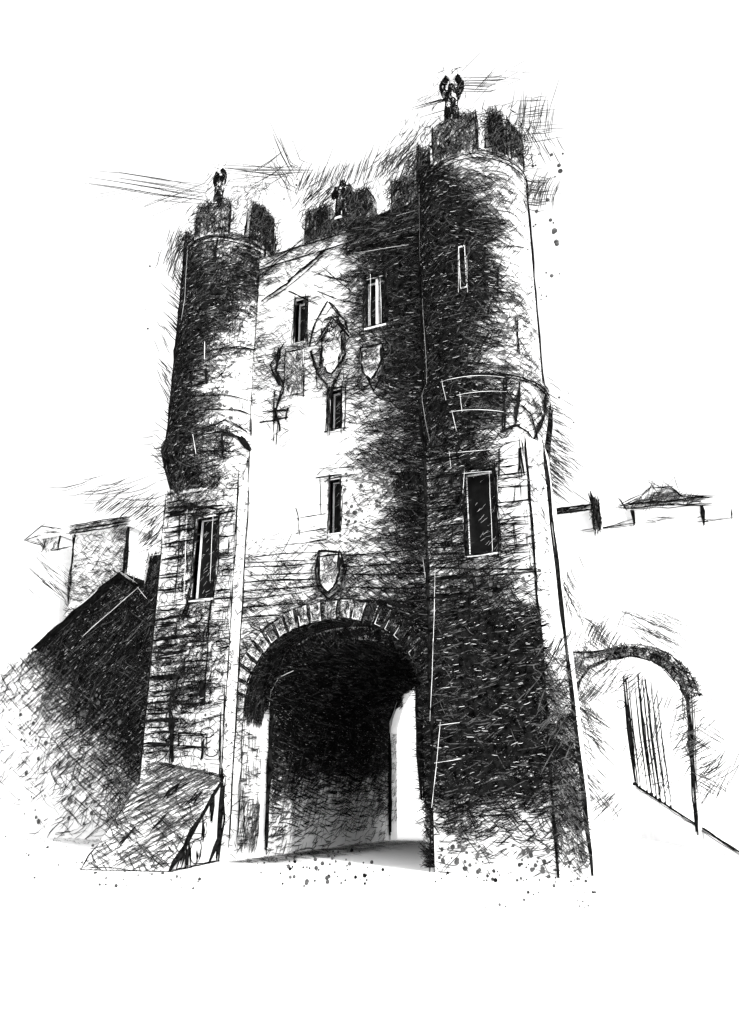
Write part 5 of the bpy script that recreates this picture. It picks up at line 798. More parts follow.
# ------------------------------------------------------------------ pen strokes that lie on a surface
class Plane:                    # u along x (or y), v up
    def __init__(s, o, U, V, N): s.o, s.U, s.V, s.N = (np.array(k, float) for k in (o, U, V, N))
    def P(s, u, v, lift): return s.o + u[..., None]*s.U + v[..., None]*s.V + lift[..., None]*s.N
class Drum:
    def __init__(s, cx, cy, R, dR=None): s.cx, s.cy, s.R = cx, cy, R; s.dR = dR or (lambda v: 0*v)
    def P(s, u, v, lift):
        a = u/s.R; r = s.R + s.dR(v) + lift
        return np.stack([s.cx + r*np.sin(a), s.cy - r*np.cos(a), v + 0*a], -1)
def planeY(Y): return Plane((0, Y, 0), (1, 0, 0), (0, 0, 1), (0, -1, 0))
def corbel_left(v): return np.interp(v, [9.7, 10.1, 10.7, 11.15, 11.3, 11.55], [-.4, -.2, .0, .12, .13, .0])
def corbel_right(v): return np.interp(v, [9.2, 9.7, 10.5, 11.1, 11.3, 11.6], [-.25, -.1, .06, .14, .14, .0])
SURF = {'F': planeY(0), 'LT': Drum(-4.25, .3, 1.45, corbel_left), 'RT': Drum(4.17, .45, 1.55, corbel_right), 'LB': planeY(-.6), 'RB': planeY(-1),
        'PW': Plane((-2.25, 0, 0), (0, 1, 0), (0, 0, 1), (1, 0, 0)), 'RV': planeY(.9), 'RW': planeY(9.0),
        'HO': planeY(5), 'G': Plane((0, 0, 0), (1, 0, 0), (0, 1, 0), (0, 0, 1))}

def stroke_set(M, surf, u, v, ang, L, w, curv, mat=1, lift0=.012, dl=.022):
    n = len(u)
    if n == 0: return
    s = np.array([-.5, -.22, .1, .34, .5]); tp = np.array([.45, 1., 1., .8, .2])
    ca, sa = np.cos(ang)[:, None], np.sin(ang)[:, None]
    along = L[:, None]*s; off = curv[:, None]*L[:, None]*(s*s-.08)*2 + rng.normal(0, .012, (n, 5))*L[:, None]
    U = u[:, None] + along*ca - off*sa; V = v[:, None] + along*sa + off*ca
    hw = .5*w[:, None]*tp
    lift = (lift0 + dl*rng.random(n))[:, None] + np.zeros((1, 5))
    A = surf.P(U - hw*sa*-1*-1, V + hw*ca, lift); B = surf.P(U + hw*sa, V - hw*ca, lift)
    verts = np.stack([A, B], 2).reshape(-1, 3)               # n,5,2 -> rows
    k = np.arange(n)[:, None]*10 + np.arange(4)[None]*2
    F = np.stack([k, k+1, k+3, k+2], -1).reshape(-1, 4) + M.n
    M.v.append(verts); M.f += list(map(tuple, F.tolist())); M.m += [mat]*len(F); M.n += len(verts)

def vnoise(x, y, seed):
    """cheap value noise, 0..1"""
    r = np.random.default_rng(seed).random((64, 64))
    xi, yi = np.floor(x).astype(int), np.floor(y).astype(int); fx, fy = x-xi, y-yi
    fx = fx*fx*(3-2*fx); fy = fy*fy*(3-2*fy)
    g = lambda a, b: r[a % 64, b % 64]
    return (g(xi, yi)*(1-fx)+g(xi+1, yi)*fx)*(1-fy)+(g(xi, yi+1)*(1-fx)+g(xi+1, yi+1)*fx)*fy

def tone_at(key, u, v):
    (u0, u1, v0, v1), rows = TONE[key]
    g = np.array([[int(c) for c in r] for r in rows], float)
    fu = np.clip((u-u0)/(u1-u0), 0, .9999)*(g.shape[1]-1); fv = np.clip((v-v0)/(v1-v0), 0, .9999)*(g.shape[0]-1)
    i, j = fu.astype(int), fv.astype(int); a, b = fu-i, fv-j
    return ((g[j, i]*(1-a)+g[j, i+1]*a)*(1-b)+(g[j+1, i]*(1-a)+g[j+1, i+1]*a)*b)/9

def shade_hatch(M, key, bounds, styles, seed, keep=None, gain=1.0, scratch=.5, wpx=.0155, clump=.5, course=0.0):
    """shade put into the ink: strokes whose density follows the tone map of that wall.
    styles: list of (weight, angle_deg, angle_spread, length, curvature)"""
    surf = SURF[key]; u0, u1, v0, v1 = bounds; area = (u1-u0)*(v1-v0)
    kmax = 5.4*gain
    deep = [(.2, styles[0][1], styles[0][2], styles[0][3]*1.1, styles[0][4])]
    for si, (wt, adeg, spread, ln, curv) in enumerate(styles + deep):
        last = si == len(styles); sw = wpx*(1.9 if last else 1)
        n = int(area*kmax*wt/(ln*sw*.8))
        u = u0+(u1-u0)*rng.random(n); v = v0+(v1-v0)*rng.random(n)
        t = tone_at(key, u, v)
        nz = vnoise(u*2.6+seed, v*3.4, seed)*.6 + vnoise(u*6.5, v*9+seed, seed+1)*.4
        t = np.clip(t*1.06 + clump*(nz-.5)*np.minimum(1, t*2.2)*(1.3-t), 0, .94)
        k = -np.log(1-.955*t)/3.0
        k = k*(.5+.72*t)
        if key in ('F', 'LT', 'RT', 'LB', 'RB'):                         # hatching varies from stone to stone; joints get more of it
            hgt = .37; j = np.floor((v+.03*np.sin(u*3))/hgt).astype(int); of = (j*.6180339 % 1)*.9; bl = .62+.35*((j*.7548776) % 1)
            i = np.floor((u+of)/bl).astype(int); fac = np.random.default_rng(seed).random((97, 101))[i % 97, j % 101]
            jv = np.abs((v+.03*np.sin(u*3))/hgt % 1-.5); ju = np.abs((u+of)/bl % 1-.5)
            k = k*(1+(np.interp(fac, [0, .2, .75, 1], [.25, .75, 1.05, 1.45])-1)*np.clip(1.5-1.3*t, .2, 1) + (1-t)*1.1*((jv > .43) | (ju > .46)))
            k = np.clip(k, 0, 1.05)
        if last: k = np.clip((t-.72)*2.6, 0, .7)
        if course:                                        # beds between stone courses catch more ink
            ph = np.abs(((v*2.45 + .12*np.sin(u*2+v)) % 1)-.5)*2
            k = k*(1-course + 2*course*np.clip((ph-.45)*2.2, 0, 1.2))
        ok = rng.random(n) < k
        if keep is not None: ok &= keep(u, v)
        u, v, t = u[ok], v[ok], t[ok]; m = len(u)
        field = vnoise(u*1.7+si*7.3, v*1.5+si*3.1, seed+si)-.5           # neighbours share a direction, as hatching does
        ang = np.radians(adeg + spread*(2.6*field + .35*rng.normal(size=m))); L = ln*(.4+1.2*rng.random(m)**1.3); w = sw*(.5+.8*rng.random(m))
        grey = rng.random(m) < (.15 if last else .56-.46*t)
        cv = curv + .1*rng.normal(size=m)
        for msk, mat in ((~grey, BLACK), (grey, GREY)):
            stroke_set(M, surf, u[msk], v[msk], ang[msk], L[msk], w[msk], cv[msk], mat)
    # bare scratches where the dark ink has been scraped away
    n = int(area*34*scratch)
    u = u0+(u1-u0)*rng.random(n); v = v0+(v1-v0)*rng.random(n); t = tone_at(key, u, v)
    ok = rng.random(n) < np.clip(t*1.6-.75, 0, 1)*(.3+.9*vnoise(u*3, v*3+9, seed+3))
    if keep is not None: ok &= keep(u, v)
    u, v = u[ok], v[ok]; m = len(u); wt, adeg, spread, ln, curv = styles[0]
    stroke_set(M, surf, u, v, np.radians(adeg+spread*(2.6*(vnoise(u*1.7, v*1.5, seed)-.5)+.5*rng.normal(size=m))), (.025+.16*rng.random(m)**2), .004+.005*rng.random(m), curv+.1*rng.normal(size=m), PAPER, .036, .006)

def pen_line(M, surf, pts, w, mat, passes=2):
    pts = np.array(pts, float)
    for p in range(passes):
        for a, b in zip(pts[:-1], pts[1:]):
            d = b-a; L = np.hypot(*d); n = max(2, int(L/.18)+1)
            over = (.03+.05*rng.random())/max(L, .05)
            s = np.linspace(-over, 1+over, n+1)
            ph, am = rng.random()*6, w*.45
            wob = am*np.sin(s*L*3.1+ph)+rng.normal(0, w*.12, n+1)
            nrm = np.array([-d[1], d[0]])/max(L, 1e-6)
            C = a+s[:, None]*d+wob[:, None]*nrm
            hw = .5*w*(.6+.4*np.sin(s*PI).clip(0, 1)+.2*rng.normal(size=n+1)).clip(.35, 1.4)*(.8 if passes > 1 else 1)
            lift = np.full(n+1, (.045 if mat == PAPER else .03)+.01*rng.random())
            A = surf.P(C[:, 0]+nrm[0]*hw, C[:, 1]+nrm[1]*hw, lift); B = surf.P(C[:, 0]-nrm[0]*hw, C[:, 1]-nrm[1]*hw, lift)
            v = np.stack([A, B], 1).reshape(-1, 3)
            M.add(v, [(2*i, 2*i+1, 2*i+3, 2*i+2) for i in range(n)], mat)
def ink_lines(M, key):
    for s, c, w, pts in PEN_LINES:
        if s == key: pen_line(M, SURF[key], pts, w*(1.05 if c == 0 else .42), PAPER if c else BLACK, 1 if c else 2)
def ink_blots(M, key):
    surf = SURF[key]
    for s, u, v, r in INK_BLOTS:
        if s != key: continue
        n = 9; a = np.linspace(0, 2*PI, n, endpoint=False); rr = r*(.85+.3*rng.random(n))
        lift = np.full(n, .04+.012*rng.random())
        P = surf.P(u+rr*np.cos(a), v+rr*np.sin(a), lift)
        M.add(P, [tuple(range(n))], GREY)
def edge(M, p, q, r=.016, passes=3, wob=.02, over=.12, mat=BLACK):
    """sketchy ink along a real edge, as thin wires that run a little past both ends"""
    p, q = np.array(p, float), np.array(q, float); d = q-p; L = np.linalg.norm(d)
    for k in range(passes):
        n = max(3, int(L/.5)+2)
        s = np.linspace(-over*rng.random()/L, 1+over*rng.random()/L, n)
        c = p+s[:, None]*d + rng.normal(0, wob*.8, 3) + rng.normal(0, wob*.6, (n, 3))
        M.tube(c, r*(.6+.6*rng.random()), mat)
def scribble(M, pts_fn, n, r=.012, mat=BLACK):
    for _ in range(n): M.tube(pts_fn(), r*(.6+.7*rng.random()), mat, 3)
def box_edges(M, x0, x1, y0, y1, z0, z1, r=.016, passes=2, wob=.015, over=.06):
    for x, z in ((x0, z0), (x1, z0), (x0, z1), (x1, z1)): pass
    for z in (z0, z1):
        edge(M, (x0, y0, z), (x1, y0, z), r, passes, wob, over); edge(M, (x1, y0, z), (x1, y1, z), r, passes, wob, over)
        edge(M, (x0, y0, z), (x0, y1, z), r, passes, wob, over)
    for x, y in ((x0, y0), (x1, y0), (x1, y1)): edge(M, (x, y, z0), (x, y, z1), r, passes, wob, over)
def face_hatch(M, o, U, V, W, H, tone, ang, spread=12, ln=.3, wpx=.026, mat=None, curv=0.):
    """a patch of hatching on a flat face (o corner, U and V unit directions); tone number or function(u, v)"""
    U, V = np.array(U, float), np.array(V, float); surf = Plane(o, U, V, np.cross(U, V))
    wpx *= .66; n = int(W*H*5.2/(ln*wpx*.8))
    u = W*rng.random(n); v = H*rng.random(n); t = tone(u/W, v/H) if callable(tone) else np.full(n, float(tone))
    t = np.clip(t*(.6+.8*vnoise(u*4+o[0], v*5, 77)), 0, .97)
    ok = rng.random(n) < -np.log(1-.955*t)/3.0; u, v = u[ok], v[ok]; m = len(u)
    aa = np.array(ang if isinstance(ang, (list, tuple)) else [ang], float)
    a = np.radians(aa[rng.integers(0, len(aa), m)] + spread*rng.normal(size=m))
    L = ln*(.5+rng.random(m))
    # keep stroke ends near the face
    L = np.minimum(L, 1.2*max(W, H)); w_ = wpx*(.6+.7*rng.random(m)); cv = curv+.08*rng.normal(size=m); gr = rng.random(m) < .6-.45*np.clip(t[ok], 0, 1)
    for msk, mm in ((~gr, BLACK), (gr, GREY)): stroke_set(M, surf, u[msk], v[msk], a[msk], L[msk], w_[msk], cv[msk], mm if mat is None else mat)

def scrub(M, x0, x1, y, z0, z1, n, r=.011, out=.12):
    for _ in range(n):
        c = np.array([random.uniform(x0-out, x1+out), y-.02-.03*random.random(), random.uniform(z0, z1+out)])
        a = random.choice([1.2, .7, 2.2, 1.57, .2])+random.gauss(0, .25); L = random.uniform(.12, .5); d = np.array([math.cos(a), 0, math.sin(a)])*L*.5; b_ = np.array([-d[2], 0, d[0]])*random.gauss(0, .3)
        M.tube([c-d, c-d*.3+b_, c+d*.3+b_, c+d], r*(.5+.7*random.random()), BLACK if random.random() < .6 else GREY, 3)

# ------------------------------------------------------------------ ground
g = Mesh()
g.quad((-900, -900, 0), (900, -900, 0), (900, 900, 0), (-900, 900, 0), EARTH)
ink_lines(g, 'G')
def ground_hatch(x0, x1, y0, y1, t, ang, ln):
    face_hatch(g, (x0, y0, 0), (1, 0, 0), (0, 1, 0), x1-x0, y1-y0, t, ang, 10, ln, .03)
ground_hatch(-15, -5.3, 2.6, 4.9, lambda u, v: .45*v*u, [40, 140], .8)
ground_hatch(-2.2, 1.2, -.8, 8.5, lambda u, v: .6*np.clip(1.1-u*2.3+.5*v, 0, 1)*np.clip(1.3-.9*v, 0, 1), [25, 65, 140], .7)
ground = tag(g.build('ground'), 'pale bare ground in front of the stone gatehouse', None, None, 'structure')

drops = Mesh()  # ink spatter built as small round drops on the ground
for s_, u, v, r_ in INK_BLOTS:
    if s_ == 'G':
        for q in range(1+int(rng.random() < .5)):
            dx, dy = rng.normal(0, .15, 2)*q; k = r_*(.9 if q == 0 else .5)
            drops.lathe(u+dx, v+dy, [(k*.45, 0), (k*.9, k*.4), (k, k*.9), (k*.8, k*1.5), (k*.3, k*1.85)], 8, GREY if rng.random() < .8 else BLACK)
tag(drops.build('ink_drops'), 'spatter of small dark ink drops on the pale ground at foot of gatehouse', None, None, 'stuff')

# ------------------------------------------------------------------ the gatehouse
gate = thing('gatehouse', (0.6, 3, 0), 'tall twin towered medieval stone gatehouse with dark arched passage and battlements', 'gatehouse')

def wall_with_holes(M, x0, x1, z0, z1, y, holes, depth, mat=0):
    xs = sorted({x0, x1, *[h[0] for h in holes], *[h[1] for h in holes]}); zs = sorted({z0, z1, *[h[2] for h in holes], *[h[3] for h in holes]})
    for a, b in zip(xs[:-1], xs[1:]):
        for c, d in zip(zs[:-1], zs[1:]):
            mx, mz = (a+b)/2, (c+d)/2
            if any(h[0] < mx < h[1] and h[2] < mz < h[3] for h in holes): continue
            M.quad((a, y, c), (b, y, c), (b, y, d), (a, y, d), mat)
    for a, b, c, d in holes:
        Y = y+depth
        M.quad((a, y, c), (a, y, d), (a, Y, d), (a, Y, c), mat); M.quad((b, Y, c), (b, Y, d), (b, y, d), (b, y, c), mat)
        M.quad((a, y, c), (a, Y, c), (b, Y, c), (b, y, c), mat); M.quad((a, Y, d), (a, y, d), (b, y, d), (b, Y, d), mat)

def arch_profile(xl, xr, zs, zc, n=28, p=2.2):
    c, h = (xl+xr)/2, (xr-xl)/2
    return [(c-h*np.sign(math.cos(t))*abs(math.cos(t))**(2/p), zs+(zc-zs)*abs(math.sin(t))**(2/p)) for t in np.linspace(0, PI, n)]
FRONT = arch_profile(-2.5, 2.42, 3.55, 5.72)
INNER = arch_profile(-2.25, 2.25, 3.6, 5.35)
FX0, FX1, FTOP = -2.95, 2.98, 17.35
WIN_F = [(-1.42, -1.08, 14.25, 15.75), (-.17, .19, 11.1, 12.36), (-.14, .21, 8.06, 9.6), (.92, 1.59, 14.15, 15.8)]

# front wall between the towers
w = Mesh()
wall_with_holes(w, FX0, FX1, 6.2, FTOP, 0, WIN_F, .45)
pf = [(-2.5, 0)] + FRONT + [(2.42, 0)]
for (a, b) in zip(pf[:-1], pf[1:]):                                # spandrels and jambs, then the reveal
    if a[0] != b[0]: w.quad((a[0], 0, a[1]), (b[0], 0, b[1]), (b[0], 0, 6.2), (a[0], 0, 6.2))
    w.quad((a[0], 0, a[1]), (a[0], .9, a[1]), (b[0], .9, b[1]), (b[0], 0, b[1]))
w.quad((FX0, 0, 0), (-2.5, 0, 0), (-2.5, 0, 6.2), (FX0, 0, 6.2)); w.quad((2.42, 0, 0), (FX1, 0, 0), (FX1, 0, 6.2), (2.42, 0, 6.2))
pi_ = [(-2.25, 0)] + INNER + [(2.25, 0)]
for a, b, c, d in zip(pf[:-1], pf[1:], pi_[:-1], pi_[1:]):         # step in the arch
    w.quad((a[0], .9, a[1]), (c[0], .9, c[1]), (d[0], .9, d[1]), (b[0], .9, b[1]))
w.quad((FX0, 0, FTOP), (FX1, 0, FTOP), (FX1, .7, FTOP), (FX0, .7, FTOP))
def in_front(u, v):
    inside = (np.abs(u+.04) < 2.44) & (v < 3.55+2.15*np.sqrt(np.clip(1-(np.abs(u+.04)/2.48)**2.2, 0, 1)))
    win = np.zeros(len(u), bool)
    for a, b, c, d in WIN_F: win |= (u > a-.03) & (u < b+.03) & (v > c-.03) & (v < d+.03)
    for (cu, cv, ru, rv) in ((1.14, 12.95, .3, .6), (-.06, 13.7, .3, .55), (-.06, 7.0, .3, .5)):      # carved shields stay barer
        win |= (((u-cu)/ru)**2+((v-cv)/rv)**2 < 1) & (rng.random(len(u)) < .8)
    return ~inside & ~win & (u < 2.95)
shade_hatch(w, 'F', (-2.85, 2.95, 0, 17.3), [(.34, -18, 14, .38, .06), (.26, 28, 16, .34, -.05), (.2, 4, 8, .45, .03), (.2, -48, 20, .28, .08)], 3, in_front, 1.0)
ink_lines(w, 'F'); ink_blots(w, 'F')
edge(w, (-2.8, -.03, .1), (-2.78, -.03, 12), .016, 2)
edge(w, (2.95, -.05, .2), (2.95, -.05, 17.2), .05, 4, .03)
RVS = SURF['RV']
# ink in the reveal of the arch (left jamb stays pale below)
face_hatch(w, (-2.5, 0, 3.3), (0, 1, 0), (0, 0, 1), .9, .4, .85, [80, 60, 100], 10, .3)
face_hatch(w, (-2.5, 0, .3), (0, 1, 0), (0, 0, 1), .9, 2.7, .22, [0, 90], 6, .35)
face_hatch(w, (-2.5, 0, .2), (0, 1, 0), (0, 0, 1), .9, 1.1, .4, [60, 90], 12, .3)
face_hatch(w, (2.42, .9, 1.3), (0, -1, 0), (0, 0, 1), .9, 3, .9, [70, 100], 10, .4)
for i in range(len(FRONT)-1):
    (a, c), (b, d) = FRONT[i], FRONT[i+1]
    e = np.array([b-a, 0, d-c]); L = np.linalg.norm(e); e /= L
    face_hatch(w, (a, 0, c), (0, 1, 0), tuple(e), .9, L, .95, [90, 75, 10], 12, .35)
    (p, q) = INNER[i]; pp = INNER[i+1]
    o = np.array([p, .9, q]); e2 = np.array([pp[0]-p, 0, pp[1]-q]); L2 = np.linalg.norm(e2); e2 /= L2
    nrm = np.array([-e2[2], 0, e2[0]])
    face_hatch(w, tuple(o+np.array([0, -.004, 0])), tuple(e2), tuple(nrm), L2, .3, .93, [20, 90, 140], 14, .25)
ink_lines(w, 'RV')
edge(w, (-2.25, .88, .2), (-2.25, .88, 3.6), .05, 4, .025)
edge(w, (-2.5, -.02, .3), (-2.5, -.02, 3.5), .018, 2)
edge(w, (2.2, .3, 3.9), (2.42, .0, 1.5), .05, 6, .05)
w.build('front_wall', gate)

# passage behind the arch, with the narrow pointed opening at its far end
p = Mesh()
for a, b in zip(pi_[:-1], pi_[1:]): p.quad((a[0], .9, a[1]), (a[0], 9, a[1]), (b[0], 9, b[1]), (b[0], .9, b[1]))
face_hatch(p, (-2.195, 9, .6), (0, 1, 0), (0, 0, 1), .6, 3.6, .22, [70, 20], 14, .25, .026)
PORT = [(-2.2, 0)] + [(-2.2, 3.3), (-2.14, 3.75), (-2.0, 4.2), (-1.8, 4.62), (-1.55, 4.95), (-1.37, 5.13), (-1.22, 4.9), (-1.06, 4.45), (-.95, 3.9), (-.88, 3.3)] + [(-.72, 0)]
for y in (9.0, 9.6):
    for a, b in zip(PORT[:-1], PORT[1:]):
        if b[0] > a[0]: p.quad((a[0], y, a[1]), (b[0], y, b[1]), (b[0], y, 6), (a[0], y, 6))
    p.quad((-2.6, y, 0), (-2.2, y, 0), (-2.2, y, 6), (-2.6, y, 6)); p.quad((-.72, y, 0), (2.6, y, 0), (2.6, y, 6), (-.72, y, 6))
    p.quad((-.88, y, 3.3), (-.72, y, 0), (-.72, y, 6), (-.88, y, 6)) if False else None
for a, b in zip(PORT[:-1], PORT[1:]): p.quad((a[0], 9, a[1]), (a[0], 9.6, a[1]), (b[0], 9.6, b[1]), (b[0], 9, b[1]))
shade_hatch(p, 'PW', (.95, 8.95, 0, 4.0), [(.5, -6, 10, .5, .05), (.25, 20, 14, .45, 0), (.25, 62, 10, .5, 0)], 9, None, 1.3, .8, .021, .35)
for i in range(len(INNER)-1):  # shade of the vault laid on as dense ink
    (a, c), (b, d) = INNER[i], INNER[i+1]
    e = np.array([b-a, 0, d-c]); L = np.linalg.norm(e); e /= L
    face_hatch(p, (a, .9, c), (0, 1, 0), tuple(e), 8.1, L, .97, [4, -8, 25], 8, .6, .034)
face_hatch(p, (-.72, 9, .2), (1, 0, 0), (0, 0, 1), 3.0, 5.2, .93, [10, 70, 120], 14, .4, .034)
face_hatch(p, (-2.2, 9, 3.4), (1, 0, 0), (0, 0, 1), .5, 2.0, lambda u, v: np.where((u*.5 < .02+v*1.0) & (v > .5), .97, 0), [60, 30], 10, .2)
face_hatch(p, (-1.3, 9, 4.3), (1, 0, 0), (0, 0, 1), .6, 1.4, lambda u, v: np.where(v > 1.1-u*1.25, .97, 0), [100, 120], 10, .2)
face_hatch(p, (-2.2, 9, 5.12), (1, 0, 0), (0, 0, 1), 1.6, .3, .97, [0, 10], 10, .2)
ink_lines(p, 'RW')
edge(p, (-2.2, 8.98, .25), (-2.2, 8.98, 3.4), .04, 3, .02)
edge(p, (-.74, 8.98, .3), (-.9, 8.98, 3.3), .03, 3, .02)
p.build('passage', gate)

# voussoirs round the arch
v = Mesh()
NV = 23
OUT = arch_profile(-2.9, 2.82, 3.6, 6.22, NV+1); INN = arch_profile(-2.5, 2.42, 3.55, 5.72, NV+1)
for i in range(NV):
    k = .1
    lerp = lambda A, t: tuple(np.array(A[i])*(1-t)+np.array(A[i+1])*t)
    poly = [lerp(INN, k), lerp(INN, 1-k), lerp(OUT, 1-k), lerp(OUT, k)]
    d = .03+.04*random.random()
    v.extrude_y([poly[0], poly[3], poly[2], poly[1]][::-1], -d, .02)
    mid = np.mean(np.array(poly), 0); ax = np.array(OUT[i])-np.array(INN[i]); ang = math.degrees(math.atan2(ax[1], ax[0]))
    dens = .35 if i < 5 else (.45 if i < 14 else .88)
    u0 = np.array(poly[0]); e1 = np.array(poly[1])-u0; L1 = np.linalg.norm(e1); e2 = np.array(poly[3])-u0; L2 = np.linalg.norm(e2)
    face_hatch(v, (u0[0], -d-.002, u0[1]), (e1[0]/L1, 0, e1[1]/L1), (e2[0]/L2, 0, e2[1]/L2), L1, L2, dens, [20, 80, 130], 20, .14, .02)
    for t in (k, 1-k):
        a, b = lerp(INN, t), lerp(OUT, t); edge(v, (a[0], -d, a[1]), (b[0], -d, b[1]), .018, 2, .012, .03)
for A, r in ((INN, .03), (OUT, .016)):
    for i in range(NV): edge(v, (A[i][0], -.05, A[i][1]), (A[i+1][0], -.05, A[i+1][1]), r, 3, .02, .05)
for i in range(4, NV-2, 1):                                          # chipped pale lower rims
    a, b = np.array(INN[i])+(OUT[i][0]*0, .03), np.array(INN[i+1])+(0, .03)
    m0, m1 = a*.8+b*.2, a*.25+b*.75; up = (np.array(OUT[i])-np.array(INN[i]))*.5
    pen_line(v, SURF['F'], [tuple(m0+up), tuple(m0), tuple(m1)], .028, PAPER, 1) if False else None
    P0 = [(m0+up)[0], -.085, (m0+up)[1]]; P1 = [m0[0], -.09, m0[1]]; P2 = [m1[0], -.09, m1[1]]
    if random.random() < .8: v.tube([P0, P1, P2], .014, PAPER)
v.build('arch_ring', gate)

# rear block of the gatehouse
b = Mesh()
b.quad((-4.3, 9.6, 0), (-4.3, .7, 0), (-4.3, .7, 17.0), (-4.3, 9.6, 17.0)); b.quad((4.2, .7, 0), (4.2, 9.6, 0), (4.2, 9.6, 17.0), (4.2, .7, 17.0))
wall_with_holes(b, -4.3, 4.2, 0, 17.0, 9.61, [(-2.3, -.6, 0, 5.6)], .01)
b.quad((-4.3, .7, 17.0), (4.2, .7, 17.0), (4.2, 9.6, 17.0), (-4.3, 9.6, 17.0)); 
b.quad((-4.3, .72, 6.5), (4.2, .72, 6.5), (4.2, .72, 17), (-4.3, .72, 17))
b.build('rear_block', gate)

# towers: squared lower stage with a chamfer, corbelled round turret above
def oct_edge(M, poly, z0, z1, idx, r=.02, passes=3):
    for i in idx: edge(M, (poly[i][0], poly[i][1], z0), (poly[i][0], poly[i][1], z1), r, passes, .022, .3)
LPOLY = [(-5.27, -.25), (-5.2, -.6), (-2.73, -.6), (-2.72, .1), (-2.72, 2.0), (-5.2, 2.0)]
RPOLY = [(2.98, -1), (5.48, -1), (5.78, -.35), (5.7, .95), (5.3, 2.4), (2.98, 2.4)]
LWIN = (-4.03, -3.3, 6.5, 8.85); RWIN = (3.96, 4.7, 6.7, 8.75)
def lower_stage(name, key, poly, i0, i1, y, win, zt, styles, seed, bounds, gain, course):
    M = Mesh(); n = len(poly)
    for i in range(n):
        j = (i+1) % n
        if i == i0: wall_with_holes(M, poly[i][0], poly[j][0], 0, zt, y, [win], .5)
        else:
            q, t_ = (poly[i], poly[j]), [(x+(.26 if key == 'RB' and k_ in (2, 3, 4) else 0), y_) for k_, (x, y_) in ((i, poly[i]), (j, poly[j]))]
            M.quad((*t_[0], 0), (*t_[1], 0), (*q[1], zt), (*q[0], zt))
    M.add([(*q, zt) for q in poly], [tuple(range(n))])
    keep = lambda u, v: ~((u > win[0]-.02) & (u < win[1]+.02) & (v > win[2]-.02) & (v < win[3]+.02))
    shade_hatch(M, key, bounds, styles, seed, keep, gain, .7, .0165, .65, course)
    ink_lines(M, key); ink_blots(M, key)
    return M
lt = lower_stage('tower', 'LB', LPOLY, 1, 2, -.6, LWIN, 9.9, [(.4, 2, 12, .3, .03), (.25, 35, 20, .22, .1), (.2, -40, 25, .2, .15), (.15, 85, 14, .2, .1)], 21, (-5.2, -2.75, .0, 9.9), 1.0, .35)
oct_edge(lt, LPOLY, .1, 9.7, (0, 1), .016, 2); oct_edge(lt, LPOLY, .1, 9.9, (2,), .022, 3)
edge(lt, (-2.72, -.1, .3), (-2.72, -.1, 9.8), .018, 3, .02)
face_hatch(lt, (-2.725, -.6, .3), (0, 1, 0), (0, 0, 1), .6, 9.4, .08, [20, -30], 15, .2)
face_hatch(lt, (-5.27, -.25, 2.2), (.2, -.98, 0), (0, 0, 1), .3, 7.4, .18, [10, 80], 12, .2)
def quoins(M, xs, y, zs, dx, r=.016):                                   # outlines of the big corner stones
    for z in zs:
        wd = dx*(.7+.6*random.random()); h = .3+.12*random.random()
        for a, b in (((xs, z), (xs+wd, z)), ((xs+wd, z), (xs+wd, z+h)), ((xs, z+h), (xs+wd*.9, z+h))):
            edge(M, (a[0], y, a[1]), (b[0], y, b[1]), r*(.7+.6*random.random()), 2, .025, .06)
quoins(lt, -5.15, -.64, np.arange(2.7, 9.3, .46), .9, .022)
quoins(lt, -3.2, -.64, np.arange(5.2, 9.2, .5), .4, .014); quoins(lt, -4.2, -.64, np.arange(2.6, 5.8, .55), .9, .014)
for _ in range(60):                                                     # rubble: loose ovals of single stones
    cx, cz = -5.1+2.3*random.random(), 2.5+7.2*random.random()
    if LWIN[0]-.15 < cx < LWIN[1]+.15 and LWIN[2]-.15 < cz < LWIN[3]+.15: continue
    a = np.linspace(0, (1.3+random.random())*PI, 9)+random.random()*6; rx, rz = .12+.2*random.random(), .1+.1*random.random()
    lt.tube([(cx+rx*math.cos(t), -.63, cz+rz*math.sin(t)) for t in a], .009+.009*random.random(), BLACK, 3)
lt_o = lt.build('tower', gate)
rt = lower_stage('tower', 'RB', RPOLY, 0, 1, -1, RWIN, 9.45, [(.36, 8, 13, .36, .04), (.3, 32, 14, .32, .04), (.2, -12, 12, .3, .03), (.14, -60, 16, .3, 0)], 31, (3.0, 5.5, .0, 9.44), 1.2, .2)
oct_edge(rt, RPOLY, .0, 9.2, (1,), .02, 3); edge(rt, (6.05, -.35, 0), (5.78, -.35, 9.3), .032, 4, .022, .3); oct_edge(rt, RPOLY, 1.6, 9.4, (0,), .05, 3); oct_edge(rt, RPOLY, .0, 2.5, (0,), .016, 2)
ch = np.array([.3, .65, 0]); CL = np.linalg.norm(ch); ch /= CL
ch0 = np.array([.57, .65, 0]); C0L = np.linalg.norm(ch0); ch0 /= C0L
face_hatch(rt, (5.48, -1.0, 0), tuple(ch0), (-.013, .0, 1), C0L*.9, 4.5, lambda u, v: np.interp(v, [0, .1, .6, .85, 1], [.15, .45, .9, .5, .15]), [-35, 20, -60], 16, .26)
face_hatch(rt, (5.48, -1, 3.4), tuple(ch), (0, 0, 1), CL, 5.9, lambda u, v: np.interp(v, [0, .2, 1], [.2, .12, .16])*np.interp(u, [0, .5, 1], [1, .9, .8]), [-35, 20, -60], 16, .26)
quoins(rt, 3.02, -1.04, np.arange(5.4, 9.2, .42), .85, .024); quoins(rt, 4.85, -1.04, np.arange(6.2, 9.0, .55), .55, .012)
rt_o = rt.build('tower', gate)

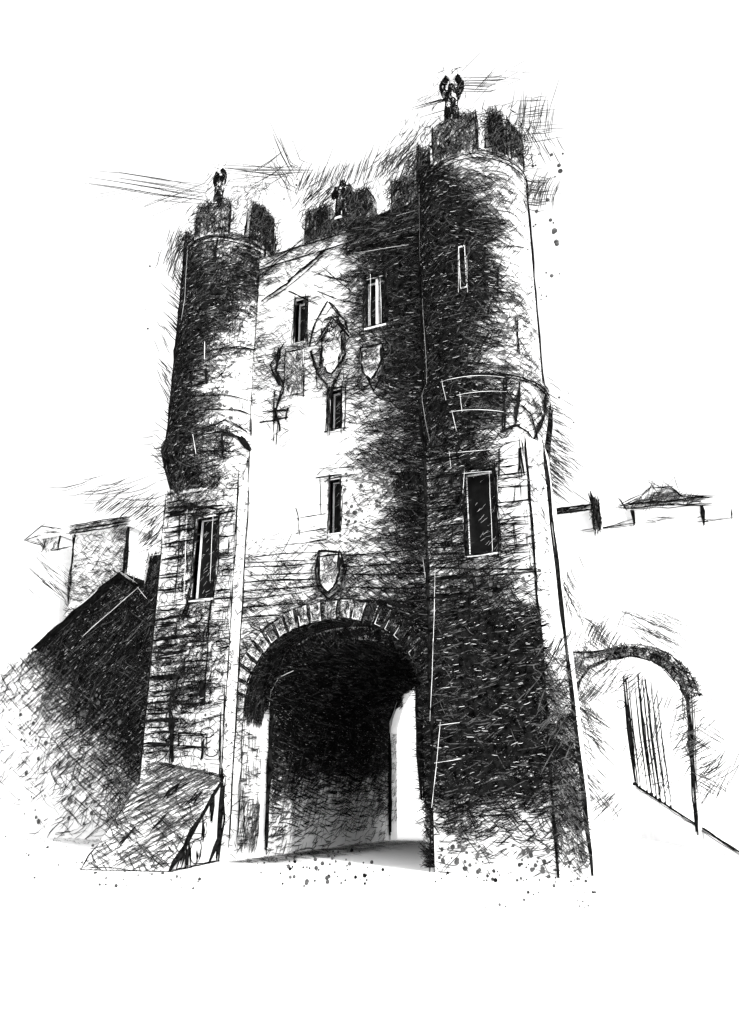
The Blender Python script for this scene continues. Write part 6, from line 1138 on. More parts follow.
def turret(key, cx, cy, R, styles, seed, bounds, gain, ztop=18.35):
    M = Mesh(); f = SURF[key].dR; zb = 9.7 if key == 'LT' else 9.2
    prof = [(R+float(f(z)), z) for z in np.linspace(zb, 11.6, 14)]
    prof += [(R, 14), (R, 18.0), (R+.02, 18.02), (R+.02, 18.1), (R, 18.12), (R, ztop)]
    M.lathe(cx, cy, prof, 72)
    shade_hatch(M, key, bounds, styles, seed, None, gain, .7, .0165, .5, .12)
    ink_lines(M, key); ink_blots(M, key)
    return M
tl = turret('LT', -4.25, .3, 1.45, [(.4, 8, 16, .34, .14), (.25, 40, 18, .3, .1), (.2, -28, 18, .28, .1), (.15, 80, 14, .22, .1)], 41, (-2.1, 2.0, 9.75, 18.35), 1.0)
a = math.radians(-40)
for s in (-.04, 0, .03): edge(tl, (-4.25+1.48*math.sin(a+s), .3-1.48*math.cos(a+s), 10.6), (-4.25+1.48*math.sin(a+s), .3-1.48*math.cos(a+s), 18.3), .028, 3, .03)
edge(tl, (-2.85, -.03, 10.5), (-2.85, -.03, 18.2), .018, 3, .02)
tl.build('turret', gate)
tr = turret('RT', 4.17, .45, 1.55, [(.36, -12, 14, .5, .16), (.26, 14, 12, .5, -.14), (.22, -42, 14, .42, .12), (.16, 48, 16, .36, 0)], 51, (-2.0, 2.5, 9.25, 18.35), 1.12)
for ad, r in ((-75, .05), (-68, .05), (98, .018), (104, .02), (110, .02)):
    a = math.radians(ad); edge(tr, (4.17+1.57*math.sin(a), .45-1.57*math.cos(a), 11.3), (4.17+1.57*math.sin(a), .45-1.57*math.cos(a), 18.3), r, 3, .02)
    edge(tr, (4.17+1.7*math.sin(a), .45-1.7*math.cos(a), 10.9), (4.17+1.52*math.sin(a), .45-1.52*math.cos(a), 9.5), r*1.2, 3, .04)
tr.build('turret', gate)

# small pale stone set in the left turret and slit in the right one
def window(x0, x1, z0, z1, y, mull=0, frame=.035, proud=.02, tone=.3):
    M = Mesh()
    M.box(x0-frame, x0, y-proud, y+.2, z0-frame, z1+frame); M.box(x1, x1+frame, y-proud, y+.2, z0-frame, z1+frame)
    M.box(x0, x1, y-proud, y+.2, z1, z1+frame); M.box(x0-.01-frame, x1+.01+frame, y-proud-.03, y+.2, z0-frame-.03, z0-frame+.02)
    face_hatch(M, (x0-frame, y-proud-.003, z0), (1, 0, 0), (0, 0, 1), frame, z1-z0, tone, [88, 60], 10, .2); face_hatch(M, (x1, y-proud-.003, z0), (1, 0, 0), (0, 0, 1), frame, z1-z0, tone, [88, 60], 10, .2)
    for k in range(mull): M.box(x0+(x1-x0)*(k+1)/(mull+1)-.03, x0+(x1-x0)*(k+1)/(mull+1)+.03, y+.05, y+.2, z0, z1)
    for x in (x0-frame, x1+frame, x0, x1): edge(M, (x, y-proud, z0-frame), (x, y-proud, z1+frame), .016, 4, .028, .18)
    edge(M, (x0-frame, y-proud, z1+frame), (x1+frame, y-proud, z1+frame), .018, 4, .03, .2); edge(M, (x0-frame, y-proud-.04, z0-frame), (x1+frame, y-proud-.04, z0-frame), .014, 3, .03, .15)
    o = M.build('window', gate)
    G = Mesh(); G.box(x0-.001, x1+.001, y+.3, y+.36, z0, z1, PANE)
    face_hatch(G, (x0, y+.295, z0), (1, 0, 0), (0, 0, 1), x1-x0, z1-z0, .008, [35, 50], 10, .16, .008, PAPER)
    c = G.build('pane', o); c.matrix_parent_inverse = Matrix.Translation((0, 0, 0)); c.location = (0, 0, 0)
    return o
for (a, b_, c, d) in WIN_F: window(a, b_, c, d, 0, 1 if b_-a > .5 else 0, tone=.96 if a > .5 else .45)
window(*LWIN, -.6, 0, .035, tone=.8); window(*RWIN, -1, 0, .035, tone=.95)
# slit in the right turret, built proud of the drum
th = (4.2-4.17)/1.55
M = Mesh(); zc0, zc1 = 13.85, 15.1; yy = .45-1.55
M.box(4.138, 4.15, yy-.05, yy+.2, zc0-.03, zc1+.03); M.box(4.3, 4.312, yy-.05, yy+.2, zc0-.03, zc1+.03); M.box(4.15, 4.3, yy-.05, yy+.2, zc1, zc1+.03); M.box(4.15, 4.3, yy-.05, yy+.2, zc0-.03, zc0)
scrub(M, 4.05, 4.4, yy-.06, zc0, zc1, 40, .012, .1)
o = M.build('window', gate); G = Mesh(); G.box(4.151, 4.299, yy-.02, yy+.1, zc0, zc1, PANE); c = G.build('pane', o); c.matrix_parent_inverse = Matrix.Translation((0, 0, 0)); c.location = (0, 0, 0)

# carved coats of arms
def shield(cx, cz, w_, h_, y, hatch, crest=False):
    M = Mesh()
    pts = [(-.5, .5), (-.5, 0), (-.42, -.25), (-.2, -.44), (0, -.55), (.2, -.44), (.42, -.25), (.5, 0), (.5, .5)]
    poly = [(cx+a*w_, cz+b*h_) for a, b in pts]
    M.extrude_y(poly, y-.12, y+.02)
    for i in range(len(poly)):
        a, b = poly[i], poly[(i+1) % len(poly)]; edge(M, (a[0], y-.12, a[1]), (b[0], y-.12, b[1]), .03, 3, .02, .05)
    face_hatch(M, (cx-w_*.4, y-.122, cz-h_*.3), (1, 0, 0), (0, 0, 1), w_*.8, h_*.75, hatch, [40, 120, 0], 25, .14, .018)
    scrub(M, cx-w_*.5, cx+w_*.5, y-.12, cz-h_*.5, cz+h_*.5, 20, .012, .15); scrub(M, cx-w_*.75, cx-w_*.45, y-.03, cz-h_*.7, cz+h_*.5, 36, .014, .05); scrub(M, cx+w_*.45, cx+w_*.7, y-.03, cz-h_*.7, cz+h_*.5, 36, .014, .05)
    if crest:
        scrub(M, cx-.5, cx+.45, y-.03, cz-h_*.9, cz-h_*.3, 40, .012, .1); scrub(M, cx-.45, cx+.4, y-.15, cz+h_*.4, cz+h_*1.05, 40, .012, .05)
        M.lathe(cx, y-.02, [(.02, cz+h_*.5), (.2, cz+h_*.55), (.22, cz+h_*.68), (.13, cz+h_*.8), (.16, cz+h_*.9), (.03, cz+h_*1.05)], 12)
        for k in range(8):
            a = np.linspace(0, 4.5, 8)+random.random()*6; q = .1+.12*random.random(); ox, oz = random.uniform(-.15, .15), random.uniform(.5, .95)
            M.tube([(cx+ox+q*math.cos(t), y-.24, cz+oz*h_+q*math.sin(t)) for t in a], .014, BLACK, 3)
        gable = [(cx-.5, cz+h_*.55), (cx, cz+h_*1.2), (cx+.5, cz+h_*.55)]
        for a, b in zip(gable[:-1], gable[1:]):
            edge(M, (a[0], y-.1, a[1]), (b[0], y-.1, b[1]), .04, 3, .03); M.tube([(a[0], y-.03, a[1]), (b[0], y-.03, b[1])], .07, PAPER)
    M.build('carved_shield', gate)
shield(-.1, 13.45, .62, 1.1, 0, .12, True)
shield(1.14, 12.95, .62, 1.0, 0, .4)
shield(-.07, 6.95, .6, .95, 0, .35)
M = Mesh(); M.box(-1.68, -1.08, -.06, .02, 12.5, 13.95); face_hatch(M, (-1.68, -.062, 12.5), (1, 0, 0), (0, 0, 1), .6, 1.45, .4, [40, 130, 90], 20, .2, .02); box_edges(M, -1.68, -1.08, -.06, 0, 12.5, 13.95, .014); scrub(M, -2.0, -1.1, -.06, 12.4, 14.0, 60, .012, .15)
M.build('carved_panel', gate)

# battlements
def ink_block(M, x0, x1, y0, y1, z0, z1, tone, ang=(40, 80, 120), side=.2):
    M.box(x0, x1, y0, y1, z0, z1)
    W, H = x1-x0, z1-z0
    face_hatch(M, (x0, y0-.002, z0), (1, 0, 0), (0, 0, 1), W, H, tone, list(ang), 16, min(.35, .6*H))
    face_hatch(M, (x1+.002, y0, z0), (0, 1, 0), (0, 0, 1), y1-y0, H, side, list(ang), 16, min(.3, .6*H))
    box_edges(M, x0, x1, y0, y1, z0, z1, .018, 2, .02, .08)
    if W < 1: scrub(M, x0, x1, y0, z0, z1, int(130*W*H), .013, .16)
par = Mesh()
ink_block(par, .42, 3.0, -.22, .5, 16.9, 17.85, .93, (0, -6, 30), .9)
face_hatch(par, (.42, 0, 16.898), (1, 0, 0), (0, -1, 0), 2.6, .22, .95, [0, 20], 8, .3)
for z in (17.05, 17.35, 17.6): edge(par, (.5, -.235, z), (2.7, -.235, z-.04), .007, 1, .01, .02, PAPER)
ink_block(par, -2.85, .42, -.04, .5, 17.36, 17.75, .3, (20, -30), .3)
par.build('parapet', gate); par = Mesh()
ink_block(par, -1.12, -.32, -.1, .45, 17.75, 18.95, .72, (30, 80, 100))
for x in (-1.0, -.8, -.55): edge(par, (x, -.12, 17.8), (x, -.12, 18.9), .028, 2, .03)
par.build('merlon', gate); par = Mesh(); ink_block(par, .45, 1.08, -.22, .45, 17.85, 18.95, .88, (40, 85, 100), .5); par.build('merlon', gate); par = Mesh()
ink_block(par, 1.85, 2.75, -.22, .45, 17.85, 18.95, .62, (40, 85), .3); par.build('merlon', gate); par = Mesh(); ink_block(par, -.22, .3, -.1, .45, 17.75, 18.3, .7)
edge(par, (-2.75, -.1, 16.95), (-1.3, -.1, 17.9), .015, 3, .04); edge(par, (-2.8, -.1, 17.3), (-1.2, -.1, 17.75), .015, 3, .04)
par.build('merlon', gate)
def merlon_ring(cx, cy, R, z, blocks, name='battlement'):
    for (a0, a1, h, tone, pointed) in blocks:
        M = Mesh()
        A = np.radians(np.linspace(a0, a1, 5)); r0, r1 = R-.28, R+.04
        outer = [(cx+r1*math.sin(t), cy-r1*math.cos(t)) for t in A]; inner = [(cx+r0*math.sin(t), cy-r0*math.cos(t)) for t in A[::-1]]
        M.prism(outer+inner, z-.05, z+h)
        if pointed:
            mid = lambda L_, k: [tuple(np.array(q)*(1-k)+np.mean(np.array(outer+inner), 0)*k) for q in L_]
            M.prism(outer+inner, z+h, z+h+.35, 0, mid(outer+inner, .75))
        for i in range(4):
            o_ = np.array([*outer[i], z]); e = np.array([*outer[i+1], z])-o_; L = np.linalg.norm(e); e /= L
            face_hatch(M, tuple(o_+np.array([e[1], -e[0], 0])*.003), tuple(e), (0, 0, 1), L, h+(.25 if pointed else 0), tone, [40, 85, 120], 18, .32)
            edge(M, (*outer[i], z+h), (*outer[i+1], z+h), .02, 3, .05, .2)
        for q in (outer[0], outer[-1], inner[0], inner[-1]): edge(M, (*q, z), (*q, z+h+.05), .028, 3, .025, .12)
        for q in outer: scrub(M, q[0]-.15, q[0]+.15, q[1], z, z+h, int(30*h), .013, .16)
        e = np.array([*inner[0], z])-np.array([*outer[-1], z]); L = np.linalg.norm(e); e /= L
        face_hatch(M, (*outer[-1], z), tuple(e), (0, 0, 1), L, h, min(.9, tone+.15), [85, 60], 12, .3)
        M.build('merlon', gate)
    M = Mesh()
    for (ra, rb) in ((-100, 120),):
        P = [(cx+(R+.06)*math.sin(t), cy-(R+.06)*math.cos(t), z-.2+.03*math.sin(5*t)) for t in np.radians(np.linspace(ra, rb, 24))]
        M.tube(P, .016, BLACK); M.tube([(a_, b_, c_-.14) for a_, b_, c_ in P], .014, BLACK)
    M.build('string_course', gate)
merlon_ring(-4.25, .3, 1.45, 18.3, [(-48, -40, .6, .5, False), (-14, 33, 1.05, .65, True), (60, 104, 1.2, .92, True), (120, 160, 1.1, .5, False), (190, 230, 1.1, .5, False), (255, 285, 1.1, .5, False)])
merlon_ring(4.17, .45, 1.55, 18.3, [(-88, -55, 1.3, .95, True), (-26, 22, 1.25, .6, False), (36, 50, 1.2, .85, True), (58, 84, 1.2, .65, False), (130, 170, 1.2, .5, False), (200, 245, 1.2, .5, False)])

# ------------------------------------------------------------------ stone figures on the battlements
def figure(label, x, y, z, h, arms_up, lean, turn):
    """small standing stone figure; one skinned body"""
    s = h/1.75
    J = [(0,0,.95),(.0,0,1.2),(0,0,1.45),(0,0,1.52),(0,-.01,1.62),(0,0,1.74),
         (-.1,0,.9),(-.12,-.04,.5),(-.12,0,.04),(-.12,-.12,.02),(.1,0,.9),(.13,-.05,.5),(.13,0,.04),(.13,-.12,.02)]
    R = [.16,.17,.17,.07,.1,.07,.1,.08,.06,.05,.1,.08,.06,.05]
    E = [(0,1),(1,2),(2,3),(3,4),(4,5),(0,6),(6,7),(7,8),(8,9),(0,10),(10,11),(11,12),(12,13)]
    if arms_up: A = [(-.22,0,1.42),(-.3,-.05,1.7),(-.14,-.08,1.98),(.22,0,1.42),(.3,-.05,1.7),(.14,-.08,1.98)]
    else: A = [(-.22,0,1.42),(-.32,-.03,1.15),(-.1,-.24,1.08),(.22,0,1.42),(.32,-.03,1.15),(.1,-.24,1.1)]
    k = len(J); J += A; R += [.085,.065,.055]*2; E += [(2,k),(k,k+1),(k+1,k+2),(2,k+3),(k+3,k+4),(k+4,k+5)]
    c, n_ = math.cos(turn), math.sin(turn)
    V = [((a*c-b_*n_+lean*(d/1.7)**2)*s, (a*n_+b_*c)*s, d*s) for a, b_, d in J]
    me = bpy.data.meshes.new('stone_figure'); me.from_pydata(V, E, [])
    o = bpy.data.objects.new('stone_figure', me); COL.objects.link(o)
    sk = o.modifiers.new('Skin', 'SKIN')
    for i, r in enumerate(R): me.skin_vertices[0].data[i].radius = (r*s, r*s)
    me.skin_vertices[0].data[0].use_root = True
    ss = o.modifiers.new('Sub', 'SUBSURF'); ss.levels = 2; ss.render_levels = 2
    dg = bpy.context.evaluated_depsgraph_get(); bm_ = bpy.data.meshes.new_from_object(o.evaluated_get(dg))
    vs = np.array([tuple(q.co) for q in bm_.vertices]); fs = [tuple(q.vertices) for q in bm_.polygons]; ns = np.array([tuple(q.normal) for q in bm_.vertices])
    bpy.data.objects.remove(o)
    M = Mesh(); M.add(vs, fs, PAPER)
    M.lathe(0, 0, [(.3*s, -.02), (.3*s, .05), (.22*s, .08)], 10)
    if arms_up: M.lathe(lean*1.4*s, -.07*s, [(.03*s, 1.88*s), (.17*s, 1.98*s), (.2*s, 2.08*s), (.12*s, 2.2*s), (.02*s, 2.25*s)], 9)
    n = 1900                                                     # pen scribbles following the body
    idx = rng.integers(0, len(vs), n)
    for i in idx:
        if ns[i][0] > .6 and rng.random() < .3: continue
        t = np.cross(ns[i], rng.normal(size=3)); t /= np.linalg.norm(t)+1e-9; t[2] *= 1.7
        q = vs[i]+ns[i]*.012; L = .12*s*(.6+rng.random())
        M.tube([q-t*L*.5, q+ns[i]*.004, q+t*L*.5], .011+.012*rng.random(), BLACK, 3)
    o = M.build('stone_figure'); o.location = (x, y, z)
    return tag(o, label, 'statue', 'stone figures on the battlements')
figure('stone figure with raised arms on the right round turret, highest of the three figures', 4.0, -.75, 19.52, 1.7, True, .05, .3)
figure('stone figure with raised arms on the left round turret', -3.95, -.95, 19.35, 1.35, True, .04, -.2)
figure('stone figure on the middle battlement between the two towers', .04, .1, 18.28, 1.6, False, .04, .1)

# ------------------------------------------------------------------ sloping stone ramp at the foot of the left tower
r = Mesh()
A0, A1 = (-4.78, -.65, 2.25), (-2.62, -.65, 2.3); B0, B1 = (-4.05, -3.6, .02), (-2.1, -3.15, .02)
_n = np.cross(np.array(B1)-B0, np.array(A0)-B0); A1 = (A1[0], A1[1], B0[2]-(_n[0]*(A1[0]-B0[0])+_n[1]*(A1[1]-B0[1]))/_n[2])
C0, C1 = (A0[0], A0[1], 0), (A1[0], A1[1], 0)
r.add([A0, A1, B1, B0, C0, C1], [(3, 2, 1, 0), (2, 5, 1), (3, 0, 4), (0, 1, 5, 4), (2, 3, 4, 5)])
U = np.array(B1)-np.array(B0); UL = np.linalg.norm(U); U /= UL
V = np.array(A0)-np.array(B0); V -= U*(V@U); VL = np.linalg.norm(V); V /= VL
slope = Plane(np.array(B0), U, V, np.cross(U, V))
def ramp_strokes(n, ang, sp, ln, fn):
    u = UL*1.15*rng.random(n)-.3*rng.random(n); v = VL*rng.random(n)
    ok = rng.random(n) < fn(u/UL, v/VL); u, v = u[ok], v[ok]
    P = slope.P(u, v, 0*u)
    t = (P[:, 1]+.65)/(-2.7); xl = A0[0]+(B0[0]-A0[0])*t; xr = A1[0]+(B1[0]-A1[0])*t
    ok = (P[:, 0] > xl) & (P[:, 0] < xr-.05); u, v = u[ok], v[ok]; m = len(u)
    stroke_set(r, slope, u, v, np.radians(ang+sp*rng.normal(size=m)), ln*(.5+rng.random(m)), .010+.013*rng.random(m), .05*rng.normal(size=m), BLACK if rng.random() < .6 else GREY)
for _k in range(5):
  ramp_strokes(330, 48, 9, .5, lambda u, v: .2+.7*v); ramp_strokes(100, 140, 8, .5, lambda u, v: .6-.4*v); ramp_strokes(70, 12, 8, .4, lambda u, v: .5-.2*v); ramp_strokes(50, 80, 10, .4, lambda u, v: .6*u)
for (a, b_) in ((.25, .2), (.55, .35), (.8, .55), (.45, .62)):
    P = slope.P(np.array([a*UL, a*UL+.12]), np.array([b_*VL, b_*VL+.5]), np.array([.03, .03])); edge(r, P[0], P[1], .03, 3, .04)
for a, b_, q in ((A0, B0, .03), (A1, B1, .04), (B0, B1, .012), (A0, A1, .016), (B1, C1, .012), (A1, C1, .03)): edge(r, a, b_, q, 3, .03, .15)
side = np.array(C1)-np.array(B1); SL = np.linalg.norm(side); side /= SL
def on_side(s, z): return np.array(B1)+side*s+np.array([side[1], -side[0], 0])*.015+np.array([0, 0, z])
for (s0, z0, s1, z1, q) in ((1.9, .9, 1.92, 1.5, .05), (1.5, .5, 1.52, .95, .035), (.5, .06, .55, .35, .03), (.9, .06, .85, .5, .04), (1.35, .06, 1.3, .35, .03), (1.45, .06, 1.5, .35, .03), (.2, .05, .6, .3, .02), (2.45, .1, 2.5, 2.1, .05), (2.0, .05, 2.5, .6, .045), (.9, .5, 1.8, .62, .012), (1.1, .95, 1.9, 1.0, .012), (.65, .05, .75, .42, .03)):
    edge(r, on_side(s0, z0), on_side(s1, z1), q, 3, .03, .05)
for cx, cz, rx, rz in ((1.65, .75, .1, .16), (1.2, .62, .35, .06), (1.25, .3, .3, .25), (1.3, 1.0, .4, .1)):
    a = np.linspace(0, 2*PI, 14); r.tube([on_side(cx+rx*math.cos(t), cz+rz*math.sin(t)) for t in a], .009, BLACK, 3)
tag(r.build('stone_ramp'), 'sloping stone ramp with pale side wall at the foot of left tower', 'ramp')

# ------------------------------------------------------------------ side arch, low wall and tall railing on the right
sa = thing('side_arch', (7.7, 8.2, 0), 'thin stone arch springing from right tower to a slender pier', 'arch')
M = Mesh()
AI = [(4.2, 2.2), (4.3, 3.4), (4.49, 4.29), (4.78, 4.85), (5.13, 5.26), (5.7, 5.5), (6.39, 5.58), (6.95, 5.42), (7.37, 5.12), (7.7, 4.65), (7.86, 4.14)]
AO = [(4.0, 2.2), (4.02, 3.6), (4.05, 4.9), (4.08, 5.6), (4.6, 5.78), (5.6, 5.78), (6.41, 5.82), (7.1, 5.72), (7.56, 5.48), (7.95, 5.0), (8.08, 4.42)]
poly = AI+AO[::-1]
M.extrude_y(poly[::-1], 8, 8.5) if False else None
for (a, b_, c, d) in zip(AI[:-1], AI[1:], AO[:-1], AO[1:]):
    for y, flip in ((8, 0), (8.5, 1)):
        q = [(a[0], y, a[1]), (b_[0], y, b_[1]), (d[0], y, d[1]), (c[0], y, c[1])]; M.add(q, [(0, 1, 2, 3)] if flip else [(3, 2, 1, 0)])
    M.quad((a[0], 8, a[1]), (a[0], 8.5, a[1]), (b_[0], 8.5, b_[1]), (b_[0], 8, b_[1])); M.quad((c[0], 8, c[1]), (d[0], 8, d[1]), (d[0], 8.5, d[1]), (c[0], 8.5, c[1]))
for (a, b_, c, d) in zip(AI[:-1], AI[1:], AO[:-1], AO[1:]):
    k = AI.index(a); rr = .042 if k < 6 else .026
    edge(M, (a[0], 7.98, a[1]), (b_[0], 7.98, b_[1]), rr, 3, .03, .1); edge(M, (c[0], 7.98, c[1]), (d[0], 7.98, d[1]), rr*.8, 4, .05, .25)
    if k > 0: edge(M, (.5*(a[0]+c[0]), 7.98, .5*(a[1]+c[1])), (.5*(b_[0]+d[0]), 7.98, .5*(b_[1]+d[1])), .016, 3, .06, .2)
    o_ = np.array([a[0], 7.99, a[1]]); e = np.array([b_[0]-a[0], 0, b_[1]-a[1]]); L = np.linalg.norm(e); e /= L; nr = np.array([-e[2], 0, e[0]])
    wd = np.linalg.norm(np.array(c)-np.array(a))
    face_hatch(M, tuple(o_), tuple(e), tuple(nr), L, wd+.05, .62 if k >= 5 else .3, [30, 70, 120], 24, .22, .03)
for _ in range(26):                                                  # stray tufts along the crown
    t = .35+.62*random.random(); i = min(int(t*(len(AO)-1)), len(AO)-2); f_ = t*(len(AO)-1)-i
    q = np.array(AO[i])*(1-f_)+np.array(AO[i+1])*f_; dx, dz = random.uniform(-.2, .22), random.uniform(-.12, .22)
    M.tube([(q[0]-dx*.6, 7.97, q[1]-dz*.5), (q[0], 7.97, q[1]+.02), (q[0]+dx, 7.97, q[1]+dz)], .013, BLACK, 3)
M.build('arch_band', sa)
M = Mesh()
M.prism([(7.62, 8), (7.8, 8), (7.8, 8.5), (7.62, 8.5)], .3, 4.3, 0, [(7.84, 8), (8.09, 8), (8.09, 8.5), (7.84, 8.5)])
edge(M, (7.66, 7.98, .5), (7.9, 7.98, 4.3), .024, 4, .03, .05); edge(M, (7.8, 7.98, 1.6), (8.06, 7.98, 4.3), .014, 3, .03); edge(M, (7.68, 7.98, .4), (7.8, 7.98, 2.2), .02, 3, .02)
face_hatch(M, (7.85, 7.99, 2.6), (.05, 0, 1), (-1, 0, .05), 1.8, .2, .4, [0, 20], 10, .3, .022)
M.build('pier', sa)
M = Mesh()
M.prism([(3.9, 8), (4.2, 8), (4.2, 8.5), (3.9, 8.5)], 0, 2.2); edge(M, (4.2, 7.98, .2), (4.2, 7.98, 2.2), .03, 3)
M.build('pier', sa)

N0, N1 = np.array([8.75, 5.7, .1]), np.array([5.45, 14, 1.78])
M = Mesh(); dn = (N1-N0); hn = np.array([dn[1], -dn[0], 0]); hn /= np.linalg.norm(hn)
a0, a1, b0, b1 = N0, N0+hn*.25, N1, N1+hn*.25
fl = lambda q: np.array([q[0], q[1], 0])
M.add([a0, a1, b1, b0, fl(a0), fl(a1), fl(b1), fl(b0)], [(0, 1, 2, 3), (4, 0, 3, 7), (1, 5, 6, 2), (0, 4, 5, 1), (3, 2, 6, 7)])
edge(M, N0+(0, 0, .01), N1+(0, 0, .01), .02, 4, .012, .1); edge(M, N0+(-.03, 0, -.05), N1+(-.03, 0, -.06), .014, 2, .02)
tag(M.build('low_wall'), 'low white wall with slanting top running beneath the tall iron railing', 'wall')
ra = thing('iron_railing', (5.5, 14, 1.7), 'tall thin iron railing of upright bars seen through side arch', 'railing')
for (t, zt, r_, n) in ((1.0, 5.75, .05, 3), (.965, 5.6, .02, 1), (.93, 5.75, .02, 1), (.84, 5.5, .02, 1), (.79, 5.55, .038, 2), (.735, 5.35, .022, 2), (.69, 5.25, .034, 2), (.63, 5.1, .022, 2), (.57, 4.6, .018, 1)):
    q = N0+dn*t; M = Mesh(); M.tube([q+(.02, 0, 0), q+(0, 0, 1.2), (q[0]-.02, q[1], (q[2]+zt)/2), (q[0], q[1], zt)], r_*1.45, BLACK, 6)
    for k in range(n): edge(M, q+(.03*k, 0, .03), (q[0]+.03*k, q[1], zt+.1*k), r_*.4, 1, .04, .2)
    M.lathe(q[0], q[1], [(r_*1.6, q[2]-.02), (r_*1.6, q[2]+.06), (r_*.9, q[2]+.1)], 8, BLACK); M.build('bar', ra)
for f_ in (.55, .25):
    for t in (1.0, .79, .69):
        M = Mesh(); q = N0+dn*t+(0, 0, 3.7*f_-(1-t)*1.2); M.tube([q-(.22, 0, .04), q, q+(.2, 0, .06)], .018, BLACK, 4); M.build('bracket', ra)
M = Mesh(); q = N0+dn*1.0+(-.2, 0, 2.9); a = np.linspace(0, 7, 16); M.tube([(q[0]+.15*math.cos(t), q[1], q[2]+.15*math.sin(t)) for t in a], .016, BLACK, 4); M.build('ring', ra)


# ------------------------------------------------------------------ houses on the left
ho = thing('gabled_house', (-12, 7, 0), 'dark gabled house with steep slate verge left of the gatehouse', 'house')
M = Mesh()
GP = [(-17.4, 0), (-6.5, 0), (-6.5, 7.3), (-10.75, 8.75), (-15.2, 7.0), (-17.4, 6.0)]
M.extrude_y(GP, 5, 11)
def under(u, v): return v < np.interp(u, [-17.4, -15.2, -11.6, -10.75, -6.5], [6.05, 7.02, 9.3, 8.8, 7.35])
def gable_ok(u, v): return under(u, v)
shade_hatch(M, 'HO', (-17.3, -7.0, .1, 9.2), [(.45, 38, 7, .8, .04), (.25, -35, 7, .8, .04), (.15, 12, 9, .55, 0), (.15, 75, 8, .7, 0)], 61, gable_ok, .95, .5, .02, .3)
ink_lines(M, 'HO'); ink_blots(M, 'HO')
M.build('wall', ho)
M = Mesh()
for (xa, za, xb, zb) in ((-15.5, 6.95, -11.65, 9.5), (-11.65, 9.5, -10.9, 9.02)):
    t_ = .14; M.extrude_y([(xa, za-t_), (xb, zb-t_), (xb, zb), (xa, za)], 4.8, 11.2, ROOF)
    edge(M, (xa, 4.78, za), (xb, 4.78, zb), .014, 2, .02, .1, PAPER)
    edge(M, (xa, 4.77, za-.1), (xb, 4.77, zb-.1), .04, 4, .05, .3)
M.build('roof', ho)
M = Mesh(); M.box(-10.75, -9.6, 5.3, 6.4, 7, 10.15)
face_hatch(M, (-10.75, 5.295, 7.3), (1, 0, 0), (0, 0, 1), 1.15, 2.85, .97, [80, 45, 100], 14, .4, .036); face_hatch(M, (-9.595, 5.3, 7.3), (0, 1, 0), (0, 0, 1), 1.1, 2.85, .95, [80, 45], 14, .4, .036)
edge(M, (-10.75, 5.27, 8.9), (-10.66, 5.27, 10.19), .014, 2, .01, .03, PAPER); edge(M, (-10.7, 5.27, 10.16), (-9.8, 5.27, 10.14), .014, 2, .01, .03, PAPER)
edge(M, (-10.9, 4.75, 9.02), (-10.72, 4.75, 9.9), .012, 2, .01, .03, PAPER)
M.build('chimney', ho)

bl = thing('flat_roofed_house', (-15, 9, 0), 'pale flat topped house block rising behind the dark gabled house', 'house')
M = Mesh(); M.box(-16.35, -13.35, 7, 11, 0, 12.4)
face_hatch(M, (-16.35, 6.99, 8.5), (1, 0, 0), (0, 0, 1), 3.0, 3.8, lambda u, v: .1+.22*(1-v)+.1*u, [40, -35, -10], 14, .45, .028)
edge(M, (-16.3, 6.97, 9.3), (-16.45, 6.97, 12.5), .045, 4, .05, .3); edge(M, (-13.35, 6.97, 10.2), (-13.4, 6.97, 12.5), .055, 4, .05, .2)
M.build('wall', bl)
M = Mesh(); M.add([(-16.6, 6.8, 12.25), (-13.2, 6.8, 12.2), (-13.2, 11.2, 12.2), (-16.6, 11.2, 12.25), (-16.6, 6.8, 12.62), (-13.2, 6.8, 12.6), (-13.2, 11.2, 12.6), (-16.6, 11.2, 12.62)], [(3, 2, 1, 0), (4, 5, 6, 7), (0, 1, 5, 4), (1, 2, 6, 5), (2, 3, 7, 6), (3, 0, 4, 7)])
for z in (12.27, 12.42, 12.62): edge(M, (-16.5, 6.77, z), (-13.25, 6.77, z-.02), .022, 3, .03, .25)
face_hatch(M, (-16.5, 6.79, 12.25), (1, 0, 0), (0, 0, 1), 3.2, .37, .35, [4, 30], 8, .5); face_hatch(M, (-14.1, 6.79, 11.7), (1, 0, 0), (0, 0, 1), .75, .7, .35, [50], 8, .35)
M.build('cornice', bl)
sg = thing('small_gabled_house', (-18, 9, 0), 'small distant gable end with pointed roof at far left', 'house')
M = Mesh(); M.box(-18.5, -17.25, 7, 10, 0, 12.3); edge(M, (-17.3, 6.97, 11.8), (-17.25, 6.97, 12.5), .035, 4, .04); edge(M, (-17.7, 6.97, 11.75), (-16.5, 6.97, 11.75), .018, 3, .03, .2)
face_hatch(M, (-18.3, 6.99, 11.7), (1, 0, 0), (0, 0, 1), 1.0, .7, .25, [60, 110, 20], 18, .25); M.build('wall', sg)
M = Mesh(); M.extrude_y([(-19.2, 12.33), (-17.15, 12.33), (-17.2, 12.62), (-18.35, 12.92)], 6.85, 10.2)
for a, b_ in (((-19.3, 12.36), (-18.3, 12.92)), ((-18.35, 12.92), (-17.2, 12.62)), ((-19.25, 12.36), (-18.3, 12.5)), ((-18.3, 12.62), (-17.2, 12.45)), ((-19.2, 12.3), (-18.1, 11.95)), ((-18.5, 12.3), (-17.9, 11.75)), ((-18.0, 12.2), (-18.1, 11.7))): edge(M, (a[0], 6.82, a[1]), (b_[0], 6.82, b_[1]), .018, 3, .03, .15)
M.build('roof', sg)

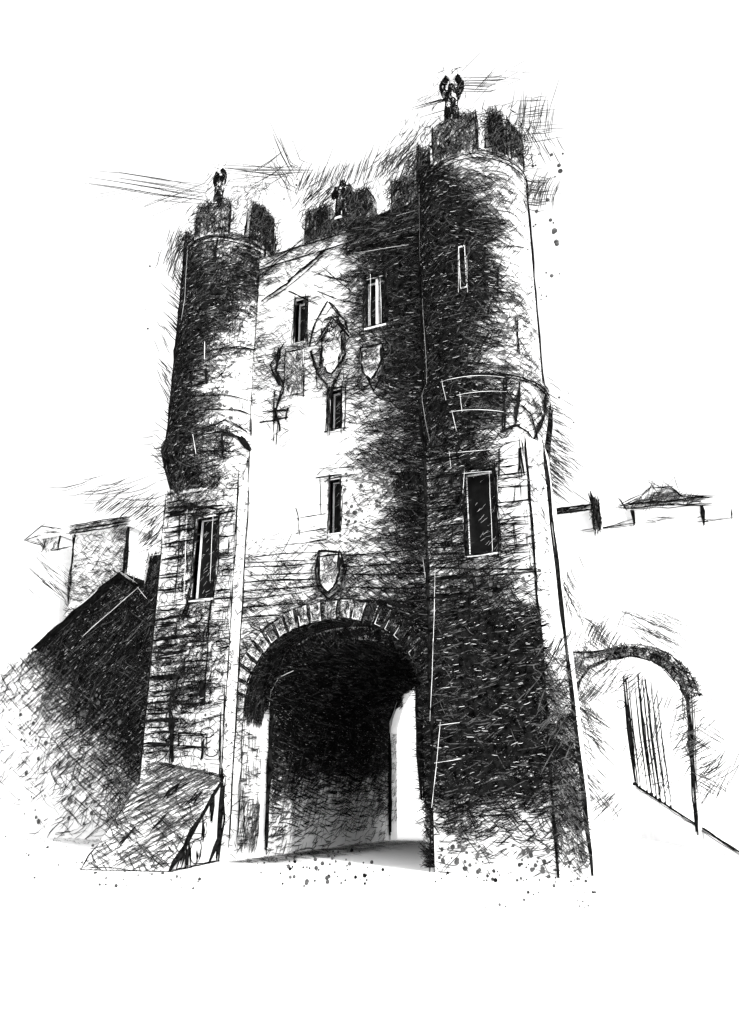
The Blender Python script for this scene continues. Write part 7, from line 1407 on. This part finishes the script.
# ------------------------------------------------------------------ buildings beyond, on the right
ta = thing('town_house', (3.4, 20, 0), 'white house with flat cornice and dark end pier right behind gatehouse', 'house')
M = Mesh(); M.box(-2, 4.81, 18.2, 24, 0, 13.95); M.build('wall', ta)
M = Mesh(); M.box(-2.1, 4.4, 17.85, 24, 13.95, 14.25)
for z in (13.98, 14.1, 14.24): edge(M, (1.6, 17.82, z+.04), (4.45, 17.82, z), .03, 3, .04, .3)
face_hatch(M, (1.8, 17.84, 13.95), (1, 0, 0), (0, 0, 1), 2.6, .3, .45, [2, 10], 6, .6, .04); M.build('cornice', ta)
M = Mesh(); M.box(4.41, 4.8, 17.8, 18.3, 12.95, 14.4); face_hatch(M, (4.41, 17.79, 12.95), (1, 0, 0), (0, 0, 1), .39, 1.45, .93, [80, 95], 8, .5, .04)
edge(M, (4.45, 17.78, 14.6), (4.7, 17.78, 12.95), .05, 5, .06, .2); M.build('end_pier', ta)
tb = thing('pedimented_house', (7.6, 20, 0), 'white house with wide low pediment roof at far right', 'house')
M = Mesh(); M.box(4.81, 10.2, 18.2, 24, 0, 12.95); M.box(6.15, 9.1, 18.1, 24, 12.95, 13.75)
edge(M, (3.9, 18.05, 13.02), (6.1, 18.05, 13.05), .02, 4, .04, .2); edge(M, (4.8, 18.05, 13.1), (6.1, 18.05, 13.3), .016, 2, .03)
edge(M, (6.2, 18.05, 13.1), (6.2, 18.05, 13.95), .05, 4, .05); edge(M, (9.1, 18.05, 12.75), (9.1, 18.05, 13.7), .05, 4, .05); edge(M, (8.9, 18.05, 12.8), (10.2, 18.05, 12.77), .02, 3, .03); edge(M, (10.2, 18.05, 12.75), (10.25, 18.05, 13.15), .02, 2, .03)
for _ in range(10): edge(M, (6.2+1.5*random.random(), 18.05, 13+.25*random.random()), (6.8+1.5*random.random(), 18.05, 13+.2*random.random()), .012, 1, .03)
for _ in range(8): edge(M, (8.8+.5*random.random(), 18.05, 12.7+.3*random.random()), (8.9+.5*random.random(), 18.05, 12.7+.4*random.random()), .016, 1, .03)
M.build('wall', tb)
M = Mesh(); M.extrude_y([(5.8, 13.76), (9.4, 13.5), (9.4, 13.9), (8.4, 14.1), (7.9, 14.6), (7.1, 14.7), (6.6, 14.3), (5.85, 14.2)], 17.9, 24)
OUTL = [(5.75, 13.95), (6.6, 14.25), (7.1, 14.62), (7.9, 14.55), (8.4, 14.02), (9.45, 13.8)]
for a, b_ in zip(OUTL[:-1], OUTL[1:]): edge(M, (a[0], 17.87, a[1]), (b_[0], 17.87, b_[1]), .022, 4, .05, .3)
edge(M, (5.8, 17.87, 13.85), (9.4, 17.87, 13.5), .022, 4, .05, .3); edge(M, (5.8, 17.87, 14.0), (9.4, 17.87, 13.8), .022, 4, .05, .3); edge(M, (5.75, 17.87, 14.25), (5.95, 17.87, 13.8), .03, 3, .03, .2)
face_hatch(M, (6.2, 17.89, 13.8), (.995, 0, -.05), (.05, 0, .995), 3.0, .75, lambda u, v: .5*np.where(v < 1-abs(u-.45)*1.5, 1, 0), [0, 12, 60], 8, .45, .03)
for _ in range(10): edge(M, (6.7+1.6*random.random(), 17.87, 14.3), (6.8+1.6*random.random(), 17.87, 14.9+.2*random.random()), .013, 1, .03)
M.build('roof', tb)

# ------------------------------------------------------------------ loose pen hatching that hangs round the buildings
M = Mesh()
for Y, r_, pts in LOOSE_STROKES:
    P = np.array([(a, Y, b_) for a, b_ in pts]); P[:, 1] += rng.normal(0, .05)
    for _ in range(3): M.tube(P + rng.normal(0, .2, 3) + rng.normal(0, .015, P.shape), r_*.9, GREY, 3)
    M.tube(P, r_*1.1, BLACK if rng.random() < .45 else GREY, 3)
for (x0, x1, y, z0, z1, n) in ((-3.3, -2.2, -.9, 18.4, 19.9, 110), (-4.3, -3.6, -1.1, 19.4, 20.9, 40), (3.6, 4.4, -.95, 19.6, 21.6, 46), (-.3, .4, -.15, 18.3, 20.0, 40), (2.6, 3.2, -.9, 18.4, 20.2, 70), (5.0, 5.7, -.6, 18.4, 19.9, 60), (-1.2, 3.0, -.3, 17.6, 19.1, 150)):
    scrub(M, x0, x1, y, z0, z1, n, .011, .15)
for x, y, z, r_ in AIR_BLOTS: M.lathe(x, y, [(r_*.3, z-r_), (r_, z-.3*r_), (r_, z+.3*r_), (r_*.3, z+r_)], 8, GREY)
tag(M.build('pen_hatching'), 'loose thin pen strokes in the air round the towers and arch', None, None, 'stuff')

# ------------------------------------------------------------------ light: sky, one sun, exposure
world = bpy.data.worlds.new('World'); scene.world = world; world.use_nodes = True
nt = world.node_tree; bg = nt.nodes['Background']
sky = nt.nodes.new('ShaderNodeTexSky'); sky.sky_type = 'NISHITA'; sky.sun_disc = False
EL, AZ = math.radians(44), math.radians(122)                         # sun high on the right, in front of the gate
sky.sun_elevation = EL; sky.sun_rotation = AZ; sky.dust_density = 4; sky.air_density = 1; sky.altitude = 0
hsv = nt.nodes.new('ShaderNodeHueSaturation'); hsv.inputs['Saturation'].default_value = 0
nt.links.new(sky.outputs['Color'], hsv.inputs['Color'])
mx = nt.nodes.new('ShaderNodeMix'); mx.data_type = 'RGBA'; mx.blend_type = 'LIGHTEN'; mx.inputs[0].default_value = 1
mx.inputs[7].default_value = (5.2, 5.2, 5.2, 1)                      # thin white overcast veil
nt.links.new(hsv.outputs['Color'], mx.inputs[6]); nt.links.new(mx.outputs[2], bg.inputs['Color'])
bg.inputs['Strength'].default_value = .15
sd = bpy.data.lights.new('sun', 'SUN'); sd.energy = 2.0; sd.angle = math.radians(.5); sd.color = (1, .995, .98)
so = bpy.data.objects.new('sun', sd); COL.objects.link(so)
to_sun = Vector((math.sin(AZ)*math.cos(EL), math.cos(AZ)*math.cos(EL), math.sin(EL)))
so.rotation_euler = to_sun.to_track_quat('Z', 'Y').to_euler(); so.location = (20, -20, 40)
vs = scene.view_settings; scene.display_settings.display_device = 'sRGB'
vs.view_transform = 'Standard'; vs.look = 'None'; vs.gamma = 1; vs.exposure = .8; vs.use_curve_mapping = False
scene.cycles.max_bounces = 8; scene.cycles.diffuse_bounces = 6

# ------------------------------------------------------------------ camera
cd = bpy.data.cameras.new('camera'); cam = bpy.data.objects.new('camera', cd); COL.objects.link(cam)
f_px, pitch, yaw = 777.0, math.atan(.358), math.atan2(.41, .912)
cd.sensor_fit = 'VERTICAL'; cd.sensor_height = 36; cd.lens = 36*f_px/1024; cd.clip_end = 5000; cd.clip_start = .1
cam.location = (8.96, -17.6, 1.6); cam.rotation_euler = (PI/2+pitch, 0, yaw)
scene.camera = cam
